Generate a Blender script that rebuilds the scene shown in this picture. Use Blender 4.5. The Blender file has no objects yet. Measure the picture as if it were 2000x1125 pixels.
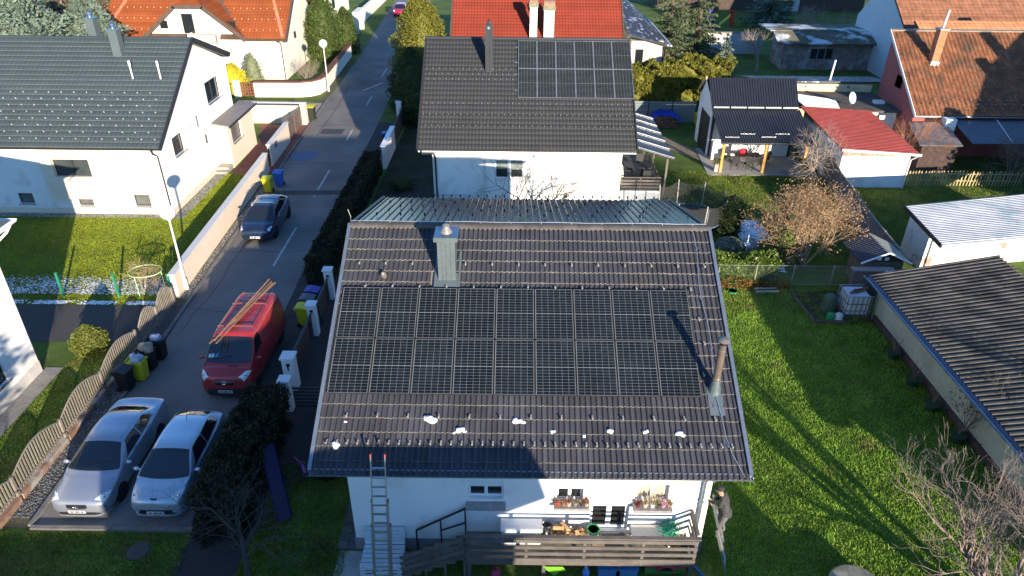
import bpy, bmesh, math, random
import numpy as np
from mathutils import Vector, Matrix

# ------------------------------------------------------------------ camera, sky, sun, exposure
scene = bpy.context.scene
col = scene.collection
cam_data = bpy.data.cameras.new('camera')
cam = bpy.data.objects.new('camera', cam_data)
col.objects.link(cam)
cam_data.sensor_width = 36.0
cam_data.lens = 36.0 * 1387.0 / 2000.0
cam_data.clip_start = 0.5
cam_data.clip_end = 1500.0
def cam_matrix(loc, yaw, pitch, roll):
    cy, sy, cp, sp = math.cos(yaw), math.sin(yaw), math.cos(pitch), math.sin(pitch)
    f = Vector((-sy * cp, cy * cp, sp)); r = Vector((cy, sy, 0)); u = r.cross(f)
    r2 = r * math.cos(roll) + u * math.sin(roll); u2 = -r * math.sin(roll) + u * math.cos(roll)
    m = Matrix((r2, u2, -f)).transposed().to_4x4(); m.translation = loc
    return m
cam.matrix_world = cam_matrix(Vector((-0.483, -14.164, 17.307)), math.radians(.14), math.radians(-30.44), math.radians(.54))
scene.camera = cam

SUN_AZ, SUN_EL = math.radians(24.0), math.radians(12.6)      # azimuth from -Y towards +X
sun_dir = Vector((math.sin(SUN_AZ) * math.cos(SUN_EL), -math.cos(SUN_AZ) * math.cos(SUN_EL), math.sin(SUN_EL)))
world = bpy.data.worlds.new('World'); scene.world = world; world.use_nodes = True
nt = world.node_tree; nt.nodes.clear()
sky = nt.nodes.new('ShaderNodeTexSky'); sky.sky_type = 'NISHITA'; sky.sun_disc = False
sky.sun_elevation = SUN_EL; sky.sun_rotation = math.atan2(sun_dir.x, sun_dir.y)
sky.air_density = 1.0; sky.dust_density = 0.0; sky.ozone_density = 5.5; sky.altitude = 150
bg = nt.nodes.new('ShaderNodeBackground'); bg.inputs[1].default_value = 0.15
wo = nt.nodes.new('ShaderNodeOutputWorld')
nt.links.new(sky.outputs[0], bg.inputs[0]); nt.links.new(bg.outputs[0], wo.inputs[0])
sun_data = bpy.data.lights.new('sun', 'SUN'); sun_data.energy = 5.0; sun_data.angle = math.radians(.53)
sun_data.color = (1.0, .86, .68)
sun = bpy.data.objects.new('sun', sun_data); col.objects.link(sun)
sun.location = (40, -60, 60); sun.rotation_euler = sun_dir.to_track_quat('Z', 'Y').to_euler()
vs = scene.view_settings
vs.view_transform = 'Standard'; vs.look = 'None'; vs.exposure = 1.18; vs.gamma = 1.0
vs.use_curve_mapping = False

# ------------------------------------------------------------------ materials
MATS = {}
def mat(name, c, rough=.75, metal=0.0, var=.18, scale=1.6, fine=.12, fscale=22.0, bump=0.0, bscale=60.0,
        spec=.4, island=0.0, orand=0.0, c2=None, c2scale=.6, c2lo=.5, c2hi=.62, coat=0.0, trans=0.0, alpha=1.0, bdist=.01):
    if name in MATS: return MATS[name]
    m = bpy.data.materials.new(name); m.use_nodes = True; MATS[name] = m
    t = m.node_tree; N = t.nodes; L = t.links
    b = N['Principled BSDF']
    b.inputs['Roughness'].default_value = rough; b.inputs['Metallic'].default_value = metal
    b.inputs['Specular IOR Level'].default_value = spec
    b.inputs['Coat Weight'].default_value = coat; b.inputs['Coat Roughness'].default_value = .05
    b.inputs['Alpha'].default_value = alpha
    if trans: b.inputs['Transmission Weight'].default_value = trans
    geo = N.new('ShaderNodeNewGeometry')
    def noise(sc, det=3.0):
        n = N.new('ShaderNodeTexNoise'); n.inputs['Scale'].default_value = sc; n.inputs['Detail'].default_value = det
        L.new(geo.outputs['Position'], n.inputs['Vector']); return n
    rgb = N.new('ShaderNodeRGB'); rgb.outputs[0].default_value = (*c, 1); cur = rgb.outputs[0]
    if c2 is not None:
        n = noise(c2scale, 5); mr = N.new('ShaderNodeMapRange'); mr.inputs[1].default_value = c2lo; mr.inputs[2].default_value = c2hi
        L.new(n.outputs[0], mr.inputs[0])
        mx = N.new('ShaderNodeMix'); mx.data_type = 'RGBA'; L.new(mr.outputs[0], mx.inputs[0]); L.new(cur, mx.inputs[6]); mx.inputs[7].default_value = (*c2, 1); cur = mx.outputs[2]
    facs = []
    for sc, am in ((scale, var), (fscale, fine)):
        if am > 0:
            n = noise(sc); mr = N.new('ShaderNodeMapRange'); mr.inputs[1].default_value = .28; mr.inputs[2].default_value = .72
            mr.inputs[3].default_value = 1 - am; mr.inputs[4].default_value = 1 + am; L.new(n.outputs[0], mr.inputs[0]); facs.append(mr.outputs[0])
    for am, out in ((island, geo.outputs['Random Per Island']), (orand, None)):
        if am > 0:
            if out is None: out = N.new('ShaderNodeObjectInfo').outputs['Random']
            mr = N.new('ShaderNodeMapRange'); mr.inputs[3].default_value = 1 - am; mr.inputs[4].default_value = 1 + am; L.new(out, mr.inputs[0]); facs.append(mr.outputs[0])
    for fo in facs:
        v = N.new('ShaderNodeVectorMath'); v.operation = 'SCALE'; L.new(cur, v.inputs[0]); L.new(fo, v.inputs['Scale']); cur = v.outputs[0]
    L.new(cur, b.inputs['Base Color'])
    if bump > 0:
        n = noise(bscale, 4); bp = N.new('ShaderNodeBump'); bp.inputs['Strength'].default_value = bump; bp.inputs['Distance'].default_value = bdist
        L.new(n.outputs[0], bp.inputs['Height']); L.new(bp.outputs[0], b.inputs['Normal'])
    return m
def leafmat(name, ca, cb, rough=.6, tr=.25, patch=.25, c3=None, c3s=.6, c3lo=.55, c3hi=.7):
    """foliage: each leaf its own mix of two leaf colours, larger patches lighter and darker, light passing through"""
    if name in MATS: return MATS[name]
    m = bpy.data.materials.new(name); m.use_nodes = True; MATS[name] = m
    t = m.node_tree; N = t.nodes; L = t.links; b = N['Principled BSDF']; out = N['Material Output']
    geo = N.new('ShaderNodeNewGeometry')
    mx = N.new('ShaderNodeMix'); mx.data_type = 'RGBA'; L.new(geo.outputs['Random Per Island'], mx.inputs[0])
    mx.inputs[6].default_value = (*ca, 1); mx.inputs[7].default_value = (*cb, 1)
    n = N.new('ShaderNodeTexNoise'); n.inputs['Scale'].default_value = .9; n.inputs['Detail'].default_value = 4; L.new(geo.outputs['Position'], n.inputs['Vector'])
    mr = N.new('ShaderNodeMapRange'); mr.inputs[1].default_value = .3; mr.inputs[2].default_value = .7; mr.inputs[3].default_value = 1 - patch; mr.inputs[4].default_value = 1 + patch
    L.new(n.outputs[0], mr.inputs[0])
    cur = mx.outputs[2]
    if c3:
        n3 = N.new('ShaderNodeTexNoise'); n3.inputs['Scale'].default_value = c3s; n3.inputs['Detail'].default_value = 5; L.new(geo.outputs['Position'], n3.inputs['Vector'])
        m3 = N.new('ShaderNodeMapRange'); m3.inputs[1].default_value = c3lo; m3.inputs[2].default_value = c3hi; m3.inputs[4].default_value = .85; L.new(n3.outputs[0], m3.inputs[0])
        x3 = N.new('ShaderNodeMix'); x3.data_type = 'RGBA'; L.new(m3.outputs[0], x3.inputs[0]); L.new(cur, x3.inputs[6]); x3.inputs[7].default_value = (*c3, 1); cur = x3.outputs[2]
    v = N.new('ShaderNodeVectorMath'); v.operation = 'SCALE'; L.new(cur, v.inputs[0]); L.new(mr.outputs[0], v.inputs['Scale'])
    L.new(v.outputs[0], b.inputs['Base Color']); b.inputs['Roughness'].default_value = rough; b.inputs['Specular IOR Level'].default_value = .3
    if tr > 0:
        tl = N.new('ShaderNodeBsdfTranslucent'); L.new(v.outputs[0], tl.inputs[0])
        ms = N.new('ShaderNodeMixShader'); ms.inputs[0].default_value = tr
        L.new(b.outputs[0], ms.inputs[1]); L.new(tl.outputs[0], ms.inputs[2]); L.new(ms.outputs[0], out.inputs[0])
    return m

# ------------------------------------------------------------------ mesh helpers
rng = np.random.default_rng(7)
R = random.Random(11)
V3 = lambda p: Vector(p)
class MB:
    def __init__(s): s.v = []; s.f = []
    def face(s, *p):
        i = len(s.v); s.v += [tuple(q) for q in p]; s.f.append(tuple(range(i, i + len(p)))); return s
    def box(s, x0, x1, y0, y1, z0, z1):
        i = len(s.v); s.v += [(x, y, z) for z in (z0, z1) for y in (y0, y1) for x in (x0, x1)]
        s.f += [tuple(i + k for k in q) for q in ((0, 2, 3, 1), (4, 5, 7, 6), (0, 1, 5, 4), (2, 6, 7, 3), (0, 4, 6, 2), (1, 3, 7, 5))]; return s
    def obox(s, c, ax, ay, az):
        """box with half-vectors ax, ay, az"""
        c, ax, ay, az = V3(c), V3(ax), V3(ay), V3(az); i = len(s.v)
        s.v += [tuple(c + ax * x + ay * y + az * z) for z in (-1, 1) for y in (-1, 1) for x in (-1, 1)]
        s.f += [tuple(i + k for k in q) for q in ((0, 2, 3, 1), (4, 5, 7, 6), (0, 1, 5, 4), (2, 6, 7, 3), (0, 4, 6, 2), (1, 3, 7, 5))]; return s
    def bar(s, p, q, w, h=None, up=(0, 0, 1)):
        p, q = V3(p), V3(q); d = (q - p); h = h or w; n = d.normalized(); sd = n.cross(V3(up))
        if sd.length < 1e-3: sd = n.cross(V3((1, 0, 0)))
        sd.normalize(); u2 = sd.cross(n)
        return s.obox((p + q) / 2, d / 2, sd * w / 2, u2 * h / 2)
    def ext(s, poly, vec):
        """extrude a planar polygon by vec"""
        n = len(poly); i = len(s.v); vec = V3(vec)
        s.v += [tuple(p) for p in poly] + [tuple(V3(p) + vec) for p in poly]
        s.f.append(tuple(i + k for k in range(n))[::-1]); s.f.append(tuple(i + n + k for k in range(n)))
        for k in range(n): s.f.append((i + k, i + (k + 1) % n, i + n + (k + 1) % n, i + n + k))
        return s
    def tube(s, pts, r, n=8, cap=True):
        pts = [V3(p) for p in pts]; m = len(pts)
        if not hasattr(r, '__len__'): r = [r] * m
        ref = V3((0, 0, 1)) if abs((pts[-1] - pts[0]).normalized().z) < .9 else V3((1, 0, 0))
        i0 = len(s.v)
        for k in range(m):
            d = (pts[min(k + 1, m - 1)] - pts[max(k - 1, 0)]).normalized(); a = d.cross(ref)
            if a.length < 1e-4: a = d.cross(V3((0, 1, 0)))
            a.normalize(); b = a.cross(d)
            for j in range(n):
                t = 2 * math.pi * j / n; s.v.append(tuple(pts[k] + (a * math.cos(t) + b * math.sin(t)) * r[k]))
        for k in range(m - 1):
            for j in range(n):
                a = i0 + k * n + j; b = i0 + k * n + (j + 1) % n; s.f.append((a, b, b + n, a + n))
        if cap: s.f.append(tuple(i0 + j for j in range(n))[::-1]); s.f.append(tuple(i0 + (m - 1) * n + j for j in range(n)))
        return s
    def lathe(s, c, prof, n=16, axis=(0, 0, 1)):
        """prof: list of (radius, height)"""
        return s.tube([V3(c) + V3(axis) * h for _, h in prof], [max(r, 1e-4) for r, _ in prof], n, True)
    def ball(s, c, rx, ry=None, rz=None, nu=12, nv=8, jit=0):
        ry = ry or rx; rz = rz or rx; i0 = len(s.v)
        for a in range(nv + 1):
            ph = math.pi * a / nv - math.pi / 2
            for b in range(nu):
                th = 2 * math.pi * b / nu; q = 1 + R.uniform(-jit, jit)
                s.v.append((c[0] + rx * q * math.cos(ph) * math.cos(th), c[1] + ry * q * math.cos(ph) * math.sin(th), c[2] + rz * q * math.sin(ph)))
        for a in range(nv):
            for b in range(nu):
                p = i0 + a * nu + b; q = i0 + a * nu + (b + 1) % nu; s.f.append((p, q, q + nu, p + nu))
        return s
    def grid(s, P):
        """P[i][j] points -> quads"""
        n, m = len(P), len(P[0]); i0 = len(s.v)
        for row in P: s.v += [tuple(p) for p in row]
        for i in range(n - 1):
            for j in range(m - 1):
                a = i0 + i * m + j; s.f.append((a, a + 1, a + m + 1, a + m))
        return s
def rawmesh(name, v, f):
    me = bpy.data.meshes.new(name); me.from_pydata(v, [], f); me.update(); return me
def fastmesh(name, verts, k):
    """numpy verts (n*k,3), faces of k consecutive vertices"""
    n = len(verts) // k; me = bpy.data.meshes.new(name)
    me.vertices.add(n * k); me.vertices.foreach_set('co', np.ascontiguousarray(verts, dtype=np.float32).ravel())
    me.loops.add(n * k); me.loops.foreach_set('vertex_index', np.arange(n * k, dtype=np.int32))
    me.polygons.add(n); me.polygons.foreach_set('loop_start', np.arange(0, n * k, k, dtype=np.int32))
    me.polygons.foreach_set('loop_total', np.full(n, k, dtype=np.int32)); me.update(calc_edges=True); return me
ORG = {}
def org(o): return ORG.get(o.name, V3((0, 0, 0))) if o else V3((0, 0, 0))
def tag(o, label=None, cat=None, group=None, kind=None):
    if label: o['label'] = label
    if cat: o['category'] = cat
    if group: o['group'] = group
    if kind: o['kind'] = kind
    return o
def thing(name, label, cat, loc=(0, 0, 0), rz=0.0, group=None, local=False):
    """an Empty at the base; with local=False its parts are given in world coordinates"""
    o = bpy.data.objects.new(name, None); col.objects.link(o); o.location = loc; o.rotation_euler = (0, 0, rz)
    o.empty_display_size = .3
    if not local: ORG[o.name] = V3(loc)
    return tag(o, label, cat, group)
def link(name, me, parent=None, loc=None, rot=None, sc=None):
    o = bpy.data.objects.new(name, me); col.objects.link(o)
    if parent is not None:
        o.parent = parent
        if parent.name in ORG: ORG[o.name] = ORG[parent.name]
    if loc is not None: o.location = V3(loc) - (org(parent) if parent is not None else V3((0, 0, 0)))
    if rot is not None: o.rotation_euler = rot
    if sc is not None: o.scale = sc
    return o
def part(name, mb, m, parent=None, smooth=False, bevel=0.0, kind=None, label=None, mesh=None):
    if mesh is None: mesh = rawmesh(name, mb.v, mb.f)
    if parent is not None and parent.name in ORG and ORG[parent.name].length > 0: mesh.transform(Matrix.Translation(-ORG[parent.name]))
    mesh.materials.clear(); mesh.materials.append(m)
    if smooth: mesh.polygons.foreach_set('use_smooth', [True] * len(mesh.polygons))
    o = link(name, mesh, parent)
    if bevel:
        b = o.modifiers.new('bevel', 'BEVEL'); b.width = bevel; b.segments = 1; b.limit_method = 'ANGLE'
    if kind: o['kind'] = kind
    if label: o['label'] = label
    return o
def recalc(me):
    bm = bmesh.new(); bm.from_mesh(me); bmesh.ops.recalc_face_normals(bm, faces=bm.faces); bm.to_mesh(me); bm.free(); return me
def shmesh(name, mb, m, smooth=False):
    me = rawmesh(name, mb.v, mb.f); me.materials.append(m)
    if smooth: me.polygons.foreach_set('use_smooth', [True] * len(me.polygons))
    return me
def copytree(o, parent=None, loc=None, rz=None):
    c = o.copy(); col.objects.link(c); c.parent = parent
    if loc is not None: c.location = loc
    if rz is not None: c.rotation_euler = (0, 0, rz)
    for ch in o.children: copytree(ch, c)
    return c
def struct(name, mb, m, mesh=None):
    return tag(part(name, mb, m, mesh=mesh), kind='structure')
def sheet(name, pts, z, m, kind='structure'):
    return struct(name, MB().face(*[(x, y, z) for x, y in pts]), m)
# ------------------------------------------------------------------ shared materials
white_r = mat('white_render', (.78, .78, .76), .9, var=.04, scale=.7, fine=.04, fscale=30, bump=.25, bscale=120, bdist=.004, c2=(.60, .59, .565), c2scale=.9, c2lo=.55, c2hi=.72)
cream_r = mat('cream_render', (.72, .60, .47), .9, var=.04, scale=.8, fine=.04, bump=.2, bscale=120, bdist=.004)
grey_pl = mat('grey_plinth', (.22, .21, .22), .9, var=.12, scale=1.5)
white_pl = mat('white_plastic', (.75, .76, .77), .35, var=.02, fine=.02)
glass_d = mat('window_glass', (.016, .019, .022), .04, spec=.8, var=.3, scale=.8, fine=0)
anthr = mat('anthracite_metal', (.035, .038, .043), .45, metal=.2, var=.08)
steel = mat('zinc_steel', (.32, .36, .40), .38, metal=.75, var=.12, scale=2.5)
alu = mat('aluminium', (.62, .63, .65), .32, metal=.9, var=.05)
blackp = mat('black_plastic', (.012, .012, .013), .5, var=.1)
tile_main = mat('brown_concrete_tile', (.050, .051, .060), .75, spec=.25, var=.22, scale=.9, fine=.2, fscale=30, island=.14, orand=.14, bump=.25, bscale=90, c2=(.058, .054, .052), c2scale=.55, c2lo=.58, c2hi=.8)
tile_edge = mat('worn_tile_edge', (.18, .17, .15), .85, var=.45, scale=5, fine=.4, fscale=30)
asphalt = mat('asphalt', (.185, .171, .155), .9, var=.2, scale=.35, fine=.2, fscale=60, bump=.25, bscale=160, bdist=.006, c2=(.135, .127, .12), c2scale=.25, c2lo=.5, c2hi=.66)
lawn_m = mat('lawn_ground', (.075, .125, .012), .95, var=.32, scale=.5, fine=.35, fscale=9, c2=(.12, .11, .035), c2scale=.9, c2lo=.6, c2hi=.8, bump=.6, bscale=30, bdist=.04)
concrete = mat('concrete', (.33, .31, .28), .9, var=.15, scale=.9, fine=.12, c2=(.22, .21, .19), c2scale=.7, c2lo=.52, c2hi=.7)
soil = mat('dark_soil', (.05, .038, .025), 1.0, var=.3, scale=2, fine=.4, fscale=18, bump=.8, bscale=30, bdist=.04)
wood_dk = mat('grey_stained_wood', (.11, .095, .085), .7, var=.2, scale=3, fine=.2, fscale=30, orand=.15)
wood_lt = mat('larch_wood', (.62, .29, .06), .6, var=.15, scale=3, fine=.15, orand=.1)
snow_m = mat('snow', (.86, .88, .92), .8, var=.06, scale=4, bump=.4, bscale=20, bdist=.03)
red_met = mat('red_sheet', (.25, .042, .034), .6, spec=.2, var=.15, scale=1)

# ------------------------------------------------------------------ building helpers
def mapper(side, c):
    """outer wall plane -> world; d is depth inwards"""
    return {'S': lambda a, d, z: (a, c + d, z), 'N': lambda a, d, z: (a, c - d, z), 'E': lambda a, d, z: (c - d, a, z), 'W': lambda a, d, z: (c + d, a, z)}[side]
def wall(mb, side, c, a0, a1, z0, z1, holes=(), dep=.16):
    P = mapper(side, c)
    As = sorted({a0, a1, *[h[0] for h in holes], *[h[1] for h in holes]}); Zs = sorted({z0, z1, *[h[2] for h in holes], *[h[3] for h in holes]})
    flip = side in 'NE'
    for i in range(len(As) - 1):
        for j in range(len(Zs) - 1):
            ca, cz = (As[i] + As[i + 1]) / 2, (Zs[j] + Zs[j + 1]) / 2
            if any(h[0] < ca < h[1] and h[2] < cz < h[3] for h in holes): continue
            q = [P(As[i], 0, Zs[j]), P(As[i + 1], 0, Zs[j]), P(As[i + 1], 0, Zs[j + 1]), P(As[i], 0, Zs[j + 1])]
            mb.face(*(q[::-1] if side in 'NW' else q))
    for h in holes:
        b0, b1, y0, y1 = h[:4]
        for q in ([(b0, y0), (b1, y0)], [(b1, y0), (b1, y1)], [(b1, y1), (b0, y1)], [(b0, y1), (b0, y0)]):
            (p, r), (s, t) = q
            mb.face(P(p, 0, r), P(p, dep, r), P(s, dep, t), P(s, 0, t))
    return mb
def bx(P, mb, a0, a1, d0, d1, z0, z1):
    p, q = P(a0, d0, z0), P(a1, d1, z1)
    return mb.box(min(p[0], q[0]), max(p[0], q[0]), min(p[1], q[1]), max(p[1], q[1]), z0, z1)
def window(parent, side, c, a0, a1, z0, z1, fm, n=2, dep=.10, fw=.055, sill=None, gm=None, shutter=0.0, blind=None, bheight=.5, name='window'):
    """frame with n sashes and panes, sill; set back in its opening"""
    P = mapper(side, c); mb = MB()
    for q in ((a0, a1, z0, z0 + fw), (a0, a1, z1 - fw, z1), (a0, a0 + fw, z0 + fw, z1 - fw), (a1 - fw, a1, z0 + fw, z1 - fw)): bx(P, mb, q[0], q[1], dep, dep + .07, q[2], q[3])
    w = (a1 - a0 - 2 * fw) / n
    for k in range(1, n): bx(P, mb, a0 + fw + k * w - fw * .8, a0 + fw + k * w + fw * .8, dep - .005, dep + .07, z0 + fw, z1 - fw)
    f = part(name, mb, fm, parent, bevel=.006)
    for k in range(n):
        b0 = a0 + fw + k * w + (fw * .8 if k else 0); b1 = a0 + fw + (k + 1) * w - (fw * .8 if k < n - 1 else 0)
        g = MB(); bx(P, g, b0, b1, dep + .03, dep + .045, z0 + fw, z1 - fw); part('pane', g, gm or glass_d, f)
        if blind is not None:
            g = MB(); bx(P, g, b0 + .01, b1 - .01, dep + .022, dep + .028, z1 - fw - (z1 - z0) * bheight, z1 - fw); part('blind', g, blind, f)
    if shutter:
        g = MB(); bx(P, g, a0, a1, dep - .06, dep + .06, z1, z1 + shutter); part('shutter_box', g, fm, f)
    if sill is not None:
        g = MB(); bx(P, g, a0 - .06, a1 + .06, -.09, dep + .02, z0 - .05, z0 - .003); part('sill', g, sill, f)
    return f
def gable_walls(mb, x0, x1, prof):
    """side walls at x0 (faces -X) and x1 (faces +X) with the outline prof [(y,z)...]"""
    mb.face(*[(x0, y, z) for y, z in prof][::-1]); mb.face(*[(x1, y, z) for y, z in prof]); return mb
def slab(mb, poly, th):
    poly = [V3(p) for p in poly]; n = (poly[1] - poly[0]).cross(poly[2] - poly[0]).normalized()
    if n.z < 0: poly = poly[::-1]; n = -n
    return mb.ext([p - n * th for p in poly], n * th)
PROF_ROLL = [(0, 0), (.06, .0), (.10, .030), (.20, .044), (.30, .030), (.34, .0), (.56, .0), (.60, .030), (.70, .044), (.80, .030), (.84, .0), (1.0, 0)]
PROF_WAVE = [(0, 0), (.2, .012), (.5, .045), (.8, .012), (1, 0)]
PROF_PAN = [(0, .035), (.12, .045), (.28, .01), (.62, 0), (.85, .012), (1, .035)]
def tile_verts(O, U, D, n, du, dv, prof, lift=.03, lap=.03, hs=1.0):
    """quads (as flat vertex list of 4s) of one tile whose upper left corner is O"""
    out = []; K = len(prof); O, U, D, n = map(np.array, (O, U, D, n))
    top = [O + U * (p[0] * du) + n * (p[1] * hs) for p in prof]
    bot = [O + U * (p[0] * du) + D * (dv + lap) + n * (p[1] * hs + lift) for p in prof]
    low = [O + U * (p[0] * du) + D * (dv + lap) + n * (p[1] * hs * .3 - .01) for p in prof]
    for k in range(K - 1): out += [top[k], bot[k], bot[k + 1], top[k + 1], bot[k], low[k], low[k + 1], bot[k + 1]]
    return out
def tile_field(name, O, U, D, nu, nv, du, dv, m, parent, prof=PROF_WAVE, inside=None, lift=.03, hs=1.0, lap=.03, kind='stuff', jit=.0, edge=None):
    """roof covering with every tile its own relief, joined"""
    U = np.array(V3(U).normalized()); D = np.array(V3(D).normalized()); n = np.cross(U, D); n = n if n[2] > 0 else -n
    base = np.array(tile_verts((0, 0, 0), U, D, n, du, dv, prof, lift, lap, hs)); blocks = []
    for j in range(nv):
        for i in range(nu):
            if inside and not inside((i + .5) * du, (j + .5) * dv): continue
            b = base + np.array(O) + U * (i * du) + D * (j * dv)
            if jit: b = b + n * R.uniform(-jit, jit) + D * R.uniform(-jit, jit)
            blocks.append(b)
    me = fastmesh(name, np.concatenate(blocks), 4)
    bm = bmesh.new(); bm.from_mesh(me); bmesh.ops.remove_doubles(bm, verts=bm.verts, dist=1e-4) if not jit else None; bm.to_mesh(me); bm.free()
    o = part(name, None, m, parent, mesh=me, kind=kind)
    if edge: me.materials.append(edge); me.polygons.foreach_set('material_index', np.arange(len(me.polygons), dtype=np.int32) % 2)
    return o
def pipe(name, pts, r, m, parent, n=8): return part(name, MB().tube(pts, r, n), m, parent, smooth=False)
def gutter(name, p, q, r, m, parent):
    """half-round gutter from p to q (horizontal)"""
    p, q = V3(p), V3(q); d = (q - p).normalized(); s = V3((0, 0, 1)).cross(d); mb = MB(); pts = []
    for k in range(9):
        t = math.pi * k / 8; pts.append((math.cos(t), -math.sin(t)))
    rows = [[p + s * (c * rr) + V3((0, 0, z * rr)) + (d * (q - p).length if e else V3((0, 0, 0))) for c, z in pts] for e in (0, 1) for rr in (r, r - .012)]
    mb.grid([rows[0], rows[2]]); mb.grid([rows[1], rows[3]]); mb.face(*rows[0], ); mb.face(*rows[2])
    for e in (0, -1): mb.face(rows[0][e], rows[1][e], rows[3][e], rows[2][e])
    return part(name, mb, m, parent)

# ------------------------------------------------------------------ setting: ground, street
struct('ground', MB().grid([[(x, y, 0) for x in (-300, -60, -20, 20, 60, 300)] for y in (-300, -40, 0, 40, 120, 500)]), lawn_m)
road_l = [(.65, -15.0), (7, -15.15), (20, -15.65), (33, -16.2), (48, -16.8), (63, -17.2), (83, -18.2), (140, -21)]
road_r = [(140, -15.2), (83, -12.6), (41, -11.3), (27, -11.15), (17, -11.0), (10, -10.75), (.65, -10.2)]
road = sheet('road', [(x, y) for y, x in road_l] + [(x, y) for y, x in road_r], .008, asphalt)
dark_asph = mat('patched_asphalt', (.07, .068, .068), .92, var=.2, scale=.8, fine=.2, fscale=60)
sheet('road_repair_strip', [(-15.7, 26.2), (-11.2, 26.4), (-11.2, 27.1), (-15.75, 26.9)], .013, dark_asph)
paint = mat('worn_road_paint', (.42, .42, .41), .85, var=.3, scale=5, fine=.3, fscale=40)
for k, (y0, y1, x) in enumerate(((17.2, 21.7, -12.62), (26.0, 26.19, -12.72), (27.15, 30.5, -12.78), (36.5, 39, -12.95), (45.5, 48.5, -13.15), (55.2, 58.9, -13.45))):
    sheet('road_marking', [(x - .06, y0), (x + .06, y0), (x + .02, y1), (x - .1, y1)], .014, paint)
sheet('road_marking', [(-14.4, 50.4), (-14.25, 50.2), (-12.9, 53.0), (-13.0, 53.2)], .014, paint)
crk = mat('crack_tar', (.03, .03, .03), .8)
for k, (pts, w) in enumerate(((((-15.2, 18.6), (-13.9, 18.9), (-12.8, 18.7), (-11.2, 19.0)), .035), (((-15.8, 31.6), (-14.2, 31.9), (-12.9, 31.7), (-11.3, 31.9)), .045), (((-15.3, 13.2), (-13.8, 12.9), (-12.4, 13.1)), .03), (((-14.9, 11.0), (-14.7, 15.0), (-14.9, 20.0)), .03), (((-16.1, 39.9), (-14.3, 40.3), (-12.2, 40.0)), .06), (((-15.4, 37.5), (-15.5, 46), (-15.9, 52)), .05), (((-16.0, 55.0), (-14.6, 56.2), (-13.8, 55.6), (-12.6, 56.4)), .08), (((-16.2, 58.0), (-15.0, 57.0), (-14.2, 59.0)), .08))):
    mb = MB()
    for (x0, y0), (x1, y1) in zip(pts, pts[1:]):
        for q in range(5):
            a, b = V3((x0 + (x1 - x0) * q / 5, y0 + (y1 - y0) * q / 5, .0125)), V3((x0 + (x1 - x0) * (q + 1) / 5, y0 + (y1 - y0) * (q + 1) / 5, .0125)); j = .06 * math.sin(q * 2.1 + k); n_ = V3((-(b - a).y, (b - a).x, 0)).normalized(); c0_, c1_ = n_ * (j if q else 0), n_ * (.06 * math.sin((q + 1) * 2.1 + k) if q < 4 else 0)
            mb.face(a + c0_ - n_ * w / 2, b + c1_ - n_ * w / 2, b + c1_ + n_ * w / 2, a + c0_ + n_ * w / 2)
    struct('road_crack', mb, crk)
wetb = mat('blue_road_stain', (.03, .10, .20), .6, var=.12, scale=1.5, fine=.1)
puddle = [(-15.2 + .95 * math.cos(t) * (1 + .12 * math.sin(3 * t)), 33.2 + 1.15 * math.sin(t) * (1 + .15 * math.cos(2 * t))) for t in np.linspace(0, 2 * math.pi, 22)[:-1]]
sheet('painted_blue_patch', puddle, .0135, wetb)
mh = mat('cast_iron', (.05, .05, .052), .6, var=.15, scale=9)
o = thing('drain_grate', 'square iron drain cover set in the street asphalt', 'drain cover', (-14.4, 38.6, .012))
part('cover', MB().box(-15.3, -13.6, 37.9, 39.2, .013, .02), mat('drain_frame', (.06, .06, .062), .8, var=.2), o)
for k in range(6): part('bar', MB().box(-15.2 + k * .27, -15.05 + k * .27, 38.0, 39.1, .02, .032), mh, o)
kerb_m = mat('kerb_concrete', (.16, .152, .14), .9, var=.25, scale=2, fine=.15, orand=.12)
def kerb(name, pts, w=.14, h=.12, seg=1.0):
    s = bpy.data.objects.new(name, None); col.objects.link(s); s['kind'] = 'structure'
    for (x0, y0), (x1, y1) in zip(pts, pts[1:]):
        L = math.hypot(x1 - x0, y1 - y0); n = max(1, int(L / seg))
        for k in range(n):
            a = V3((x0 + (x1 - x0) * k / n, y0 + (y1 - y0) * k / n, h / 2 - .02)); b = V3((x0 + (x1 - x0) * (k + 1) / n, y0 + (y1 - y0) * (k + 1) / n, h / 2 - .02))
            d = (b - a) * .006; part('kerb_stone', MB().bar(a + d, b - d, w, h + R.uniform(-.008, .008)), kerb_m, s)
    return s
kerb('kerb', [(x - .07, y) for y, x in road_l if y < 60], h=.11)
kerb('end_kerb', [(-15.0, .58), (-10.1, .58)], h=.12)
verge = mat('trodden_verge', (.085, .078, .05), 1, var=.3, scale=1.2, fine=.35, fscale=14, bump=.6, bscale=40, bdist=.03)
sheet('verge', [(-16.0, .6), (-15.1, .6), (-15.75, 20), (-16.3, 33), (-16.95, 48), (-17.3, 62), (-18.0, 62), (-17.5, 50), (-17.2, 41), (-16.9, 30.5), (-16.1, 14)], .006, verge)
sheet('brick_pavement', [(-16.65, 30.2), (-16.05, 28), (-16.15, 33), (-16.5, 41), (-17.1, 41)], .012, mat('red_paving', (.2, .085, .065), .9, var=.3, scale=4, fine=.3, fscale=12))
dr_m = mat('driveway_asphalt', (.062, .06, .058), .92, var=.15, scale=.6, fine=.15, fscale=50)
sheet('driveway', [(-30, 10.4), (-16.15, 10.4), (-15.2, 10.2), (-15.4, 13.4), (-16.15, 13.3), (-30, 13.3)], .01, dr_m)
sheet('right_shoulder', [(-10.2, .65), (-10.75, 10), (-11.0, 17), (-11.15, 27), (-11.3, 41), (-9.3, 41), (-9.3, 30), (-9.3, .65)], .006, mat('shoulder_soil', (.05, .047, .045), .95, var=.25, scale=1.5))
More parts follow.
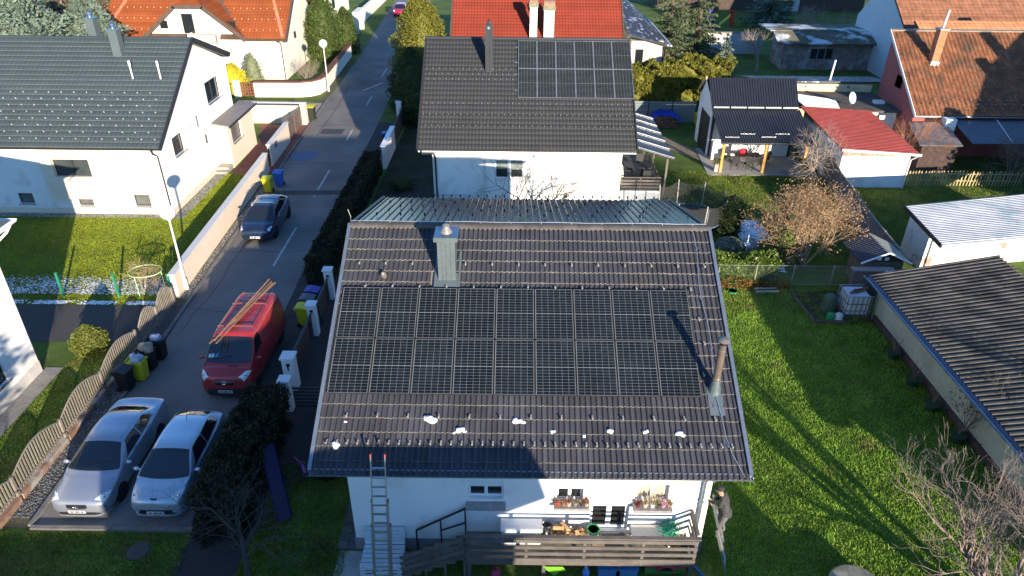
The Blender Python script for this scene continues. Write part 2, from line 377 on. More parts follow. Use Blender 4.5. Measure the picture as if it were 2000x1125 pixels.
sheet('shady_garden', [(-9.05, 16.5), (-5.3, 16.5), (-5.3, 42), (-9.05, 42)], .007, mat('shade_toned_yard', (.022, .032, .012), .95, var=.35, scale=1.2, fine=.3, fscale=9, c2=(.04, .038, .035), c2scale=.5))  # dark yard ground; the shade lying here is put into its colour
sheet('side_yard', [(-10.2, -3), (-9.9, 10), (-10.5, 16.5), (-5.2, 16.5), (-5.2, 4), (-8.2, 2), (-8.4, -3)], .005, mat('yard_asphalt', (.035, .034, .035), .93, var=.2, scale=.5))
sheet('wall_path', [(-19.15, -3), (-18.45, -3), (-18.45, 8.6), (-19.15, 8.6)], .02, mat('pale_path_slabs', (.24, .225, .195), .9, var=.2, scale=1.5, fine=.2, fscale=9))
pav_m = mat('block_paving', (.17, .145, .12), .9, var=.25, scale=1.4, fine=.2, fscale=8, orand=.2)
# red block drive of the white house
sheet('red_block_drive', [(-19.1, 29.8), (-16.4, 28.6), (-16.9, 39.8), (-20.5, 40.3), (-19.2, 36)], .01, mat('red_blocks', (.2, .075, .055), .9, var=.25, scale=2, fine=.35, fscale=9))
sheet('cream_forecourt', [(-24, 41.2), (-16.8, 40.9), (-17.0, 46.2), (-24, 46.8)], .01, mat('pale_concrete', (.3, .27, .23), .9, var=.12))
def pebbles(name, x0, x1, y0, y1, n, m, label, smin=.02, smax=.05, skew=0.0):
    pts = np.stack([rng.uniform(x0, x1, n), rng.uniform(y0, y1, n), np.zeros(n)], 1); pts[:, 0] += skew * (pts[:, 1] - y0)
    s = rng.uniform(smin, smax, n); q = []
    oc = np.array([(1, 0, 0), (0, 1, 0), (-1, 0, 0), (0, -1, 0), (0, 0, .8)]); fa = [(0, 1, 4), (1, 2, 4), (2, 3, 4), (3, 0, 4)]
    an = rng.uniform(0, 6.28, n); c, sn = np.cos(an), np.sin(an); as_ = rng.uniform(.6, 1, n)
    V = oc[None] * np.stack([s, s * as_, s], 1)[:, None]; X = V[..., 0] * c[:, None] - V[..., 1] * sn[:, None]; Y = V[..., 0] * sn[:, None] + V[..., 1] * c[:, None]
    V = np.stack([X, Y, V[..., 2]], 2) + pts[:, None]
    T = np.stack([V[:, list(f)] for f in fa], 1).reshape(-1, 3)
    me = fastmesh(name, T, 3); bm = bmesh.new(); bm.from_mesh(me); bmesh.ops.remove_doubles(bm, verts=bm.verts, dist=1e-5); bm.to_mesh(me); bm.free()
    return tag(part(name, None, m, mesh=me), label, 'gravel', kind='stuff')
peb_m = mat('river_pebbles', (.3, .285, .26), .8, var=.15, island=.45)
peb_d = mat('slate_chips', (.17, .175, .18), .75, var=.15, island=.5)
pebbles('gravel', -15.92, -15.2, 1.0, 10.0, 2600, peb_d, 'grey gravel strip between the wavy fence and the parked cars', skew=-.012)
pebbles('wall_foot_gravel', -16.02, -15.6, 14.0, 27.5, 2200, peb_m, 'pebble strip at the foot of the cream garden wall', skew=-.035)
pebbles('house_gravel', -20.05, -19.4, 23.3, 30, 1500, peb_m, 'pale pebbles along the gable wall of the white house', skew=.0)
pebbles('house_front_gravel', -32, -19.4, 22.75, 23.28, 2600, peb_m, 'pale pebbles along the front plinth of the white house')
# ------------------------------------------------------------------ main house (brown tiles, big solar array)
TH = math.radians(27.5); RY, RZ = 6.53, 7.43
rD = V3((0, -math.cos(TH), -math.sin(TH))); rN = V3((0, -math.sin(TH), math.cos(TH)))
def rp(x, v, h=0.0): return V3((x, RY, RZ)) + rD * v + rN * h
XL, XR = -5.73, 5.735
mh_ = thing('house', 'white house with brown tiled roof and large solar array in the centre', 'house', (0, 6, 0))
W1 = (-1.68, -.70, 2.13, 2.55); W2 = (.78, 1.52, 2.05, 2.56); DR = (1.76, 2.86, .86, 1.90); W3 = (3.0, 3.9, 2.05, 2.74)
mb = MB(); wall(mb, 'S', 0, -5, 5.05, 0, 3.9, [(W1[0], W1[1], W1[2], 2.85), W2, DR, W3], dep=.2)
gable_walls(mb, -5, 5.05, [(0, 0), (12.2, 0), (12.2, 5.5), (RY, 7.2), (0, 3.9)]); wall(mb, 'N', 12.2, -5, 5.05, 0, 5.5)
part('wall', mb, white_r, mh_)
part('plinth', MB().box(-5.03, 5.08, -.025, .0, 0, .47).box(5.05, 5.08, 0, 12.2, 0, .47).box(-5.03, -5, 0, 12.2, 0, .47), grey_pl, mh_)
mb = MB(); slab(mb, [rp(XL, .05, -.03), rp(XR, .05, -.03), rp(XR, 8.0, -.03), rp(XL, 8.0, -.03)], .14)
part('roof_deck', mb, mat('roof_boarding', (.2, .19, .18), .9), mh_)
mb = MB(); mb.box(XL + .02, XR - .02, -.575, -.545, 3.5, 3.69).box(XL + .02, XR - .02, -.545, .0, 3.50, 3.53)
part('fascia', mb, white_pl, mh_)
tm = rawmesh('tile', *(lambda q: (q, [tuple(range(4 * i, 4 * i + 4)) for i in range(len(q) // 4)]))([tuple(p) for p in tile_verts((0, 0, 0), (1, 0, 0), rD, rN, 11.465 / 38, .40, PROF_ROLL, .042, .03)]))
tm.materials.append(tile_main); tm.materials.append(tile_edge); tm.polygons.foreach_set('material_index', [i % 2 for i in range(len(tm.polygons))])
cov = link('roof_covering', rawmesh('roof_covering', [], []), mh_) if False else None
tcount = 0; rest = []
for j in range(20):
    v0 = .14 + .40 * j
    for i in range(38):
        x0 = XL + i * 11.465 / 38; under = 2.75 < v0 < 5.35 and x0 < 4.3
        if under: continue
        if -2.9 < x0 + .15 < -2.15 and 1.75 < v0 + .2 < 2.35: continue
        single = v0 > 5.65 or (x0 > 4.4 and v0 > 2.2) or (2.1 < v0 < 2.3)
        jx = rN * R.uniform(-.004, .004) + rD * R.uniform(-.006, .006)
        if single and tcount < 300:
            t = link('roof_tile', tm, mh_, rp(x0, v0) + jx); tcount += 1
        else: rest.append(np.array([tm.vertices[k].co for k in range(len(tm.vertices))]) + np.array(rp(x0, v0) + jx))
me = fastmesh('roof_tiles', np.concatenate(rest), 4)
o = part('roof_tiles', None, tile_main, mh_, mesh=me, kind='stuff'); me.materials.append(tile_edge)
me.polygons.foreach_set('material_index', np.arange(len(me.polygons), dtype=np.int32) % 2)
# ridge caps
ridge_m = mat('ridge_tile', (.075, .068, .062), .75, var=.25, scale=2, fine=.2, orand=.15)
mb = MB(); L = .43
pts = [(math.cos(a), math.sin(a)) for a in np.linspace(-.15, math.pi + .15, 9)]
mb.grid([[(x, -c * .17, s * .10 - .01 + (.012 if x > 0 else 0)) for c, s in pts] for x in (0, L + .03)])
mb.face(*[(L + .03, -c * .17, s * .10 + .002) for c, s in pts])
cap = shmesh('ridge_cap', mb, ridge_m)
n = 27
for k in range(n): link('ridge_cap', cap, mh_, (XL + k * 11.465 / n, RY, RZ + .02), sc=(11.465 / n / L, 1, 1))
# back slope: profiled metal, flatter
bth = math.atan2(RZ - 5.85, 12.45 - RY); bD = V3((0, math.cos(bth), -math.sin(bth))); bN = V3((0, math.sin(bth), math.cos(bth)))
mb = MB(); rows = []
metal_bk = mat('dark_profiled_sheet', (.045, .055, .07), .22, metal=.6, var=.12, scale=1.2, spec=.6)
nc = 46 * 5
prof = [0, .0, .03, .03, .0]
for v in np.linspace(0.12, 6.13, 2):
    rows.append([V3((XL + 11.465 * k / nc, RY, RZ - .02)) + bD * v + bN * (.035 * (1 if k % 5 in (2, 3) else 0)) for k in range(nc + 1)])
nst = 15; rows = []
for s in range(nst):
    for e in (0, 1):
        v = .12 + 6.0 * (s + e) / nst
        rows.append([V3((XL + 11.465 * k / nc, RY, RZ - .03)) + bD * v + bN * (.038 * (1 if k % 5 in (2, 3) else 0) + (.018 if e else 0)) for k in range(nc + 1)])
mb.grid(rows); part('back_roof_sheet', mb, metal_bk, mh_)
mb = MB(); slab(mb, [V3((XL, RY, RZ - .06)) , V3((XR, RY, RZ - .06)), V3((XR, RY, RZ - .06)) + bD * 6.1, V3((XL, RY, RZ - .06)) + bD * 6.1], .1); part('back_roof_deck', mb, MATS['roof_boarding'], mh_)
# verge trims, gutter, downpipe
for x in (XL - .03, XR + .03):
    part('verge_trim', MB().bar(rp(x, 0, .03), rp(x, 8.05, .03), .10, .16, up=rN), steel, mh_)
    a = V3((x, RY, RZ)); part('verge_trim', MB().bar(a, a + bD * 6.15, .10, .12), anthr, mh_)
gutter('gutter', (XL - .05, -.68, 3.70), (XR + .08, -.68, 3.70), .075, steel, mh_)
part('gutter_fascia_strip', MB().box(XL - .03, XR + .06, -.60, -.578, 3.62, 3.78), steel, mh_)
gutter('side_gutter', (5.35, .6, 3.35), (5.95, -.35, 3.35), .07, white_pl, mh_)
pipe('downpipe', [(4.85, -.66, 3.62), (4.85, -.6, 3.5), (4.82, -.10, 3.2), (4.82, -.09, .1)], .045, steel, mh_)
for z in (1.1, 2.2, 3.0): part('pipe_clamp', MB().box(4.76, 4.88, -.15, 0, z, z + .035), steel, mh_)
# windows
sillm = mat('grey_stone_sill', (.23, .22, .22), .7, var=.2, scale=8, fine=.2, fscale=50)
f = window(mh_, 'S', 0, *W1, white_pl, 2, dep=.12, fw=.06, shutter=.30)
part('sill_plate', MB().ext([(-1.76, -.16, 1.86), (-.64, -.16, 1.86), (-.64, .1, 2.125), (-1.76, .1, 2.125)], (0, .0, -.04)), sillm, f)
f = window(mh_, 'S', 0, *W2, white_pl, 2, dep=.12, fw=.06); part('sill_plate', MB().box(.70, 1.70, -.26, .1, 1.96, 2.045), sillm, f)
f = window(mh_, 'S', 0, *W3, white_pl, 2, dep=.14, fw=.06, blind=mat('beige_blind', (.4, .37, .28), .8), bheight=.95); part('sill_plate', MB().box(2.92, 4.0, -.3, .1, 1.94, 2.045), sillm, f)
f = window(mh_, 'S', 0, *DR, white_pl, 2, dep=.14, fw=.09, name='terrace_door')
for k in range(2):
    cu = MB()
    for q in range(4): cu.ball((1.92 + k * .5 + q * .09, .20, 1.62 - .03 * (q % 2)), .05, .01, .12, 6, 4)
    part('lace_curtain', cu, mat('lace', (.6, .62, .58), .9), f)
# chimney with sheet-metal cladding
clad = mat('grey_green_cladding', (.17, .21, .215), .38, metal=.55, var=.08, scale=1.5)
cx0, cx1, cy0, cy1 = -2.77, -2.24, 4.62, 5.25
ch = part('chimney', MB().box(cx0, cx1, cy0, cy1, 6.2, 7.85), clad, mh_)
for k in range(1, 4): part('seam', MB().box(cx0 + k * (cx1 - cx0) / 4 - .006, cx0 + k * (cx1 - cx0) / 4 + .006, cy0 - .018, cy0, 6.45, 7.83), clad, ch)
part('cap_rim', MB().box(cx0 - .09, cx1 + .09, cy0 - .09, cy1 + .09, 7.85, 7.99), clad, ch)
part('cap_plate', MB().box(cx0 - .07, cx1 + .07, cy0 - .07, cy1 + .07, 7.99, 8.0), mat('blue_steel', (.2, .25, .3), .3, metal=.8), ch)
part('chimney_pot', MB().lathe(((cx0 + cx1) / 2, (cy0 + cy1) / 2, 8.0), [(.19, 0), (.14, .08), (.10, .14), (.09, .2), (.12, .22), (.03, .27)], 14), mat('brown_cowl', (.28, .25, .22), .4, metal=.4), ch, smooth=False)
mb = MB(); slab(mb, [rp(-2.85, 1.85, .075), rp(-2.16, 1.85, .075), rp(-2.16, 2.36, .075), rp(-2.85, 2.36, .075)], .02); part('flashing', mb, clad, ch)
mb = MB()
for s in (-2.87, -2.14): mb.bar(rp(s, 1.05, .06), rp(s, 2.36, .06), .07, .05, up=rN)
part('side_flashing', mb, clad, ch)
# vent cowl, flue pipe
vp = rp(-4.46, 1.96, .02); rust = mat('brown_sheet_cowl', (.24, .2, .17), .45, metal=.4, var=.2, scale=8)
part('roof_vent', MB().lathe(vp, [(.11, -.05), (.10, .06), (.09, .16), (.06, .24), (.02, .28)], 12, axis=(rN + V3((0, -.2, 0))).normalized()), rust, mh_, smooth=True)
fp = rp(5.14, 5.68, 0)
fl = part('flue_pipe', MB().lathe(fp, [(.115, -.1), (.115, .5), (.108, .52), (.108, 1.45), (.10, 1.46), (.10, 1.62)], 16), mat('bronze_flue', (.25, .2, .165), .35, metal=.6, var=.15, scale=4), mh_, smooth=False)
part('flue_boot', MB().lathe(fp, [(.2, -.1), (.16, .12), (.128, .38), (.118, .45)], 16), clad, fl)
mb = MB(); slab(mb, [rp(4.93, 5.55, .07), rp(5.34, 5.55, .07), rp(5.34, 6.4, .07), rp(4.93, 6.4, .07)], .02); part('flue_flashing', mb, clad, fl)
part('flue_cap', MB().lathe(fp, [(.05, 1.60), (.085, 1.6), (.085, 1.74)], 12), blackp, fl)
part('flue_hood', MB().lathe(fp, [(.17, 1.74), (.175, 1.77), (.10, 1.82), (.01, 1.84)], 16), rust, fl)
# snow guards: small bent hooks
mb = MB().bar((0, .08, .02), (0, -.06, .055), .04, .01).bar((0, -.06, .05), (0, -.05, .145), .04, .012, up=(0, 1, 0))
hook = shmesh('snow_guard', mb, mat('grey_hook', (.30, .30, .29), .5, metal=.2))
HX = [(-5.25 + .82 * k, 1.52) for k in range(14)] + [(-4.96 + .82 * k, 2.36) for k in range(13)] + [(-4.98 + .835 * k, 6.52) for k in range(13)] + [(-5.42 + .277 * k, 7.28) for k in range(40)]
for x, v in HX:
    if abs(x + 2.5) < .3 and v < 2.3: continue
    link('snow_guard', hook, mh_, rp(x, v, .055), rot=(TH, 0, R.uniform(-.06, .06)))
for y0, x in [(3.4, 5.0), (4.2, 5.05), (5.2, 4.9)]: link('snow_guard', hook, mh_, rp(x, y0, .055), rot=(TH, 0, 0))
mb = MB().bar((0, .04, .03), (0, -.04, .10), .05, .03)
hook2 = shmesh('back_snow_guard', mb, blackp)
for r_ in range(6):
    for k in range(14 if r_ < 5 else 32):
        x = (-5.2 + .82 * k + .27 * (r_ % 3)) if r_ < 5 else -5.5 + .355 * k
        p = V3((x, RY, RZ)) + bD * (1.6 + r_ * .9) + bN * .05
        if x < 5.6: link('back_snow_guard', hook2, mh_, p, rot=(0, 0, math.pi))
# lightning conductor along the ridge and down the right verge
wire = mat('lightning_wire', (.6, .6, .6), .35, metal=.8)
pts = [(XL + 11.4 * k / 12, RY, RZ + .16 + .012 * math.sin(k * 2.1)) for k in range(13)]
pipe('lightning_conductor', [(XL - .05, RY, RZ + .55), (XL + .02, RY, RZ + .3)] + pts + [(XR - .05, RY, RZ + .3), (XR - .02, RY + .1, RZ + .6)], .012, wire, mh_, 5)
for k in range(12): part('wire_holder', MB().bar((XL + .3 + k * .97, RY, RZ + .1), (XL + .3 + k * .97, RY, RZ + .17), .012).bar((XL + .3 + k * .97, RY - .17, RZ + .02), (XL + .3 + k * .97, RY, RZ + .13), .015, .01), wire, mh_)
pipe('down_conductor', [rp(5.2 + .05 * math.sin(v * 2), v, .10) for v in np.linspace(.2, 7.0, 18)] + [rp(5.35, 7.5, .1), rp(5.6, 8.1, .06)], .009, wire, mh_, 5)
clipm = shmesh('conductor_clip', MB().bar((0, .1, -.05), (0, -.1, .04), .04, .015).bar((0, -.1, .0), (0, -.1, .06), .03, .02), mat('galvanised_clip', (.35, .4, .45), .35, metal=.7))
for v in (.75, 1.55, 2.7, 3.35, 4.25, 5.55, 6.3, 7.2): link('conductor_clip', clipm, mh_, rp(5.2 + .05 * math.sin(v * 2), v, .07), rot=(TH, 0, .2))

# ------------------------------------------------------------------ solar panels
cell_m = mat('silicon_cell', (.006, .010, .013), .25, spec=.35, var=.35, scale=1.1, fine=.2, fscale=9, coat=.0, island=.25, orand=.15)
sheet_m = mat('panel_backsheet', (.18, .185, .18), .4, var=.12, coat=.15)
pframe = mat('panel_frame', (.04, .042, .045), .4, metal=.3)
pframe2 = mat('silver_panel_frame', (.55, .56, .57), .35, metal=.85)
def panel_meshes(w, h, nx, ny, gap=.0075, fmat=None):
    f = MB().box(0, w, 0, .014, 0, .035).box(0, w, h - .014, h, 0, .035).box(0, .014, .014, h - .014, 0, .035).box(w - .014, w, .014, h - .014, 0, .035)
    s = MB().box(.014, w - .014, .014, h - .014, .012, .026)
    c = MB(); cw = (w - .056) / nx; chh = (h / 2 - .032) / (ny / 2)
    for half in (0, 1):
        y0 = .028 + half * (h / 2 - .024 + .005)
        for j in range(ny // 2):
            for i in range(nx):
                a = .028 + i * cw; b = y0 + j * chh
                c.face((a + gap / 2, b + gap / 2, .0285), (a + cw - gap / 2, b + gap / 2, .0285), (a + cw - gap / 2, b + chh - gap / 2, .0285), (a + gap / 2, b + chh - gap / 2, .0285))
    return shmesh('frame', f, fmat or pframe), shmesh('backsheet', s, sheet_m), shmesh('cells', c, cell_m)
def solar(meshes, loc, pitch, label, group):
    t = thing('solar_panel', label, 'solar panel', loc, group=group, local=True); t.rotation_euler = (pitch, 0, 0)
    link('frame', meshes[0], t); link('backsheet', meshes[1], t); o = link('cells', meshes[2], t); o['kind'] = 'stuff'; return t
ORD = ['first', 'second', 'third', 'fourth', 'fifth', 'sixth', 'seventh', 'eighth', 'ninth']
pm = panel_meshes(1.134, 1.722, 6, 18)
for r_ in (0, 1):
    for c_ in range(9):
        solar(pm, rp(-5.61 + c_ * 1.154, 2.44 + (r_ + 1) * 1.742 - .02, .12), TH, 'dark solar panel on the brown tiled roof, %s row, %s from the left' % (('upper', 'lower')[r_], ORD[c_]), 'solar panels on the brown tiled roof')
mr_ = thing('mounting_rails', 'dark mounting rails under the solar panels on the brown tiled roof', 'rails', rp(-.4, 4.2, .07))
for v in (2.8, 3.8, 4.55, 5.55): part('rail', MB().bar(rp(-5.66, v, .095), rp(4.80, v, .095), .04, .04, up=rN), anthr, mr_)
# lumps of snow left on the tiles
SX = [-5.19, -2.72, -2.84, -.35, -.2, -1.87, -2.02, -1.75, .62, 2.15, 3.11, 4.01, 4.12, -5.0, 1.45]
LO = ORD + ['tenth', 'eleventh', 'twelfth', 'thirteenth', 'fourteenth', 'fifteenth']
for k, (x, y, s) in enumerate(((-5.19, .02, .13), (-2.72, .69, .15), (-2.84, .74, .08), (-.35, .68, .11), (-.2, .64, .07), (-1.87, .43, .10), (-2.02, .35, .05), (-1.75, .38, .05), (.62, .40, .06), (2.15, .41, .08), (3.11, .42, .07), (4.01, .40, .09), (4.12, .33, .06), (-5.0, .6, .04), (1.45, .3, .05))):
    v = (RY - y) / math.cos(TH); mb = MB(); c = rp(x, v, .06)
    for q in range(4): mb.ball(c + V3((R.uniform(-.6, .6) * s, R.uniform(-.6, .6) * s * .9, R.uniform(-.3, .3) * s)), s * R.uniform(.6, .95), s * R.uniform(.6, .9), s * R.uniform(.35, .6), 8, 6, .12)
    tag(part('snow_lump', mb, snow_m, smooth=True), 'lump of snow on the brown roof tiles, %s from the left' % LO[sorted(SX).index(x)], 'snow', 'snow lumps on the brown roof')

# ------------------------------------------------------------------ rear house (anthracite metal tiles)
rh = thing('house', 'white house with anthracite roof and small solar array behind the brown roof', 'house', (0, 31, 0))
tile_rear = mat('anthracite_tile_sheet', (.026, .028, .031), .6, spec=.2, metal=.0, var=.1, scale=1.1, fine=.08, bump=.12, bscale=80)
QY, QZ = 31.2, 8.4; qth = math.atan2(QZ - 3.72, QY - 24.45); qD = V3((0, -math.cos(qth), -math.sin(qth))); qN = V3((0, -math.sin(qth), math.cos(qth))); QL = math.hypot(QZ - 3.72, QY - 24.45)
def qp(x, v, h=0.0): return V3((x, QY, QZ)) + qD * v + qN * h
X0, X1 = -6.0, 6.42
RW = (-1.62, .0, 1.72, 2.85)
mb = MB(); wall(mb, 'S', 25.1, -2.25, 5.72, 0, 4.0, [(-1.62, -.86, 1.72, 2.85), (-.76, .0, 1.72, 2.85), (2.1, 2.65, .55, .80)], dep=.14); wall(mb, 'S', 25.0, -5.25, -2.25, 0, 4.0, [(-3.95, -3.4, .3, .62)], dep=.14)
mb.face((-2.25, 25.0, 0), (-2.25, 25.1, 0), (-2.25, 25.1, 4), (-2.25, 25.0, 4))
gable_walls(mb, -5.25, 5.72, [(25.1, 0), (37.3, 0), (37.3, 3.9), (QY, 8.2), (25.1, 4.0)])
part('wall', mb, white_r, rh)
part('plinth', MB().box(-5.27, -2.2, 24.975, 25.0, 0, .72), mat('pale_plinth', (.55, .56, .57), .9), rh)
window(rh, 'S', 25.1, -1.62, -.86, 1.72, 2.85, white_pl, 1, dep=.06, blind=mat('pale_blind', (.2, .24, .22), .8), bheight=.48, sill=white_pl)
window(rh, 'S', 25.1, -.76, .0, 1.72, 2.85, white_pl, 1, dep=.06, blind=MATS['pale_blind'], bheight=.5, sill=white_pl)
window(rh, 'S', 25.0, -3.95, -3.4, .3, .62, anthr, 1); window(rh, 'S', 25.1, 2.1, 2.65, .55, .8, white_pl, 1, blind=MATS['pale_blind'], bheight=.9)
part('expansion_strip', MB().box(-2.32, -2.16, 24.97, 25.0, .72, 3.7), mat('strip_grey', (.6, .6, .6), .8), rh)
part('wall_vent', MB().box(.55, .68, 25.05, 25.1, 3.0, 3.16), steel, rh)
mb = MB(); slab(mb, [qp(X0, .0, -.03), qp(X1, .0, -.03), qp(X1, QL, -.03), qp(X0, QL, -.03)], .15); bk = V3((0, math.cos(qth), -math.sin(qth)))
a = V3((X0, QY, QZ - .03)); b_ = V3((X1, QY, QZ - .03)); slab(mb, [a, b_, b_ + bk * QL, a + bk * QL], .15); part('roof_deck', mb, anthr, rh)
tile_field('roof_tiles', qp(X0, .08), (1, 0, 0), qD, 62, 23, (X1 - X0) / 62, (QL - .08) / 23, tile_rear, rh, prof=PROF_WAVE, lift=.03, hs=.8)
part('ridge_capping', MB().tube([(X0 - .02, QY, QZ), (X1 + .02, QY, QZ)], .12, 8), anthr, rh)
for x in (X0 - .03, X1 + .03): part('verge_trim', MB().bar(qp(x, -.05, .0), qp(x, QL + .02, .0), .08, .2, up=qN), anthr, rh)
gutter('gutter', (X0 - .03, 24.36, 3.68), (X1 + .03, 24.36, 3.68), .07, anthr, rh)
part('fascia', MB().box(X0 + .02, X1 - .02, 24.45, 24.48, 3.5, 3.66).box(X0 + .02, X1 - .02, 24.48, 25.1, 3.5, 3.53), white_pl, rh)
pipe('downpipe', [(-5.8, 24.36, 3.6), (-5.75, 24.4, 3.42), (-5.15, 24.85, 3.30), (-5.08, 24.9, 3.1), (-5.05, 24.9, 0)], .055, anthr, rh)
hk = shmesh('snow_guard', MB().bar((0, .05, .01), (0, -.05, .07), .03, .02).bar((0, -.05, .05), (0, -.05, .12), .035, .012, up=(0, 1, 0)), mat('pale_hook', (.4, .41, .42), .4, metal=.3))
vv = []; hv = np.array([v.co[:] for v in hk.vertices]); hp = [list(p.vertices) for p in hk.polygons]; rows_ = [(2.45, 0, 6.2), (2.85, .2, 6.2), (3.25, .1, 6.2), (5.05, .1, 12.3), (5.85, 0, 12.3), (6.65, .15, 12.3)]
bigv, bigf = [], []
for v, off, lim in rows_:
    x = X0 + .2 + off
    while x < X0 + lim:
        if not (x > -.5 and v < 4.9):
            p = qp(x, v, .05); i0 = len(bigv); rot = Matrix.Rotation(qth, 3, 'X')
            bigv += [tuple(p + rot @ V3(c)) for c in hv]; bigf += [[i0 + k for k in q] for q in hp]
        x += .36
part('snow_guards', None, MATS['pale_hook'], rh, mesh=rawmesh('snow_guards', bigv, bigf), kind='stuff')
c0 = part('chimney', MB().box(-2.3, -1.86, 29.0, 29.5, 6.6, 9.35), anthr, rh)
part('chimney_cap', MB().ext([(-2.34, 28.97, 9.3), (-1.82, 28.97, 9.3), (-1.9, 28.97, 9.6), (-2.26, 28.97, 9.6)], (0, .56, 0)), anthr, c0)
part('chimney_pot', MB().lathe((-2.08, 29.25, 9.6), [(.08, 0), (.08, .2), (.11, .22), (.02, .28)], 10), anthr, c0)
part('flue_opening', MB().lathe((-2.08, 28.965, 9.43), [(.08, 0), (.08, .012)], 12, axis=(0, -1, 0)), mat('steel_ring', (.6, .6, .6), .3, metal=.9), c0)
part('seam', MB().box(-2.03, -2.0, 28.98, 29.0, 6.9, 9.3), anthr, c0)
pm2 = panel_meshes(1.134, 2.17, 6, 24, gap=.009, fmat=pframe2)
for r_ in (0, 1):
    for c_ in range(6):
        solar(pm2, qp(-.35 + c_ * 1.137, .25 + (r_ + 1) * 2.19, .11), qth, 'solar panel on the anthracite roof, %s row, %s from the left' % (('upper', 'lower')[r_], ORD[c_]), 'solar panels on the anthracite roof')
mr2 = thing('mounting_rails', 'bright aluminium rails sticking out beside the solar panels on the anthracite roof', 'rails', qp(3, 2.4))
for v in (.75, 1.95, 2.85, 4.05): part('rail', MB().bar(qp(-.58, v, .08), qp(6.55, v, .08), .05, .05, up=qN), alu, mr2)
# terrace at its right side: canopy, deck, railing
part('terrace_base', MB().box(5.76, 8.25, 25.6, 31.5, 0, .82), white_r, rh)
part('terrace_floor', MB().box(5.74, 8.3, 25.55, 31.6, .824, .9), mat('grey_decking', (.09, .09, .095), .7), rh)
mb = MB(); A = V3((6.35, 24.9, 3.75)); B = V3((8.75, 24.9, 3.05)); cd = V3((0, 8.2, 0)); slab(mb, [A, B, B + cd, A + cd], .06)
can = part('terrace_canopy', mb, mat('smoky_panels', (.03, .032, .04), .45, spec=.25, var=.1), rh)
for k in range(6): part('glazing_bar', MB().bar(A + V3((0, .15 + 1.5 * k, .04)), B + V3((0, .15 + 1.5 * k, .04)), .035, .025), alu, can)
for y in (25.3, 29.4, 32.8): part('canopy_post', MB().box(8.35, 8.47, y, y + .12, 0, 3.05), wood_dk, can)
rl = part('railing', MB().box(5.85, 8.28, 25.56, 25.6, 1.62, 1.68), wood_dk, rh)
for z in (.98, 1.18, 1.38): part('rail_board', MB().box(5.85, 8.28, 25.56, 25.59, z, z + .13), wood_dk, rl)
for k in range(7):
    for z in (.98, 1.3): part('rail_board', MB().box(8.24, 8.27, 25.65 + k * .8, 26.35 + k * .8, z, z + .16), wood_dk, rl)
for x in (5.86, 7.0, 8.22): part('rail_post', MB().box(x, x + .06, 25.6, 25.66, .9, 1.68), wood_dk, rl)
# ------------------------------------------------------------------ white house on the left with the green-grey roof
gw = thing('house', 'modern white house with grey-green tiled roof at the left beyond the lawn', 'house', (-26, 29, 0))
tile_gw = mat('grey_green_tile', (.036, .051, .059), .65, spec=.25, var=.1, scale=.9, fine=.08, island=.06)
gx0, gx1 = -36.0, -20.1
GP = [(23.3, 0), (34.7, 0), (34.7, 6.3), (29.7, 8.3), (23.3, 4.15)]
holes_S = [(-26.15, -24.05, 2.33, 3.38), (-28.85, -28.0, .6, 1.22), (-25.5, -24.62, .5, 1.0), (-22.25, -21.33, .48, 1.2), (-31.5, -30.6, .6, 1.22)]
mb = MB(); wall(mb, 'S', 23.3, gx0, gx1, 0, 4.15, [holes_S[0], *holes_S[1:]], dep=.18)
E_holes = [(24.95, 26.35, 2.85, 3.95), (30.75, 33.0, 4.25, 5.6), (28.35, 28.75, 3.6, 4.6)]
wall(mb, 'E', gx1, 23.3, 34.7, 0, 4.15, [E_holes[0]], dep=.18)
wall(mb, 'E', gx1, 30.75, 33.0, 4.15, 4.25); wall(mb, 'E', gx1, 30.75, 33.0, 5.6, 6.6)
mb.face((gx1, 23.3, 4.15), (gx1, 30.75, 4.15), (gx1, 30.75, 7.89), (gx1, 29.7, 8.3)); mb.face((gx1, 33.0, 4.15), (gx1, 34.7, 4.15), (gx1, 34.7, 6.3), (gx1, 33.0, 7.0)); mb.face((gx1, 30.75, 6.6), (gx1, 33.0, 6.6), (gx1, 33.0, 7.0), (gx1, 30.75, 7.89))
wall(mb, 'E', gx1, 30.75, 33.0, 4.15, 4.25)
for q in ((30.75, 4.25, 33.0, 4.25), (33.0, 4.25, 33.0, 5.6), (33.0, 5.6, 30.75, 5.6), (30.75, 5.6, 30.75, 4.25)): mb.face((gx1, q[0], q[1]), (gx1 - .18, q[0], q[1]), (gx1 - .18, q[2], q[3]), (gx1, q[2], q[3]))
mb.face(*[(gx0, y, z) for y, z in GP]); wall(mb, 'N', 34.7, gx0, gx1, 0, 6.3)
part('wall', mb, white_r, gw)
part('plinth', MB().box(gx0, gx1 + .03, 23.27, 23.3, 0, .36).box(gx1, gx1 + .03, 23.3, 30.8, 0, .36), cream_r, gw)
bay = part('bay_panel', MB().box(-26.75, -26.15, 23.0, 23.3, 1.03, 4.1).box(-24.05, -23.3, 23.0, 23.3, 1.03, 4.1).box(-26.15, -24.05, 23.0, 23.3, 1.03, 2.33).box(-26.15, -24.05, 23.0, 23.3, 3.38, 4.1), cream_r, gw)
window(gw, 'S', 23.3, *holes_S[0], anthr, 2, dep=-.05, sill=alu, gm=mat('pale_sky_glass', (.05, .06, .065), .03, spec=1.0, var=.2))
for h in holes_S[1:]: window(gw, 'S', 23.3, *h, anthr, 1, sill=alu, gm=mat('basement_glass', (.12, .12, .115), .3, spec=.6))
window(gw, 'E', gx1, *E_holes[0], anthr, 2, sill=alu); window(gw, 'E', gx1, *E_holes[1], anthr, 2, sill=alu)
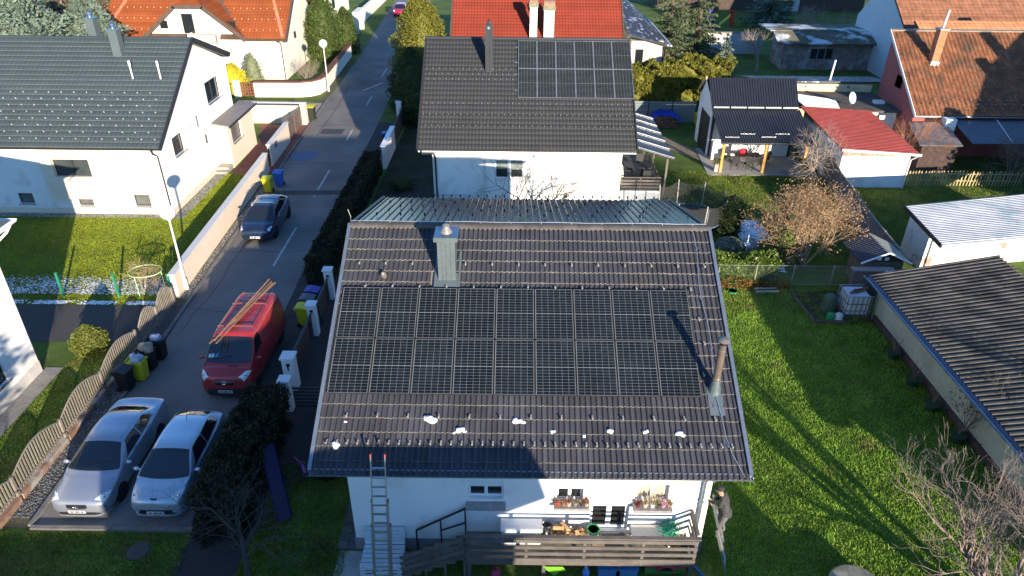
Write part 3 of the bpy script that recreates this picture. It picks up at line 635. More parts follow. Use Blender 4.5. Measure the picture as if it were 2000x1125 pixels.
part('wall_lamp', MB().box(gx1, gx1 + .06, 28.5, 28.62, 3.5, 4.2), steel, gw); part('wall_lamp', MB().box(gx1, gx1 + .06, 29.3, 29.4, 2.2, 2.75), anthr, gw)
gX = gx1 + .3
def gslope(x, t): return V3((x, 22.85 + (29.7 - 22.85) * t, 4.15 + (8.52 - 4.15) * t))
mb = MB(); slab(mb, [gslope(gx0 - .3, 0) - V3((0, 0, .05)), gslope(gX, 0) - V3((0, 0, .05)), gslope(gX, 1) - V3((0, 0, .05)), gslope(gx0 - .3, 1) - V3((0, 0, .05))], .18)
slab(mb, [(gx0 - .3, 29.7, 8.47), (gX, 29.7, 8.47), (gX, 34.9, 6.5), (gx0 - .3, 34.9, 6.5)], .18); part('roof_deck', mb, anthr, gw)
gD = (gslope(0, 0) - gslope(0, 1)); gL = gD.length
tile_field('roof_tiles', gslope(gx0 - .3, 1), (1, 0, 0), gD, 62, 22, (gX - gx0 + .3) / 62, gL / 22, tile_gw, gw, prof=PROF_WAVE, lift=.035, hs=.75, edge=mat('pale_tile_lip', (.11, .125, .12), .8))
part('ridge_capping', MB().tube([(gx0 - .3, 29.7, 8.52), (gX, 29.7, 8.52)], .10, 8), tile_gw, gw)
part('verge_trim', MB().bar(gslope(gX + .02, -.01), gslope(gX + .02, 1), .08, .26), anthr, gw); part('verge_trim', MB().bar((gX + .02, 29.7, 8.5), (gX + .02, 35.0, 6.48), .08, .26), anthr, gw)
gutter('gutter', (gx0 - .3, 22.78, 4.10), (gX + .02, 22.78, 4.10), .075, anthr, gw)
pipe('downpipe', [(-20.3, 22.78, 4.02), (-20.3, 22.9, 3.75), (-20.22, 23.2, 3.55), (-20.2, 23.22, .2)], .05, anthr, gw)
mb = MB(); gN = V3((0, -(8.52 - 4.15), 6.85)).normalized()
for j in range(8):
    for k in range(22):
        p = gslope(gX - .35 - .72 * k - (.35 if j % 2 else 0) - .1 * j, .06 + .058 * j) + gN * .07
        mb.bar(p, p + V3((0, -.03, .07)), .05, .03)
part('snow_guards', mb, mat('bright_hook', (.65, .66, .66), .35, metal=.4), gw, kind='stuff')
for (x, y, w, zt) in ((-23.8, 28.4, .5, 9.15), (-26.15, 30.5, .5, 9.4)):
    c = part('chimney', MB().box(x - w / 2, x + w / 2, y, y + .55, 7.0, zt), clad, gw); part('chimney_cap', MB().box(x - w / 2 - .06, x + w / 2 + .06, y - .06, y + .61, zt, zt + .07), clad, c)
    part('chimney_cowl', MB().lathe((x, y + .27, zt + .07), [(.12, 0), (.10, .15), (.16, .2), (.16, .3), (.02, .38)], 10), mat('blue_cowl', (.1, .16, .3), .4, metal=.5), c)
for x in (-22.5, -20.9):
    p = part('vent_pipe', MB().lathe((x, 27.0, 6.7), [(.05, 0), (.05, .8), (.075, .82), (.075, 1.12), (.02, 1.15)], 10), mat('pale_pipe', (.55, .55, .53), .5), gw)
# entrance porch
po = part('porch', wall(wall(MB(), 'E', -19.25, 30.8, 35.6, 0, 2.9, [(31.4, 33.2, 1.45, 2.65)], dep=.12), 'S', 30.8, -20.1, -19.25, 0, 2.9), cream_r, gw)
window(gw, 'E', -19.25, 31.4, 33.2, 1.45, 2.65, anthr, 1, sill=alu, gm=MATS['basement_glass'])
mb = MB(); slab(mb, [(-20.1, 30.5, 3.12), (-18.95, 30.5, 2.92), (-18.95, 35.9, 2.92), (-20.1, 35.9, 3.12)], .08); part('porch_roof', mb, mat('brown_grey_membrane', (.2, .17, .14), .5, var=.1), po)
part('porch_roof_edge', MB().box(-18.95, -18.9, 30.45, 35.95, 2.8, 2.95), anthr, po)
part('porch_step', MB().box(-20.1, -19.3, 30.0, 30.8, 0, .32).box(-20.1, -19.3, 29.6, 30.0, 0, .16), concrete, po)
part('letter_plate', MB().box(-19.9, -19.55, 30.785, 30.8, 1.5, 1.9), white_pl, po)

# ------------------------------------------------------------------ two-storey white house at the left edge
lb = thing('house', 'tall white house cut by the left edge of the picture', 'house', (-25, 0, 0))
mb = MB(); wall(mb, 'E', -19.2, -7.0, 8.4, 0, 6.0, [(5.1, 6.75, .85, 2.0), (5.1, 6.75, 3.6, 5.0), (0, 1.8, .85, 2.2)], dep=.18); wall(mb, 'N', 8.4, -32, -19.2, 0, 6.0); wall(mb, 'S', -7, -32, -19.2, 0, 6.0)
part('wall', mb, white_r, lb); part('plinth', MB().box(-19.2, -19.17, -7, 8.42, 0, .5).box(-32, -19.17, 8.4, 8.42, 0, .5), mat('pale_grey_plinth', (.5, .48, .45), .9), lb)
for h in ((5.1, 6.75, .85, 2.0), (5.1, 6.75, 3.6, 5.0), (0, 1.8, .85, 2.2)): window(lb, 'E', -19.2, *h, anthr, 2, sill=alu)
rz_ = 6.25; mb = MB()
for q in ([(-18.7, -7.6, rz_), (-18.7, 9.1, rz_), (-25.6, 2.4, 9.6), (-25.6, -1, 9.6)], [(-18.7, 9.1, rz_), (-32.6, 9.1, rz_), (-25.6, 2.4, 9.6)], [(-32.6, 9.1, rz_), (-32.6, -7.6, rz_), (-25.6, -1, 9.6), (-25.6, 2.4, 9.6)], [(-32.6, -7.6, rz_), (-18.7, -7.6, rz_), (-25.6, -1, 9.6)]): slab(mb, q, .12)
part('roof', mb, mat('slate_roof', (.08, .095, .10), .6, var=.1), lb)
part('soffit', MB().box(-32.5, -18.75, -7.5, 9.05, 6.02, 6.1), white_pl, lb)
gutter('gutter', (-18.62, -7.6, 6.24), (-18.62, 9.15, 6.24), .09, white_pl, lb); gutter('gutter', (-18.6, 9.2, 6.24), (-32.6, 9.2, 6.24), .09, white_pl, lb)
pipe('gutter_bend', [(-18.65, 9.0, 6.2), (-18.8, 8.8, 5.9), (-19.1, 8.5, 5.6)], .05, white_pl, lb)

# ------------------------------------------------------------------ orange-roofed house, top left
oh = thing('house', 'cream house with bright orange tiled roof and gabled front at the top left', 'house', (-30, 58, 0))
tile_or = mat('orange_clay_tile', (.21, .054, .016), .75, spec=.2, var=.12, scale=.8, fine=.1, island=.12)
cream_w = mat('cream_wall', (.76, .72, .62), .9, var=.04)
brownw = mat('brown_bargeboard', (.09, .06, .045), .7)
mb = MB(); OH_holes = [(-30.9, -29.9, 4.2, 5.9), (-26.9, -26.1, 4.6, 5.3), (-33.0, -32.3, 4.6, 5.3)]
wall(mb, 'S', 54.0, -38, -22.2, 0, 3.9); gm_ = [(-34.5, 3.9), (-25.4, 3.9), (-28.7, 6.5), (-31.2, 6.5)]
mb.face(*[(x, 53.7, z) for x, z in ((-34.2, 0), (-25.7, 0), (-25.7, 4.0), (-28.7, 6.5), (-31.2, 6.5), (-34.2, 4.0))])
mb.box(-34.2, -25.7, 53.72, 54.2, 0, 4.0)
mb.face(*[(-22.2, y, z) for y, z in ((54, 0), (66, 0), (66, 3.9), (60, 8.6), (54, 3.9))]); mb.face(*[(-38, y, z) for y, z in ((54, 0), (66, 0), (66, 3.9), (60, 8.6), (54, 3.9))][::-1])
part('wall', mb, cream_w, oh)
def mslope(x, t): return V3((x, 53.3 + 6.7 * t, 3.85 + 5.15 * t))
mb = MB(); slab(mb, [mslope(-38.6, 0), mslope(-21.6, 0), mslope(-21.6, 1), mslope(-38.6, 1)], .16); slab(mb, [(-38.6, 60, 9), (-21.6, 60, 9), (-21.6, 66.7, 3.85), (-38.6, 66.7, 3.85)], .16)
part('roof_deck', mb, brownw, oh)
mD = mslope(0, 0) - mslope(0, 1)
def in_main(u, v):
    x = -38.6 + u; t = 1 - v / mD.length; y = 53.3 + 6.7 * t; return not (abs(x + 29.95) < 4.55 * (1 - (y - 53.3) / 6.0))
tile_field('roof_tiles', mslope(-38.6, 1) + V3((0, 0, .03)), (1, 0, 0), mD, 56, 24, 17 / 56, mD.length / 24, tile_or, oh, prof=PROF_WAVE, inside=in_main, hs=.8)
# cross gable with a clipped top
pk = 7.25
for s in (-1, 1):
    ex = -29.95 + s * 4.75
    P0, P1, P2, P3, P4 = (ex, 53.2, 3.75), (-29.95 + s * 1.25, 53.2, 6.62), (-29.95, 54.6, pk + .35), (-29.95, 57.8, pk + .35), (ex, 53.3, 3.75)
    mb = MB(); slab(mb, [P0, P1, P2, P3], .14); part('gable_roof', mb, tile_or, oh)
    mb = MB().bar((ex, 53.15, 3.7), (-29.95 + s * 1.25, 53.15, 6.58), .12, .34); part('bargeboard', mb, brownw, oh)
    Ut = V3((-s * 3.5, 0, 2.87)).normalized(); nv = 12
    tile_field('gable_tiles', V3(P1) + V3((0, 0, .05)) + V3((0, .0, 0)), (0, 1, 0), (V3(P0) - V3(P1)), 14, nv, .3, (V3(P0) - V3(P1)).length / nv, tile_or, oh, prof=PROF_WAVE, hs=.8, inside=lambda u, v: u < 4.3 * (1 - v / 4.5))
mb = MB(); slab(mb, [(-31.2, 53.2, 6.62), (-28.7, 53.2, 6.62), (-29.95, 54.6, pk + .37)], .12); part('clipped_gable', mb, tile_or, oh)
part('bargeboard', MB().bar((-31.3, 53.15, 6.58), (-28.6, 53.15, 6.58), .12, .3), brownw, oh)
part('hip_ridge', MB().bar(mslope(-24.6, 1) + V3((0, 0, .08)), mslope(-21.9, .02) + V3((0, 0, .08)), .28, .12), mat('pink_ridge', (.45, .17, .09), .8), oh)
part('hip_ridge', MB().bar(mslope(-36.0, .95) + V3((0, 0, .08)), mslope(-38.4, .02) + V3((0, 0, .08)), .28, .12), MATS['pink_ridge'], oh)
for y0, z0, y1, z1 in ((53.2, 3.7, 60, 9.0), (66.7, 3.75, 60, 9.0)): part('bargeboard', MB().bar((-21.55, y0, z0), (-21.55, y1, z1), .14, .36), brownw, oh)
gutter('gutter', (-25.2, 53.2, 3.75), (-21.5, 53.2, 3.75), .09, brownw, oh); pipe('downpipe', [(-22.4, 53.25, 3.7), (-22.3, 53.9, 3.3), (-22.3, 53.92, 0)], .06, brownw, oh)
for h in OH_holes: window(oh, 'S', 53.62, *h, anthr, 1, dep=.0)
bal = part('balcony', MB().box(-30.3, -27.6, 52.5, 53.68, 3.35, 3.5).box(-30.3, -30.2, 52.5, 53.68, 3.5, 4.3).box(-27.7, -27.6, 52.5, 53.68, 3.5, 4.3).box(-30.3, -27.6, 52.5, 52.6, 3.5, 4.3), cream_w, oh)
for k in range(4): part('balcony_rail', MB().box(-28.9, -27.55, 52.44, 52.5, 3.6 + .22 * k, 3.68 + .22 * k), mat('pale_wood', (.5, .42, .3), .8), bal)
part('wall_lamp', MB().box(-22.2, -22.1, 58.0, 58.4, 3.0, 3.6), blackp, oh)
mb = MB()
for j in range(5):
    for k in range(26):
        x = -38.0 + .62 * k + .3 * (j % 2)
        p = mslope(x, .1 + .15 * j) + V3((0, 0, .1))
        if in_main(x + 38.6, mD.length * (.9 - .15 * j)) : mb.bar(p, p + V3((.04, -.12, .05)), .06, .05)
part('snow_guards', mb, mat('pale_guard', (.75, .5, .35), .6), oh, kind='stuff')

# ------------------------------------------------------------------ red tiled house behind the anthracite roof
rr = thing('house', 'house with plain red tiled roof and two white chimneys at the top centre', 'house', (1.3, 53.5, 0))
tile_rd = mat('red_clay_tile', (.175, .027, .014), .7, spec=.2, var=.1, scale=.8, fine=.08, island=.1)
mb = MB(); wall(mb, 'S', 47.5, -5.7, 8.3, 0, 4.3); gable_walls(mb, -5.7, 8.3, [(47.5, 0), (59.5, 0), (59.5, 4.3), (53.5, 8.6), (47.5, 4.3)]); part('wall', mb, cream_w, rr)
def sl2(x, t): return V3((x, 46.9 + 6.6 * t, 3.92 + 4.95 * t))
mb = MB(); slab(mb, [sl2(-6.0, 0), sl2(8.6, 0), sl2(8.6, 1), sl2(-6.0, 1)], .15); slab(mb, [(-6, 53.5, 8.87), (8.6, 53.5, 8.87), (8.6, 60.1, 3.92), (-6, 60.1, 3.92)], .15); part('roof_deck', mb, brownw, rr)
d2 = sl2(0, 0) - sl2(0, 1)
tile_field('roof_tiles', sl2(-6, 1) + V3((0, 0, .03)), (1, 0, 0), d2, 56, 24, 14.6 / 56, d2.length / 24, tile_rd, rr, prof=PROF_WAVE, hs=1.0, lift=.04)
for x in (-6.05, 8.65): part('bargeboard', MB().bar(sl2(x, -.02), sl2(x, 1), .12, .25), brownw, rr)
chw = mat('chimney_white', (.7, .68, .63), .9, var=.12, scale=3, c2=(.45, .42, .36), c2scale=2, c2lo=.5, c2hi=.7)
for (x, w, zt, s) in ((.95, .62, 7.6, .85), (2.25, .85, 7.35, 1.15)):
    c = part('chimney', MB().box(x - w / 2, x + w / 2, 48.2, 48.2 + w * .8, 4.5, zt), chw, rr)
    part('chimney_crown', MB().box(x - w / 2 - .08, x + w / 2 + .08, 48.12, 48.28 + w * .8, zt, zt + .35), mat('mossy_stone', (.2, .2, .13), .95, var=.3, scale=5), c)
    part('chimney_cover', MB().lathe((x - w * .55, 48.2 + w * .4, zt + .35), [(w * .5, 0), (w * .5, w * 1.1)], 12, axis=(1, 0, 0)), mat('rusty_cover', (.25, .15, .1), .7), c)

# ------------------------------------------------------------------ dark house with a wing right of the red roof
dh = thing('house', 'small house with dark snowy roof between the red roof and the spruces', 'house', (12, 56, 0))
mb = MB().box(9.6, 12.4, 50.2, 62, 0, 4.6); part('wall', mb, mat('beige_wall', (.5, .46, .38), .9), dh)
dk_roof = mat('dark_slate_snow', (.035, .038, .045), .5, var=.2, c2=(.35, .4, .5), c2scale=2.2, c2lo=.58, c2hi=.66)
mb = MB(); slab(mb, [(9.2, 50, 5.2), (12.9, 49.6, 4.4), (12.9, 62, 4.4), (9.2, 62, 7.4)], .15); part('roof', mb, dk_roof, dh); part('gutter', MB().tube([(12.95, 49.5, 4.35), (12.95, 62, 4.35)], .08, 6), white_pl, dh)
pipe('downpipe', [(12.6, 49.7, 4.2), (12.45, 50.15, 3.8), (12.45, 50.15, 0)], .07, anthr, dh)
window(dh, 'S', 50.18, 10.0, 10.7, 2.6, 3.9, anthr, 1, dep=-.02)

# ------------------------------------------------------------------ garden pavilion
pv = thing('garden_pavilion', 'open garden pavilion with dark ribbed roof and orange wooden posts', 'pavilion', (16.2, 34, 0))
rib_m = mat('ribbed_anthracite', (.032, .036, .044), .42, spec=.35, metal=.2, var=.08)
def ribbed(name, A, B, Cc, Dd, n, m, parent, h=.04, duty=.35):
    """ribs run from edge A-B to edge D-C"""
    A, B, Cc, Dd = map(V3, (A, B, Cc, Dd)); nn = (B - A).cross(Dd - A).normalized(); nn = nn if nn.z > 0 else -nn; ts = []; hs = []
    for k in range(n):
        for q, hh in ((0, 0), (1 - duty, 0), (1 - duty * .8, h), (1 - duty * .2, h)): ts.append((k + q) / n); hs.append(hh)
    ts.append(1); hs.append(0); mb = MB()
    mb.grid([[A.lerp(B, t) + nn * q for t, q in zip(ts, hs)], [Dd.lerp(Cc, t) + nn * q for t, q in zip(ts, hs)]])
    sl = MB(); slab(sl, [A - nn * .012, B - nn * .012, Cc - nn * .012, Dd - nn * .012], .05)
    o = part(name, mb, m, parent); part('underside', sl, m, o); return o
upper = ribbed('upper_roof', (13.15, 36.6, 4.85), (19.3, 36.6, 4.85), (18.9, 34.0, 3.42), (12.95, 34.0, 3.42), 34, rib_m, pv)
lower = ribbed('lower_roof', (12.95, 33.95, 3.36), (18.95, 33.95, 3.36), (18.9, 30.5, 2.2), (12.95, 30.5, 2.2), 34, rib_m, pv)
for k in range(5): part('snow_rail', MB().box(13.05 + k * 1.18, 14.12 + k * 1.18, 33.93, 34.03, 3.46, 3.56), alu, pv)
for (x, y, z) in ((13.2, 30.8, 2.42), (14.3, 31.2, 2.52), (15.6, 30.9, 2.42), (16.6, 31.25, 2.52)): part('snow_rail', MB().box(x, x + .95, y, y + .05, z, z + .05), alu, pv)
gutter('gutter', (12.9, 30.42, 2.16), (18.95, 30.42, 2.16), .07, anthr, pv)
for x in (13.15, 15.95, 18.6): part('post', MB().box(x, x + .16, 30.75, 30.91, .05, 2.15), wood_lt, pv)
for x in (13.1, 18.7): part('post', MB().box(x, x + .14, 33.9, 34.04, .05, 3.2), anthr, pv)
part('beam', MB().box(13.0, 18.9, 30.75, 30.91, 2.02, 2.15), wood_lt, pv)
part('back_wall', MB().box(13.1, 18.9, 34.0, 34.1, 0, 3.2).box(13.02, 13.1, 34.0, 37.8, 0, 3.3).face((13.02, 34, 3.3), (13.02, 37.8, 3.3), (13.02, 36.6, 4.7)), white_r, pv)
part('gable_board', MB().bar((12.98, 38.3, 3.6), (12.98, 36.6, 4.85), .12, .2), mat('tan_board', (.45, .3, .15), .7), pv)
part('door_opening', MB().box(12.99, 13.015, 34.3, 36.8, 0, 2.7), mat('dark_tarpaulin', (.02, .02, .022), .6), pv)
part('rear_roof', slab(MB(), [(13.15, 36.62, 4.84), (19.3, 36.62, 4.84), (19.3, 39, 3.3), (13.15, 39, 3.3)], .06), rib_m, pv)
part('white_sheet', MB().box(13.12, 13.9, 33.0, 33.06, .1, 1.4), mat('crumpled_sheet', (.7, .68, .66), .8, bump=.6, bscale=8, bdist=.1), pv)
sheet('pavilion_slab', [(12.3, 30.35), (19.2, 30.35), (19.2, 34), (12.6, 35.6)], .05, concrete)
part('slab_edge', MB().box(12.35, 19.2, 30.30, 30.35, 0, .05), concrete, None)['kind'] = 'structure'
# ------------------------------------------------------------------ red-roofed garage, flat-roofed annex, wall
gr = thing('garage', 'white garage with red sheet roof beside the curved fence', 'garage', (22.3, 31, 0))
part('wall', MB().box(20.0, 24.25, 28.45, 28.6, 0, 2.1).box(24.1, 24.25, 28.6, 35.2, 0, 2.3).box(20.0, 20.15, 28.6, 35.5, 0, 2.45), white_r, gr)
part('gable_boards', MB().ext([(20.0, 28.45, 2.1), (24.25, 28.45, 2.1), (24.25, 28.45, 2.32), (20.0, 28.45, 2.62)], (0, .1, 0)), mat('weathered_board', (.3, .26, .2), .9, var=.3, scale=4), gr)
for k in range(5): part('board_post', MB().box(21.2 + k * .62, 21.26 + k * .62, 28.42, 28.45, 2.1, 2.42), MATS['weathered_board'], gr)
ribbed('roof', (19.75, 28.2, 2.62), (19.75, 36.0, 3.05), (24.45, 35.4, 2.95), (24.55, 27.95, 2.42), 30, red_met, gr, h=.03)
part('verge_board', MB().bar((19.75, 28.15, 2.58), (24.6, 27.9, 2.38), .05, .14), white_pl, gr)
pipe('downpipe', [(24.6, 28.0, 2.35), (24.5, 28.2, 2.15), (24.3, 28.4, 1.9), (24.28, 28.42, 0)], .05, white_pl, gr)
an = thing('annex', 'flat-roofed white annex with satellite dish behind the red garage roof', 'annex', (24.5, 38, 0))
part('wall', wall(MB().box(24.35, 27.0, 36.6, 40.5, 0, 2.65), 'S', 36.5, 24.35, 27.0, 0, 2.65, [(24.9, 25.8, .4, 2.3)], dep=.3), white_r, an)
part('door', MB().box(24.9, 25.8, 36.59, 36.598, .4, 2.3), mat('dark_doorway', (.015, .014, .013), .5), an)
part('roof', slab(MB(), [(20.3, 36.1, 2.78), (27.2, 36.1, 2.72), (27.2, 41.5, 2.72), (20.3, 41.5, 2.78)], .12), mat('bitumen_roof', (.09, .075, .06), .95, var=.3, scale=1.5), an)
ribbed('snowy_sheet', (20.2, 36.1, 2.95), (20.2, 39.8, 2.95), (23.2, 38.4, 2.85), (22.6, 36.0, 2.85), 26, mat('snowy_corrugated', (.62, .65, .7), .6, var=.25, scale=3), an, h=.05)
part('roof_hatch', MB().box(25.9, 26.6, 37.8, 38.3, 2.75, 2.95), white_pl, an)
sd = thing('satellite_dish', 'white satellite dish on the flat roof beside the pink house', 'satellite dish', (23.9, 37.3, 2.8))
part('mast', MB().tube([(23.9, 37.3, 2.8), (23.85, 37.25, 3.2)], .03, 6), steel, sd)
dn = V3((.55, -.75, .35)).normalized(); part('dish', MB().lathe(V3((23.8, 37.2, 3.35)), [(.02, -.08), (.2, -.05), (.32, 0), (.42, .08), (.41, .09), (.3, .02), (.02, -.05)], 18, axis=dn), white_pl, sd)
part('arm', MB().tube([(23.8, 37.2, 3.1), V3((23.8, 37.2, 3.2)) + dn * .4], .015, 5), steel, sd)
yw = thing('boundary_wall', 'pale yellow rendered building wall left of the pink house', 'wall', (24.5, 41.3, 0))
part('wall', MB().box(20.6, 27.05, 41.2, 41.5, 0, 3.3), mat('yellow_render', (.62, .52, .33), .9, var=.12, scale=1.2, c2=(.4, .34, .24), c2scale=.8, c2lo=.55, c2hi=.75), yw)
part('roof', slab(MB(), [(19.0, 41.25, 3.5), (28.5, 41.25, 3.5), (28.5, 44.5, 3.1), (17.5, 44.5, 3.1)], .1), dk_roof, yw)
for x in (21.9, 24.3, 25.2): part('vent_hole', MB().lathe((x, 41.2, 3.1), [(.07, 0), (.07, .01)], 10, axis=(0, -1, 0)), blackp, yw)
part('flue', MB().tube([(24.1, 42.2, 3.3), (24.2, 42.2, 4.9)], .08, 8), white_pl, yw)
# ------------------------------------------------------------------ pink house with old clay tiles
ph = thing('house', 'pink-walled house with weathered clay tile roof and brick chimney at the right', 'house', (34, 38, 0))
pink = mat('pink_render', (.34, .095, .085), .9, var=.12, scale=.8)
mb = MB(); mb.face(*[(27.1, y, z) for y, z in ((34.5, 0), (40.2, 0), (40.2, 7.2), (34.5, 3.3))][::-1]); wall(mb, 'S', 34.5, 27.1, 46, 0, 3.3); wall(mb, 'N', 40.2, 27.1, 46, 0, 7.2); part('wall', mb, pink, ph)
tile_old = mat('weathered_clay_tile', (.21, .083, .037), .85, var=.35, scale=1.2, fine=.2, island=.28, c2=(.115, .062, .036), c2scale=.8, c2lo=.5, c2hi=.68)
def ps(x, t): return V3((x, 33.9 + 6.4 * t, 3.08 + 4.4 * t))
mb = MB(); slab(mb, [ps(26.9, 0), ps(46, 0), ps(46, 1), ps(26.9, 1)], .14); part('roof_deck', mb, brownw, ph); pD = ps(0, 0) - ps(0, 1)
tile_field('roof_tiles', ps(26.9, 1) + V3((0, 0, .02)), (1, 0, 0), pD, 62, 26, 19.1 / 62, pD.length / 26, tile_old, ph, prof=PROF_PAN, lift=.03, hs=1.3, jit=.008)
part('ridge_capping', MB().bar((26.9, 40.35, 7.5), (46, 40.35, 7.5), .5, .1), mat('mortar_ridge', (.25, .2, .16), .95), ph)
part('verge_board', MB().bar(ps(26.85, 0), ps(26.85, 1), .06, .2), mat('white_verge', (.65, .62, .6), .7), ph)
gutter('gutter', (26.85, 33.8, 3.05), (46, 33.8, 3.05), .09, steel, ph)
window(ph, 'W', 27.09, 37.1, 38.1, 4.0, 4.9, mat('dark_red_frame', (.12, .03, .03), .6), 1, dep=-.02)
brick_m = mat('chimney_brick', (.45, .16, .07), .85, var=.2, scale=5, orand=.2)
c = part('chimney', MB().box(29.0, 29.5, 37.6, 38.2, 4.6, 8.0), mat('mortar', (.4, .33, .27), .95), ph)
bs = shmesh('brick', MB().box(0, .155, -.012, 0, 0, .065), brick_m)
for j in range(28):
    for k in range(3): link('brick', bs, c, (29.005 + k * .165 + (.03 if j % 2 else 0), 37.6, 5.9 + j * .075))
bs2 = shmesh('side_brick', MB().box(-.012, 0, 0, .18, 0, .065), brick_m)
for j in range(28):
    for k in range(3): link('side_brick', bs2, c, (29.0, 37.62 + k * .195, 5.9 + j * .075))
part('chimney_foot', MB().box(28.96, 29.54, 37.54, 38.2, 5.4, 5.85), white_r, c); part('chimney_top', MB().box(28.92, 29.58, 37.5, 38.3, 8.0, 8.1), concrete, c); part('chimney_flue', MB().tube([(29.25, 37.9, 8.1), (29.33, 37.9, 9.3)], .1, 10), mat('pale_flue', (.55, .45, .42), .8), c)
mb = MB()
for j in range(3):
    for k in range(24): p = ps(27.3 + .62 * k + .25 * j, .06 + .05 * j) + V3((0, 0, .12)); mb.bar(p, p + V3((.02, -.1, .07)), .05, .03)
part('snow_guards', mb, MATS['pale_hook'], ph, kind='stuff')
part('lean_to_roof', slab(MB(), [(29.4, 33.7, 2.85), (38, 33.7, 2.85), (38, 30.8, 2.2), (29.4, 30.8, 2.2)], .06), mat('blue_grey_canopy', (.11, .12, .14), .4, var=.15, metal=.3), ph)
part('canopy_joint', MB().bar((32.4, 33.7, 2.9), (32.0, 30.8, 2.24), .05, .03), white_pl, ph)
part('lean_to_chimney', MB().box(28.6, 29.3, 33.0, 33.6, 1.0, 3.1), white_r, ph)
part('tin_annex_roof', slab(MB(), [(26.4, 33.6, 2.7), (28.9, 33.6, 2.75), (28.7, 30.6, 2.1), (26.0, 30.8, 2.05)], .06), mat('rusty_tin', (.13, .125, .125), .6, var=.3, scale=3, c2=(.2, .1, .06), c2scale=1.6), ph)
part('tin_annex_wall', MB().box(26.3, 28.7, 31.0, 33.5, 0, 2.1), mat('dark_brick_wall', (.06, .04, .034), .95, var=.3, scale=4), ph)
# ------------------------------------------------------------------ houses at the upper right
bh = thing('house', 'pale blue house with brown tiled roof behind the pink house', 'house', (40, 58, 0))
mb = MB().box(35.4, 52, 53.5, 54, 0, 4.6); mb.face(*[(35.4, y, z) for y, z in ((54, 0), (65, 0), (65, 4.6), (60, 8.8), (54, 4.6))][::-1]); part('wall', mb, mat('pale_blue_render', (.55, .6, .64), .9, var=.05), bh)
def b5(x, t): return V3((x, 53.0 + 6.8 * t, 4.5 + 4.4 * t))
part('roof_deck', slab(MB(), [b5(35.0, 0), b5(52, 0), b5(52, 1), b5(35.0, 1)], .14), brownw, bh)
tile_field('roof_tiles', b5(35.0, 1) + V3((0, 0, .02)), (1, 0, 0), b5(0, 0) - b5(0, 1), 40, 20, .42, (b5(0, 0) - b5(0, 1)).length / 20, mat('brown_clay_tile', (.2, .085, .045), .85, var=.3, island=.2), bh, prof=PROF_PAN)
window(bh, 'S', 53.48, 36.2, 37.0, 2.2, 3.6, white_pl, 1, dep=-.02)
ah = thing('house', 'low house with clay tiled roof and small white chimney at the top right corner', 'house', (44, 47, 0))
part('wall', MB().box(33.5, 58, 46.2, 46.5, 0, 5.0), mat('blue_white_wall', (.5, .53, .55), .9), ah)
def a5(x, t): return V3((x, 45.8 + 3.6 * t, 5.05 + 1.6 * t))
part('roof_deck', slab(MB(), [a5(33.2, 0), a5(58, 0), a5(58, 1), a5(33.2, 1)], .14), brownw, ah)
tile_field('roof_tiles', a5(33.2, 1) + V3((0, 0, .02)), (1, 0, 0), a5(0, 0) - a5(0, 1), 60, 12, .41, (a5(0, 0) - a5(0, 1)).length / 12, mat('pale_orange_tile', (.36, .16, .075), .85, var=.2, island=.2), ah, prof=PROF_PAN)  # lighter orange clay tiles
part('chimney', MB().box(42.7, 43.7, 49.0, 49.8, 5.6, 7.3), chw, ah)
tb = thing('house', 'tall dark-roofed house at the top right edge', 'house', (60, 66, 0))
part('wall', MB().box(46, 62, 62, 74, 0, 6), mat('dark_wall', (.3, .28, .26), .9), tb); part('roof', slab(slab(MB(), [(45, 61, 5.8), (63, 61, 5.8), (63, 68, 12), (45, 68, 12)], .2), [(45, 75, 5.8), (63, 75, 5.8), (63, 68, 12), (45, 68, 12)], .2), mat('dark_brown_roof', (.07, .05, .045), .8, var=.15), tb)
sh = thing('shed', 'old brick shed with mossy roof behind the bare tree', 'shed', (31, 63, 0))
part('wall', wall(MB().box(26.6, 35.4, 60.2, 64, 0, 2.7), 'S', 60.0, 26.6, 35.4, 0, 2.7, [(29.3, 31.6, 1.0, 2.1)], dep=.2), mat('old_brick', (.23, .17, .15), .95, var=.35, scale=2, fine=.4, fscale=12, c2=(.3, .29, .27), c2scale=.7), sh)
for k in range(3): window(sh, 'S', 60.0, 29.3 + k * .77, 30.06 + k * .77, 1.0, 2.1, mat('grey_frame', (.2, .2, .19), .8), 1)
part('roof', slab(slab(MB(), [(25.6, 59.2, 2.75), (36, 59.2, 2.75), (36, 61.5, 3.5), (25.6, 61.5, 3.5)], .12), [(25.4, 61.6, 3.56), (36, 61.6, 3.56), (36, 66, 3.4), (25.4, 66, 3.4)], .12), mat('mossy_roof', (.13, .12, .08), .95, var=.3, scale=1, c2=(.5, .53, .56), c2scale=.5, c2lo=.5, c2hi=.6), sh)
gwl = thing('boundary_wall', 'grey rendered garden wall left of the old brick shed', 'wall', (24, 67, 0)); part('wall', MB().box(20.5, 26.6, 67, 67.3, 0, 2.2), mat('grey_render', (.42, .43, .44), .9, var=.1), gwl); part('coping', MB().box(20.4, 26.6, 66.95, 67.35, 2.2, 2.3), mat('brick_coping', (.3, .2, .16), .9), gwl)
ob = thing('outbuilding', 'dark wooden barn with pale door posts at the top edge', 'barn', (34, 95, 0))
part('wall', MB().box(20, 50, 96, 104, 0, 4.2), mat('dark_barn_boards', (.07, .05, .04), .9, var=.3, scale=3), ob); part('roof', slab(MB(), [(19.5, 95.2, 4.2), (51, 95.2, 4.2), (51, 100, 8), (19.5, 100, 8)], .2), MATS['dark_brown_roof'], ob)
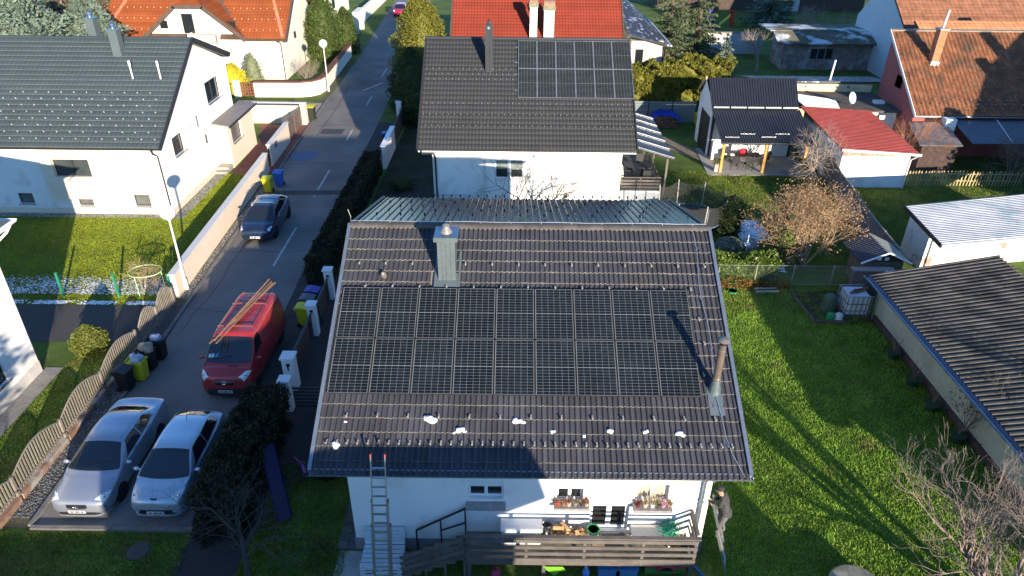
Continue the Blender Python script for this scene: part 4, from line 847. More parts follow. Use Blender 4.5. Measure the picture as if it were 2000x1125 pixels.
for x in (26.2, 36.5, 39.5): part('door_post', MB().box(x, x + 1.0, 95.7, 96, 0, 4.1), mat('barn_render', (.45, .3, .2) if x < 30 else (.4, .42, .42), .9), ob) if x > 30 else part('brick_pier', MB().box(x, x + 1.4, 95.7, 96, 0, 4.1), mat('pier_brick', (.38, .19, .11), .9, var=.25, scale=5), ob)
# ------------------------------------------------------------------ sheds on the right
ws = thing('shed', 'white-walled shed with pale corrugated roof near the right edge', 'shed', (25, 19.5, 0))
wsm = mat('pale_corrugated', (.38, .40, .43), .6, var=.15, scale=.9, c2=(.22, .29, .33), c2scale=.6, c2lo=.54, c2hi=.68)
part('wall', MB().box(20.1, 20.3, 17.6, 19.7, 0, 2.35).ext([(20.3, 17.5, 0), (31, 19.6, 0), (31, 19.6, 2.1), (20.3, 17.5, 2.2)], (0, .2, 0)), mat('stained_white_wall', (.65, .65, .64), .95, var=.08, c2=(.35, .22, .17), c2scale=1.4, c2lo=.6, c2hi=.68), ws)
ribbed('roof', (19.7, 15.9, 2.25), (19.75, 19.75, 2.5), (31.5, 22.6, 2.5), (31.5, 18.2, 2.25), 24, wsm, ws, h=.045, duty=.5)
part('verge_board', MB().bar((19.66, 15.85, 2.2), (19.7, 19.8, 2.46), .06, .2), anthr, ws); part('eaves_board', MB().bar((19.7, 15.85, 2.17), (31.5, 18.15, 2.17), .05, .08), mat('pale_eave', (.7, .7, .7), .6), ws); part('eaves_board', MB().bar((19.7, 19.82, 2.46), (31.5, 22.66, 2.46), .06, .16), anthr, ws)
cs = thing('shed', 'long shed with dark corrugated roof and pale green wall on the right', 'shed', (19, 7, 0))
csm = mat('old_corrugated', (.095, .087, .074), .9, spec=.1, var=.3, scale=1.5, c2=(.05, .048, .045), c2scale=.9, c2lo=.48, c2hi=.62)
part('wall', MB().box(15.75, 15.95, -2.5, 12.7, 0, 2.2).box(15.95, 21, 13.2, 13.4, 0, 2.2), mat('pale_green_wall', (.42, .42, .33), .9, var=.1, scale=1, c2=(.33, .33, .26), c2scale=1), cs)
part('wall_foot', MB().box(15.66, 15.75, -2.5, 12.7, 0, .3), mat('dark_red_foot', (.07, .045, .042), .9), cs)
ribbed('roof', (14.95, -3, 2.3), (14.95, 12.75, 2.3), (21.3, 14.25, 2.55), (21.3, -3, 2.55), 66, csm, cs, h=.07, duty=.55)
part('eaves_trim', MB().bar((14.93, -3, 2.24), (14.93, 12.75, 2.24), .05, .18), mat('blue_trim', (.05, .09, .19), .5), cs)
part('soffit', MB().box(14.98, 15.75, -3, 12.7, 2.12, 2.16), MATS['pale_green_wall'], cs)
gutter('gutter', (14.86, -3, 2.2), (14.86, 12.8, 2.2), .06, steel, cs)
pipe('downpipe', [(14.9, 13.1, 2.1), (15.1, 13.0, 1.9), (15.55, 12.75, 1.6), (15.6, 12.7, .1)], .045, steel, cs)
sr = thing('shed', 'tiny shed with small pitched roof behind the bare brown shrub', 'shed', (17, 16.4, 0))
part('wall', MB().box(16.2, 18.0, 15.6, 17.2, 0, 1.45), mat('old_planks', (.15, .13, .11), .9, var=.3, scale=5), sr)
ribbed('roof', (16.95, 15.2, 2.15), (16.95, 17.3, 2.15), (15.75, 17.3, 1.6), (15.75, 15.2, 1.6), 14, mat('dark_small_tile', (.06, .065, .085), .4), sr, h=.04)
part('roof', slab(MB(), [(16.97, 15.2, 2.15), (16.97, 17.3, 2.15), (18.15, 17.3, 1.6), (18.15, 15.2, 1.6)], .05), mat('pale_small_roof', (.3, .32, .27), .4, metal=.3), sr)
part('bargeboard', MB().bar((15.75, 15.17, 1.6), (16.95, 15.17, 2.16), .04, .07).bar((18.15, 15.17, 1.6), (16.97, 15.17, 2.16), .04, .07), white_pl, sr)
for x in (16.7, 17.05): part('vent', MB().box(x, x + .2, 15.58, 15.6, 1.55, 1.72), white_pl, sr)
sw = thing('boundary_wall', 'low dark stone wall between the tiny shed and the corrugated roof', 'wall', (18, 15.5, 0)); part('wall', MB().box(15.4, 20.0, 14.9, 15.15, 0, 1.35), mat('dark_stone', (.12, .11, .1), .95, var=.35, scale=2, fine=.3), sw); part('coping', MB().box(15.35, 17.3, 14.86, 15.2, 1.35, 1.42), concrete, sw)
# curved solid fence
cf = thing('garden_fence', 'tall solid grey fence curving along the neighbouring lawn', 'fence', (19, 22, 0)); cfm = mat('grey_fence_sheet', (.17, .16, .155), .85, var=.15, scale=1.5)
cpts = [(19.9, 30.3), (19.75, 28.6), (19.35, 26.6), (19.15, 24.6), (18.85, 22.6), (18.6, 20.6), (18.4, 18.6), (18.25, 16.6)]
for (p, q) in zip(cpts, cpts[1:]): part('fence_panel', MB().bar((p[0], p[1], .8), (q[0], q[1], .8), .05, 1.6), cfm, cf)
for p in cpts: part('fence_post', MB().box(p[0] - .05, p[0] + .05, p[1] - .05, p[1] + .05, 0, 1.68), MATS['weathered_board'], cf)
part('fence_cap', MB().tube([(x, y, 1.63) for x, y in cpts], .045, 6), MATS['weathered_board'], cf)
# slatted grey fence behind the pavilion
gf = thing('garden_fence', 'blue-grey board fence below the yellow-green hedge', 'fence', (11, 41.8, 0)); gfm = mat('blue_grey_boards', (.17, .2, .2), .75, var=.1, orand=.1)
for z in range(8):
    for k in range(3): part('fence_board', MB().box(8.2 + k * 1.9, 10.08 + k * 1.9, 41.7, 41.73, .05 + z * .21, .24 + z * .21), gfm, gf)
for k in range(4): part('fence_post', MB().box(8.12 + k * 1.9, 8.2 + k * 1.9, 41.66, 41.76, 0, 1.78), anthr, gf)

# ------------------------------------------------------------------ small orange-roofed outbuilding, top left
ol = thing('outbuilding', 'low outbuilding with orange tiles behind the chimneys at the top left', 'outbuilding', (-43, 56, 0))
part('wall', MB().box(-47.5, -38.8, 54.5, 58, 0, 2.6), cream_w, ol); part('roof', slab(MB(), [(-48, 54, 2.6), (-38.4, 54, 2.6), (-38.4, 58, 4.2), (-48, 58, 4.2)], .12), tile_or, ol)
# ------------------------------------------------------------------ houses behind and beside the camera that shade the foreground
south = thing('house', 'neighbouring house south of the brown-roofed house, behind the viewer', 'house', (-1, -19, 0))
part('wall', MB().box(-5.6, 5.1, -15.5, -13.3, 0, 5.3), white_r, south)
part('roof', MB().ext([(6.3, -13, 5.35), (5.75, -13.05, 7.32), (1.0, -13.05, 7.28), (-5.4, -13.05, 6.6), (-6.55, -13, 5.35)], (0, -2.7, 0)), anthr, south)
gar2 = thing('garage', 'neighbouring garage beside the house behind the viewer', 'garage', (9.5, -16, 0))
part('wall', MB().ext([(5.2, -13.0, 0), (13.9, -13.0, 0), (13.9, -13.0, 4.0), (8.0, -13.0, 3.55), (5.2, -13.0, 3.1)], (0, -6, 0)), white_r, gar2)
gar3 = thing('garage', 'neighbouring low garage at the far left behind the viewer', 'garage', (-10, -16, 0))
part('wall', MB().box(-16, -6.7, -18, -13, 0, 3.35), white_r, gar3)
east = thing('house', 'tall neighbouring house beyond the right edge', 'house', (42, 20, 0))
part('wall', MB().box(37, 49.5, 15, 27, 0, 5.5), white_r, east)
part('roof', MB().ext([(36.5, 14.5, 5.4), (50, 14.5, 5.4), (43.2, 14.5, 11.2)], (0, 12.8, 0)), anthr, east)
for x, zt in ((38.3, 9.3), (40.2, 11.2)): part('chimney', MB().box(x, x + .7, 24.2, 24.9, 6, zt), chw, east)
# ------------------------------------------------------------------ vehicles: bodies lofted through stations
def catmull(P, u):
    n = len(P); i = min(int(u), n - 2); t = u - i; p0, p1, p2, p3 = P[max(i - 1, 0)], P[i], P[i + 1], P[min(i + 2, n - 1)]
    m1 = (p2 - p0) * .5; m2 = (p3 - p1) * .5
    return (2 * t**3 - 3 * t**2 + 1) * p1 + (t**3 - 2 * t**2 + t) * m1 + (-2 * t**3 + 3 * t**2) * p2 + (t**3 - t**2) * m2
class Loft:
    def __init__(s, st):
        s.P = []
        L = st[-1][0]
        for (y, zb, ws, wm, zs, wsh, wb, zbl, wt, zt, zc) in st:
            s.P.append(np.array([(ws * .82, y - L / 2, zb), (ws, y - L / 2, zb + .1), (wm, y - L / 2, (zb + zs) / 2 + .04), (wsh, y - L / 2, zs), (wb, y - L / 2, zbl), (wt, y - L / 2, zt), (wt * .55, y - L / 2, zt + (zc - zt) * .82), (0, y - L / 2, zc)], float))
        s.n = len(st)
    def row(s, u): return catmull(s.P, u)
    def at(s, u, q):
        """q from -7 (left sill) through 0 (centre line) to 7 (right sill); left is -x"""
        r = s.row(u); v = 7 - abs(q); i = min(int(v), 6); t = v - i; p0, p1, p2, p3 = r[max(i - 1, 0)], r[i], r[i + 1], r[min(i + 2, 7)]
        if i + 2 > 7: p3 = np.array([-r[6][0], r[6][1], r[6][2]])
        m1, m2 = (p2 - p0) * .4, (p3 - p1) * .4
        p = (2 * t**3 - 3 * t**2 + 1) * p1 + (t**3 - 2 * t**2 + t) * m1 + (-2 * t**3 + 3 * t**2) * p2 + (t**3 - t**2) * m2
        return np.array([p[0] if q >= 0 else -p[0], p[1], p[2]])
    def normal(s, u, q):
        e = .03; u0, u1 = max(0, u - e), min(s.n - 1, u + e); a = s.at(u1, q) - s.at(u0, q); b = s.at(u, min(7, q + e)) - s.at(u, max(-7, q - e)); n = np.cross(b, a); l = np.linalg.norm(n)
        return n / l if l > 1e-9 else np.array([0, 0, 1.])
    def body(s, nu=70, nq=57):
        mb = MB(); G = [[s.at(u, q) for q in np.linspace(-7, 7, nq)] for u in np.linspace(0, s.n - 1, nu)]
        mb.grid(G); mb.face(*G[0]); mb.face(*G[-1][::-1])
        for a, b in zip(G, G[1:]): mb.face(a[0], b[0], b[-1], a[-1])
        return mb
    def patch(s, c, off=.008, nu=8, nq=8, bow=0.0):
        """c: four (u,q) corners"""
        (a, b, cc, d) = [np.array(k, float) for k in c]; G = []
        for i in np.linspace(0, 1, nu):
            G.append([])
            for j in np.linspace(0, 1, nq):
                w = (a * (1 - i) + d * i) * (1 - j) + (b * (1 - i) + cc * i) * j; w[0] -= bow * (1 - i) * (1 - (2 * j - 1) ** 2); G[-1].append(s.at(*w) + s.normal(*w) * off)
        return MB().grid(G)
carglass = mat('car_glass', (.012, .015, .02), .03, spec=.9, var=0, fine=0, coat=.4)
tyre = mat('tyre_rubber', (.013, .013, .013), .85, var=.1); rimm = mat('alloy_rim', (.35, .36, .38), .35, metal=.8)
lampg = mat('headlamp_glass', (.62, .68, .70), .22, metal=.0, coat=1.0, var=.3, scale=14); plate_m = mat('number_plate', (.6, .6, .6), .5, var=.05); darktrim = mat('dark_trim', (.014, .014, .016), .45)
plate_ch = mat('plate_characters', (.05, .05, .06), .6); chrome = mat('chrome', (.7, .71, .72), .15, metal=1.0)
def strip(ln, w, dep, z0, z1, off=.015, p=7, th=.06):
    """bumper-like bar wrapped round the blunt nose"""
    G = [[], [], [], []]
    for x in np.linspace(-w, w, 25):
        y = -ln / 2 - off + dep * (abs(x) / w) ** p
        for k, (yy, z) in enumerate(((y + th, z0), (y, z0), (y, z1), (y + th, z1))): G[k].append((x * (1 if k in (1, 2) else .98), yy, z))
    return MB().grid(G)
def wheel_meshes(r, w):
    t = MB().lathe((0, 0, 0), [(r * .62, -w / 2), (r * .93, -w / 2), (r, -w * .3), (r, w * .3), (r * .93, w / 2), (r * .62, w / 2)], 24, axis=(1, 0, 0))
    m = MB().lathe((0, 0, 0), [(r * .64, -w * .3), (r * .64, w * .3), (r * .58, w * .36)], 20, axis=(1, 0, 0))
    for k in range(5):
        a = 2 * math.pi * k / 5; d = V3((0, math.cos(a), math.sin(a))); m.bar(V3((w * .4, 0, 0)), d * r * .62 + V3((w * .42, 0, 0)), r * .2, .03, up=(1, 0, 0))
    return shmesh('tyre', t, tyre), shmesh('rim', m, rimm), shmesh('wheel_arch', MB().lathe((0, 0, 0), [(r + .055, -.02), (r + .055, .0)], 24, axis=(1, 0, 0)), blackp)
def vehicle(name, label, cat, st, paint_m, loc, rz, axles, wx, r, ws, side, back, lights, grille, plate, extras=None, mirrors=None, hood=None):
    root = thing(name, label, cat, loc, rz, local=True); L = Loft(st); ln = st[-1][0]
    me = recalc(rawmesh('body', *(lambda b: (b.v, b.f))(L.body()))); bm = bmesh.new(); bm.from_mesh(me); bmesh.ops.remove_doubles(bm, verts=bm.verts, dist=1e-5); bmesh.ops.recalc_face_normals(bm, faces=bm.faces); bm.to_mesh(me); bm.free()
    body = part('body', None, paint_m, root, mesh=me, smooth=True)
    P = lambda nm, c, m, par=root, off=.008, nu=8, nq=8: part(nm, L.patch(c, off, nu, nq), m, par, smooth=True)
    part('windscreen', L.patch(ws, .008, 10, 18, bow=.22), carglass, root, smooth=True)
    if back: P('rear_window', back, carglass, nq=14)
    for c in side:
        for s in (-1, 1): P('side_window', [(u, s * q) for u, q in c], carglass)
    for c in lights:
        for s in (-1, 1):
            h = P('headlight', [(u, s * q) for u, q in c], lampg, off=.012); cen = L.at(*(sum(np.array((u, s * q)) for u, q in c) / 4)) + L.normal(*(sum(np.array((u, s * q)) for u, q in c) / 4)) * .014
            part('lamp_bulb', MB().ball(cen, .05, .03, .05, 8, 6), chrome, h)
    for nm, c, m in grille: P(nm, c, m, off=.011)
    for c in (hood or []): P('panel_gap', c, darktrim, off=.004, nu=12, nq=2)
    pu, pz = plate; pc = L.at(pu, 0); y = -ln / 2 - .045
    pl = part('number_plate', MB().box(-.26, .26, y - .015, y, pz - .055, pz + .055), plate_m, root)
    part('plate_text', MB().box(-.2, -.1, y - .018, y - .0155, pz - .03, pz + .03).box(-.06, .08, y - .018, y - .0155, pz - .03, pz + .03).box(.12, .2, y - .018, y - .0155, pz - .03, pz + .03), plate_ch, pl)
    T, Rm, A = wheel_meshes(r, .21)
    for ay in axles:
        for s in (-1, 1):
            w = link('wheel', T, root, (s * wx, ay - ln / 2, r), rot=(0, 0, 0 if s > 0 else math.pi)); link('rim', Rm, w)
            link('wheel_arch', A, root, (s * (wx + .085), ay - ln / 2, r + .02), rot=(0, 0, 0 if s > 0 else math.pi))
    if mirrors:
        mx, my, mz = mirrors
        for s in (-1, 1): part('mirror', MB().ball((s * mx, my - ln / 2, mz), .10, .06, .075, 10, 7).bar((s * (mx - .16), my - ln / 2, mz - .03), (s * mx, my - ln / 2, mz - .02), .05, .04), paint_m, root, smooth=True)
    if extras: extras(root, L, ln)
    return root
silver = mat('silver_paint', (.36, .40, .47), .32, metal=.6, var=.03, fine=.02, coat=.8)
silver2 = mat('pale_silver_paint', (.46, .56, .64), .34, metal=.55, var=.03, fine=.02, coat=.8)
navy = mat('navy_paint', (.012, .028, .065), .25, metal=.3, var=.04, coat=1.0)
redp = mat('red_van_paint', (.33, .028, .034), .35, var=.08, coat=.6)
pinkp = mat('far_red_paint', (.42, .015, .045), .3, coat=.8)
sed = [(0, .26, .56, .62, .54, .60, .52, .63, .36, .67, .69), (.1, .19, .75, .81, .64, .77, .67, .71, .45, .75, .77), (.42, .17, .84, .89, .73, .85, .76, .80, .54, .84, .86), (.82, .18, .86, .90, .79, .86, .77, .86, .60, .895, .92), (1.2, .18, .87, .905, .87, .87, .845, .93, .825, .945, .985), (2.05, .18, .87, .905, .93, .88, .84, .98, .63, 1.33, 1.41), (2.75, .18, .87, .905, .95, .88, .84, 1.0, .63, 1.37, 1.44), (3.4, .18, .87, .905, .97, .88, .82, 1.02, .60, 1.33, 1.40), (4.1, .2, .86, .89, 1.0, .85, .76, 1.04, .62, 1.06, 1.10), (4.58, .26, .80, .84, .94, .80, .70, 1.0, .5, 1.03, 1.05), (4.75, .35, .66, .72, .8, .68, .6, .86, .4, .89, .91)]
hat = [(0, .26, .54, .60, .58, .56, .48, .66, .32, .71, .73), (.1, .19, .72, .77, .68, .72, .62, .75, .44, .80, .82), (.42, .17, .80, .845, .79, .80, .72, .85, .54, .90, .92), (.85, .18, .83, .86, .85, .83, .81, .945, .795, .965, 1.01), (1.68, .18, .84, .865, .92, .85, .81, .98, .61, 1.36, 1.43), (2.4, .18, .84, .865, .94, .85, .81, 1.0, .61, 1.40, 1.47), (3.15, .18, .84, .865, .97, .85, .79, 1.03, .56, 1.37, 1.44), (3.72, .22, .82, .84, 1.0, .81, .74, 1.06, .55, 1.16, 1.22), (3.95, .3, .74, .78, .86, .74, .68, .92, .5, .98, 1.0), (4.03, .4, .62, .66, .72, .62, .55, .78, .4, .82, .84)]
van = [(0, .34, .64, .70, .74, .64, .56, .88, .4, .94, .97), (.1, .24, .84, .88, .86, .82, .74, 1.0, .54, 1.06, 1.09), (.38, .2, .91, .94, .98, .91, .85, 1.12, .68, 1.17, 1.20), (.68, .2, .92, .95, 1.06, .93, .90, 1.22, .865, 1.24, 1.29), (1.5, .2, .93, .95, 1.08, .93, .90, 1.26, .78, 1.83, 1.91), (2.1, .2, .93, .95, 1.08, .93, .90, 1.26, .78, 1.89, 1.96), (3.5, .2, .93, .95, 1.08, .93, .89, 1.26, .77, 1.89, 1.97), (4.55, .22, .93, .95, 1.08, .93, .89, 1.26, .76, 1.87, 1.94), (4.75, .4, .88, .9, 1.05, .88, .85, 1.24, .72, 1.76, 1.82)]
def ring(mb, c, r, w, n=14, sx=1.0): 
    pts = [(c[0] + r * sx * math.cos(t), c[1], c[2] + r * math.sin(t)) for t in np.linspace(0, 2 * math.pi, n)]; return mb.tube(pts, w, 5)
def ex_sedan(root, L, ln):
    g = L.at(.9, 0); e = part('emblem', ring(MB(), (0, -ln / 2 - .03, .60), .06, .009, sx=1.3).tube([(-.07, -ln / 2 - .03, .62), (-.02, -ln / 2 - .03, .59), (0, -ln / 2 - .03, .575), (.02, -ln / 2 - .03, .59), (.07, -ln / 2 - .03, .62)], .008, 5), chrome, root)
    part('lower_intake', strip(ln, .84, .34, .26, .35), darktrim, root); part('bumper_lip', strip(ln, .85, .34, .20, .255, .03), silver, root)
    part('grille', strip(ln, .42, .03, .50, .66, .012, 3), darktrim, root)
    for s in (-1, 1):
        part('fog_lamp', L.patch([(.95, s * 4.5), (1.15, s * 4.8), (1.25, s * 5.4), (.95, s * 5.2)], .01), chrome, root)
        for u in (5.2, 6.7): part('door_handle', MB().obox(L.at(u, s * 3.6) + L.normal(u, s * 3.6) * .02, (.012, 0, 0), (0, .09, 0), (0, 0, .015)), silver, root)
        part('sill_strip', L.patch([(3.4, s * 6.3), (7.4, s * 6.3), (7.4, s * 6.05), (3.4, s * 6.05)], .012), chrome, root)
    part('wiper', MB().bar(L.at(4.15, -1.2) + L.normal(4.15, -1.2) * .02, L.at(4.3, 1.1) + L.normal(4.3, 1.1) * .02, .02, .015), darktrim, root)
vehicle('sedan', 'silver saloon car parked next to the wavy fence', 'car', sed, silver, (-13.65, 3.3, .012), 0, (.93, 3.66), .80, .32,
        [(4.06, -1.95), (4.06, 1.95), (4.94, 1.85), (4.94, -1.85)], [[(4.55, 2.95), (5.95, 2.92), (5.95, 2.12), (5.08, 2.12)], [(6.03, 2.92), (7.55, 2.9), (7.0, 2.12), (6.03, 2.12)]], [(7.12, -1.85), (7.12, 1.85), (7.9, 1.75), (7.9, -1.75)],
        [[(1.15, 2.3), (.95, 4.1), (2.35, 4.0), (1.75, 2.6)]], [], (.0, .42), ex_sedan, (1.0, 1.5, .98), [[(1.15, -2.2), (3.9, -2.6), (3.9, -2.55), (1.15, -2.15)], [(1.15, 2.2), (3.9, 2.6), (3.9, 2.55), (1.15, 2.15)]])
def ex_hatch(root, L, ln):
    c = L.at(1.0, 0); sh_ = [(-.09, .06), (.09, .06), (.085, -.02), (0, -.09), (-.085, -.02)]
    e = part('emblem', MB().ext([(x, c[1] - .03, c[2] - .02 + z) for x, z in sh_], (0, -.015, 0)), mat('emblem_blue', (.01, .015, .05), .3), root)
    part('emblem_figure', MB().bar((-.03, c[1] - .052, c[2] + .02), (.02, c[1] - .052, c[2] - .06), .022, .01).bar((.02, c[1] - .052, c[2] + .02), (-.035, c[1] - .052, c[2] - .02), .02, .01).ball((.02, c[1] - .05, c[2] + .025), .02, .01, .02, 6, 4), chrome, e)
    part('lower_intake', strip(ln, .78, .3, .27, .43), darktrim, root); part('bumper_lip', strip(ln, .80, .3, .19, .265, .03), silver2, root)
    part('antenna', MB().tube([(0, .9, 1.45), (0, 1.08, 1.75)], [.012, .004], 5), darktrim, root)
    for s in (-1, 1):
        for u in (4.4, 5.6): part('door_handle', MB().obox(L.at(u, s * 3.6) + L.normal(u, s * 3.6) * .02, (.012, 0, 0), (0, .08, 0), (0, 0, .015)), silver2, root)
HW = [(3.05, -1.95), (3.05, 1.95), (3.95, 1.85), (3.95, -1.85)]
HS = [[(3.5, 2.95), (4.9, 2.92), (4.9, 2.12), (4.05, 2.12)], [(4.98, 2.92), (6.3, 2.9), (6.0, 2.12), (4.98, 2.12)]]
HB = [(6.12, -1.8), (6.12, 1.8), (6.9, 1.75), (6.9, -1.75)]
vehicle('hatchback', 'pale silver small hatchback parked beside the dark hedge', 'car', hat, silver2, (-11.3, 2.98, .012), 0, (.82, 3.36), .765, .31, HW, HS, HB,
        [[(1.05, 2.1), (.7, 3.7), (2.4, 3.6), (1.9, 2.5)]], [], (0, .36), ex_hatch, (.97, 1.15, 1.0), [[(1.2, -1.6), (1.2, 1.6), (1.22, 1.6), (1.22, -1.6)], [(1.2, 2.0), (2.9, 2.6), (2.9, 2.55), (1.2, 1.95)], [(1.2, -2.0), (2.9, -2.6), (2.9, -2.55), (1.2, -1.95)]])
def ex_navy(root, L, ln):
    c = L.at(1.0, 0); part('emblem', ring(ring(MB(), (0, c[1] - .03, c[2] - .03), .05, .009, sx=1.5), (0, c[1] - .035, c[2] - .02), .03, .007, sx=1.6), chrome, root)
    part('lower_intake', strip(ln, .80, .3, .24, .35), darktrim, root)
    for y in (-.15, .75):
        b = part('roof_bar', MB().tube([(-.62, y, 1.42), (-.60, y, 1.53), (-.5, y, 1.57), (.5, y, 1.57), (.60, y, 1.53), (.62, y, 1.42)], .024, 6), alu, root)
    part('antenna', MB().tube([(0, 1.2, 1.46), (0, 1.3, 1.65)], .008, 5), darktrim, root)
navyh = [(a * 1.045, *r_) for a, *r_ in hat]
navyh = [tuple([q[0]] + [v * 1.02 for v in q[1:]]) for q in navyh]
vehicle('hatchback', 'dark blue hatchback with roof bars parked by the cream wall', 'car', navyh, navy, (-14.25, 21.7, .012), math.radians(1), (.88, 3.48), .785, .32, HW, HS, HB,
        [[(1.1, 2.8), (1.0, 4.1), (2.2, 4.0), (1.9, 3.1)]], [('grille', [(.75, -2.0), (.75, 2.0), (1.0, 2.2), (1.0, -2.2)], darktrim)], (0, .42), ex_navy, (.99, 1.33, 1.02), [[(1.2, 2.0), (2.9, 2.6), (2.9, 2.55), (1.2, 1.95)], [(1.2, -2.0), (2.9, -2.6), (2.9, -2.55), (1.2, -1.95)]])
vehicle('hatchback', 'small pinkish red car parked far up the street', 'car', hat, pinkp, (-16.4, 89.5, .012), math.radians(2), (.82, 3.36), .765, .31, HW, HS, HB, [[(1.1, 2.8), (1.0, 4.1), (2.2, 4.0), (1.9, 3.1)]], [('grille', [(.6, -2.0), (.6, 2.0), (1.0, 2.2), (1.0, -2.2)], darktrim)], (0, .42), None, (.97, 1.28, 1.0))
def ex_van(root, L, ln):
    g = L.at(1.0, 0); bar_ = part('grille_bar', strip(ln, .58, .05, .80, .87, .02, 3), chrome, root); part('grille_gap', strip(ln, .60, .05, .69, .79, .01, 3), darktrim, root)
    e = part('emblem', ring(MB(), (0, -ln / 2 - .045, .83), .075, .012).bar((-.1, -ln / 2 - .045, .855), (.1, -ln / 2 - .045, .805), .015, .012), chrome, root)
    part('bumper', strip(ln, .92, .4, .24, .52, .04), mat('grey_bumper', (.025, .025, .028), .7), root)
    part('bonnet_vent', L.patch([(2.35, .2), (2.35, 1.0), (2.6, 1.05), (2.6, .2)], .008), darktrim, root)
    for s in (-1, 1):
        part('side_strip', L.patch([(3.2, s * 4.6), (7.6, s * 4.6), (7.6, s * 4.5), (3.2, s * 4.5)], .012, 12, 2), darktrim, root)
        part('roof_rail', MB().tube([L.at(u, s * 1.5) + np.array([0, 0, .05]) for u in np.linspace(4.9, 7.2, 6)], .018, 5), redp, root)
    for k in range(9): part('roof_rib', L.patch([(5.0 + k * .27, -1.35), (5.0 + k * .27, 1.35), (5.05 + k * .27, 1.35), (5.05 + k * .27, -1.35)], .012, 2, 8), redp, root)
    for y in (-.45, 1.2): part('roof_bar', MB().tube([(-.7, y, 1.9), (-.68, y, 2.06), (.68, y, 2.06), (.7, y, 1.9)], .022, 6), mat('rusty_bar', (.2, .06, .04), .6), root)
    for k, u in enumerate((4.25,)): part('wiper', MB().bar(L.at(3.12, -1.2) + L.normal(3.12, -1.2) * .02, L.at(3.25, .3) + L.normal(3.25, .3) * .02, .02, .015), darktrim, root)
    pap = part('dashboard_paper', L.patch([(3.2, -1.7), (3.2, -1.2), (3.33, -1.2), (3.33, -1.7)], .013, 3, 3), mat('paper', (.5, .55, .55), .8), root); part('paper_mark', L.patch([(3.24, -1.5), (3.24, -1.35), (3.29, -1.35), (3.29, -1.5)], .016, 3, 3), mat('green_mark', (.05, .3, .35), .8), pap)
    part('dashboard_note', L.patch([(3.2, -1.1), (3.2, -.85), (3.36, -.8), (3.3, -1.05)], .013, 3, 3), mat('blue_note', (.06, .22, .5), .8), root)
vehicle('van', 'red delivery van with wooden laths on its roof', 'van', van, redp, (-11.2, 9.1, .012), 0, (.85, 3.95), .84, .33,
        [(3.06, -1.98), (3.06, 1.98), (3.95, 1.85), (3.95, -1.85)], [[(3.35, 2.95), (4.75, 2.9), (4.75, 2.15), (3.95, 2.15)]], None,
        [[(.75, 2.2), (.55, 3.7), (2.3, 3.7), (1.7, 2.5)]], [], (0, .42), ex_van, (1.1, .95, 1.28), [[(2.9, -2.0), (2.9, 2.0), (2.93, 2.0), (2.93, -2.0)]])
lath = mat('pine_lath', (.28, .155, .075), .85, var=.25, scale=4, orand=.3)
for k, (a, b) in enumerate((((-.55, -1.75, 2.06), (.42, 2.75, 2.14)), ((-.30, -1.75, 2.07), (.50, 2.6, 2.15)), ((-.42, -1.6, 2.1), (.30, 2.85, 2.2)), ((-.2, -.5, 2.1), (.60, 2.7, 2.13)))):
    t = tag(part('wooden_lath', MB().bar(V3(a) + V3((-11.2, 9.2, .02)), V3(b) + V3((-11.2, 9.2, .02)), .05, .03), lath), 'long wooden lath on the red van, %s of the bundle' % ('leftmost at the windscreen', 'rightmost at the windscreen', 'topmost', 'shortest')[k], 'lath', 'laths on the van roof')

# ------------------------------------------------------------------ wheelie bins
BIN = {}
def wheelie(loc, rz, colr, lid, label, open_lid=False, h=1.0, w=.5, bags=None):
    t = thing('wheelie_bin', label, 'bin', (*loc, .012), rz, local=True, group='wheelie bins along the street' if loc[0] < -8 else None)
    cm, lm = mat('bin_%s' % colr[0], colr[1], .5, var=.08), mat('bin_%s' % lid[0], lid[1], .5, var=.08)
    b = MB(); a0, a1, d0, d1 = w * .4, w * .5, w * .42, w * .55; z1 = h * .9
    b.v += [(-a0, -d0, .05), (a0, -d0, .05), (a0, d0, .05), (-a0, d0, .05), (-a1, -d1, z1), (a1, -d1, z1), (a1, d1, z1), (-a1, d1, z1)]; b.f += [(3, 2, 1, 0), (0, 1, 5, 4), (1, 2, 6, 5), (2, 3, 7, 6), (3, 0, 4, 7)]
    part('bin_body', b, cm, t, bevel=.02)
    rim = part('bin_rim', MB().box(-a1 - .03, a1 + .03, -d1 - .03, d1 + .03, z1 - .05, z1), cm, t)
    if open_lid: part('lid', MB().obox((0, d1 + .1, z1 - .25), (a1 + .02, 0, 0), (0, .02, .02), (0, -.03, .3)), lm, t, bevel=.01)
    else:
        l = MB().ext([(-a1 - .03, -d1 - .06, z1 + .01), (-a1 - .03, d1 + .05, z1 + .01), (-a1 - .03, d1 + .05, z1 + .09), (-a1 - .03, d1 * .3, z1 + .12), (-a1 - .03, -d1 - .06, z1 + .05)], (2 * a1 + .06, 0, 0)); part('lid', l, lm, t, bevel=.015)
    part('handle', MB().tube([(-a1 + .05, d1 + .09, z1 - .02), (a1 - .05, d1 + .09, z1 - .02)], .02, 6), cm, t)
    for s in (-1, 1): part('wheel', MB().lathe((s * (a0 + .02), d0, .1), [(.1, -.03), (.1, .03)], 14, axis=(1, 0, 0)), tyre, t)
    return t
YEL = ('yellow', (.55, .5, .02)); BLU = ('blue', (.03, .12, .45)); BLK = ('black', (.014, .014, .015)); DGR = ('dark_green', (.02, .03, .022)); BRN = ('brown', (.12, .08, .05)); LBL = ('light_blue', (.05, .35, .65)); PUR = ('violet_blue', (.05, .05, .3)); GRY = ('slate', (.08, .09, .11))
wheelie((-15.25, 7.3), 1.4, BLK, BLK, 'black wheelie bin nearest the silver saloon on the gravel strip')
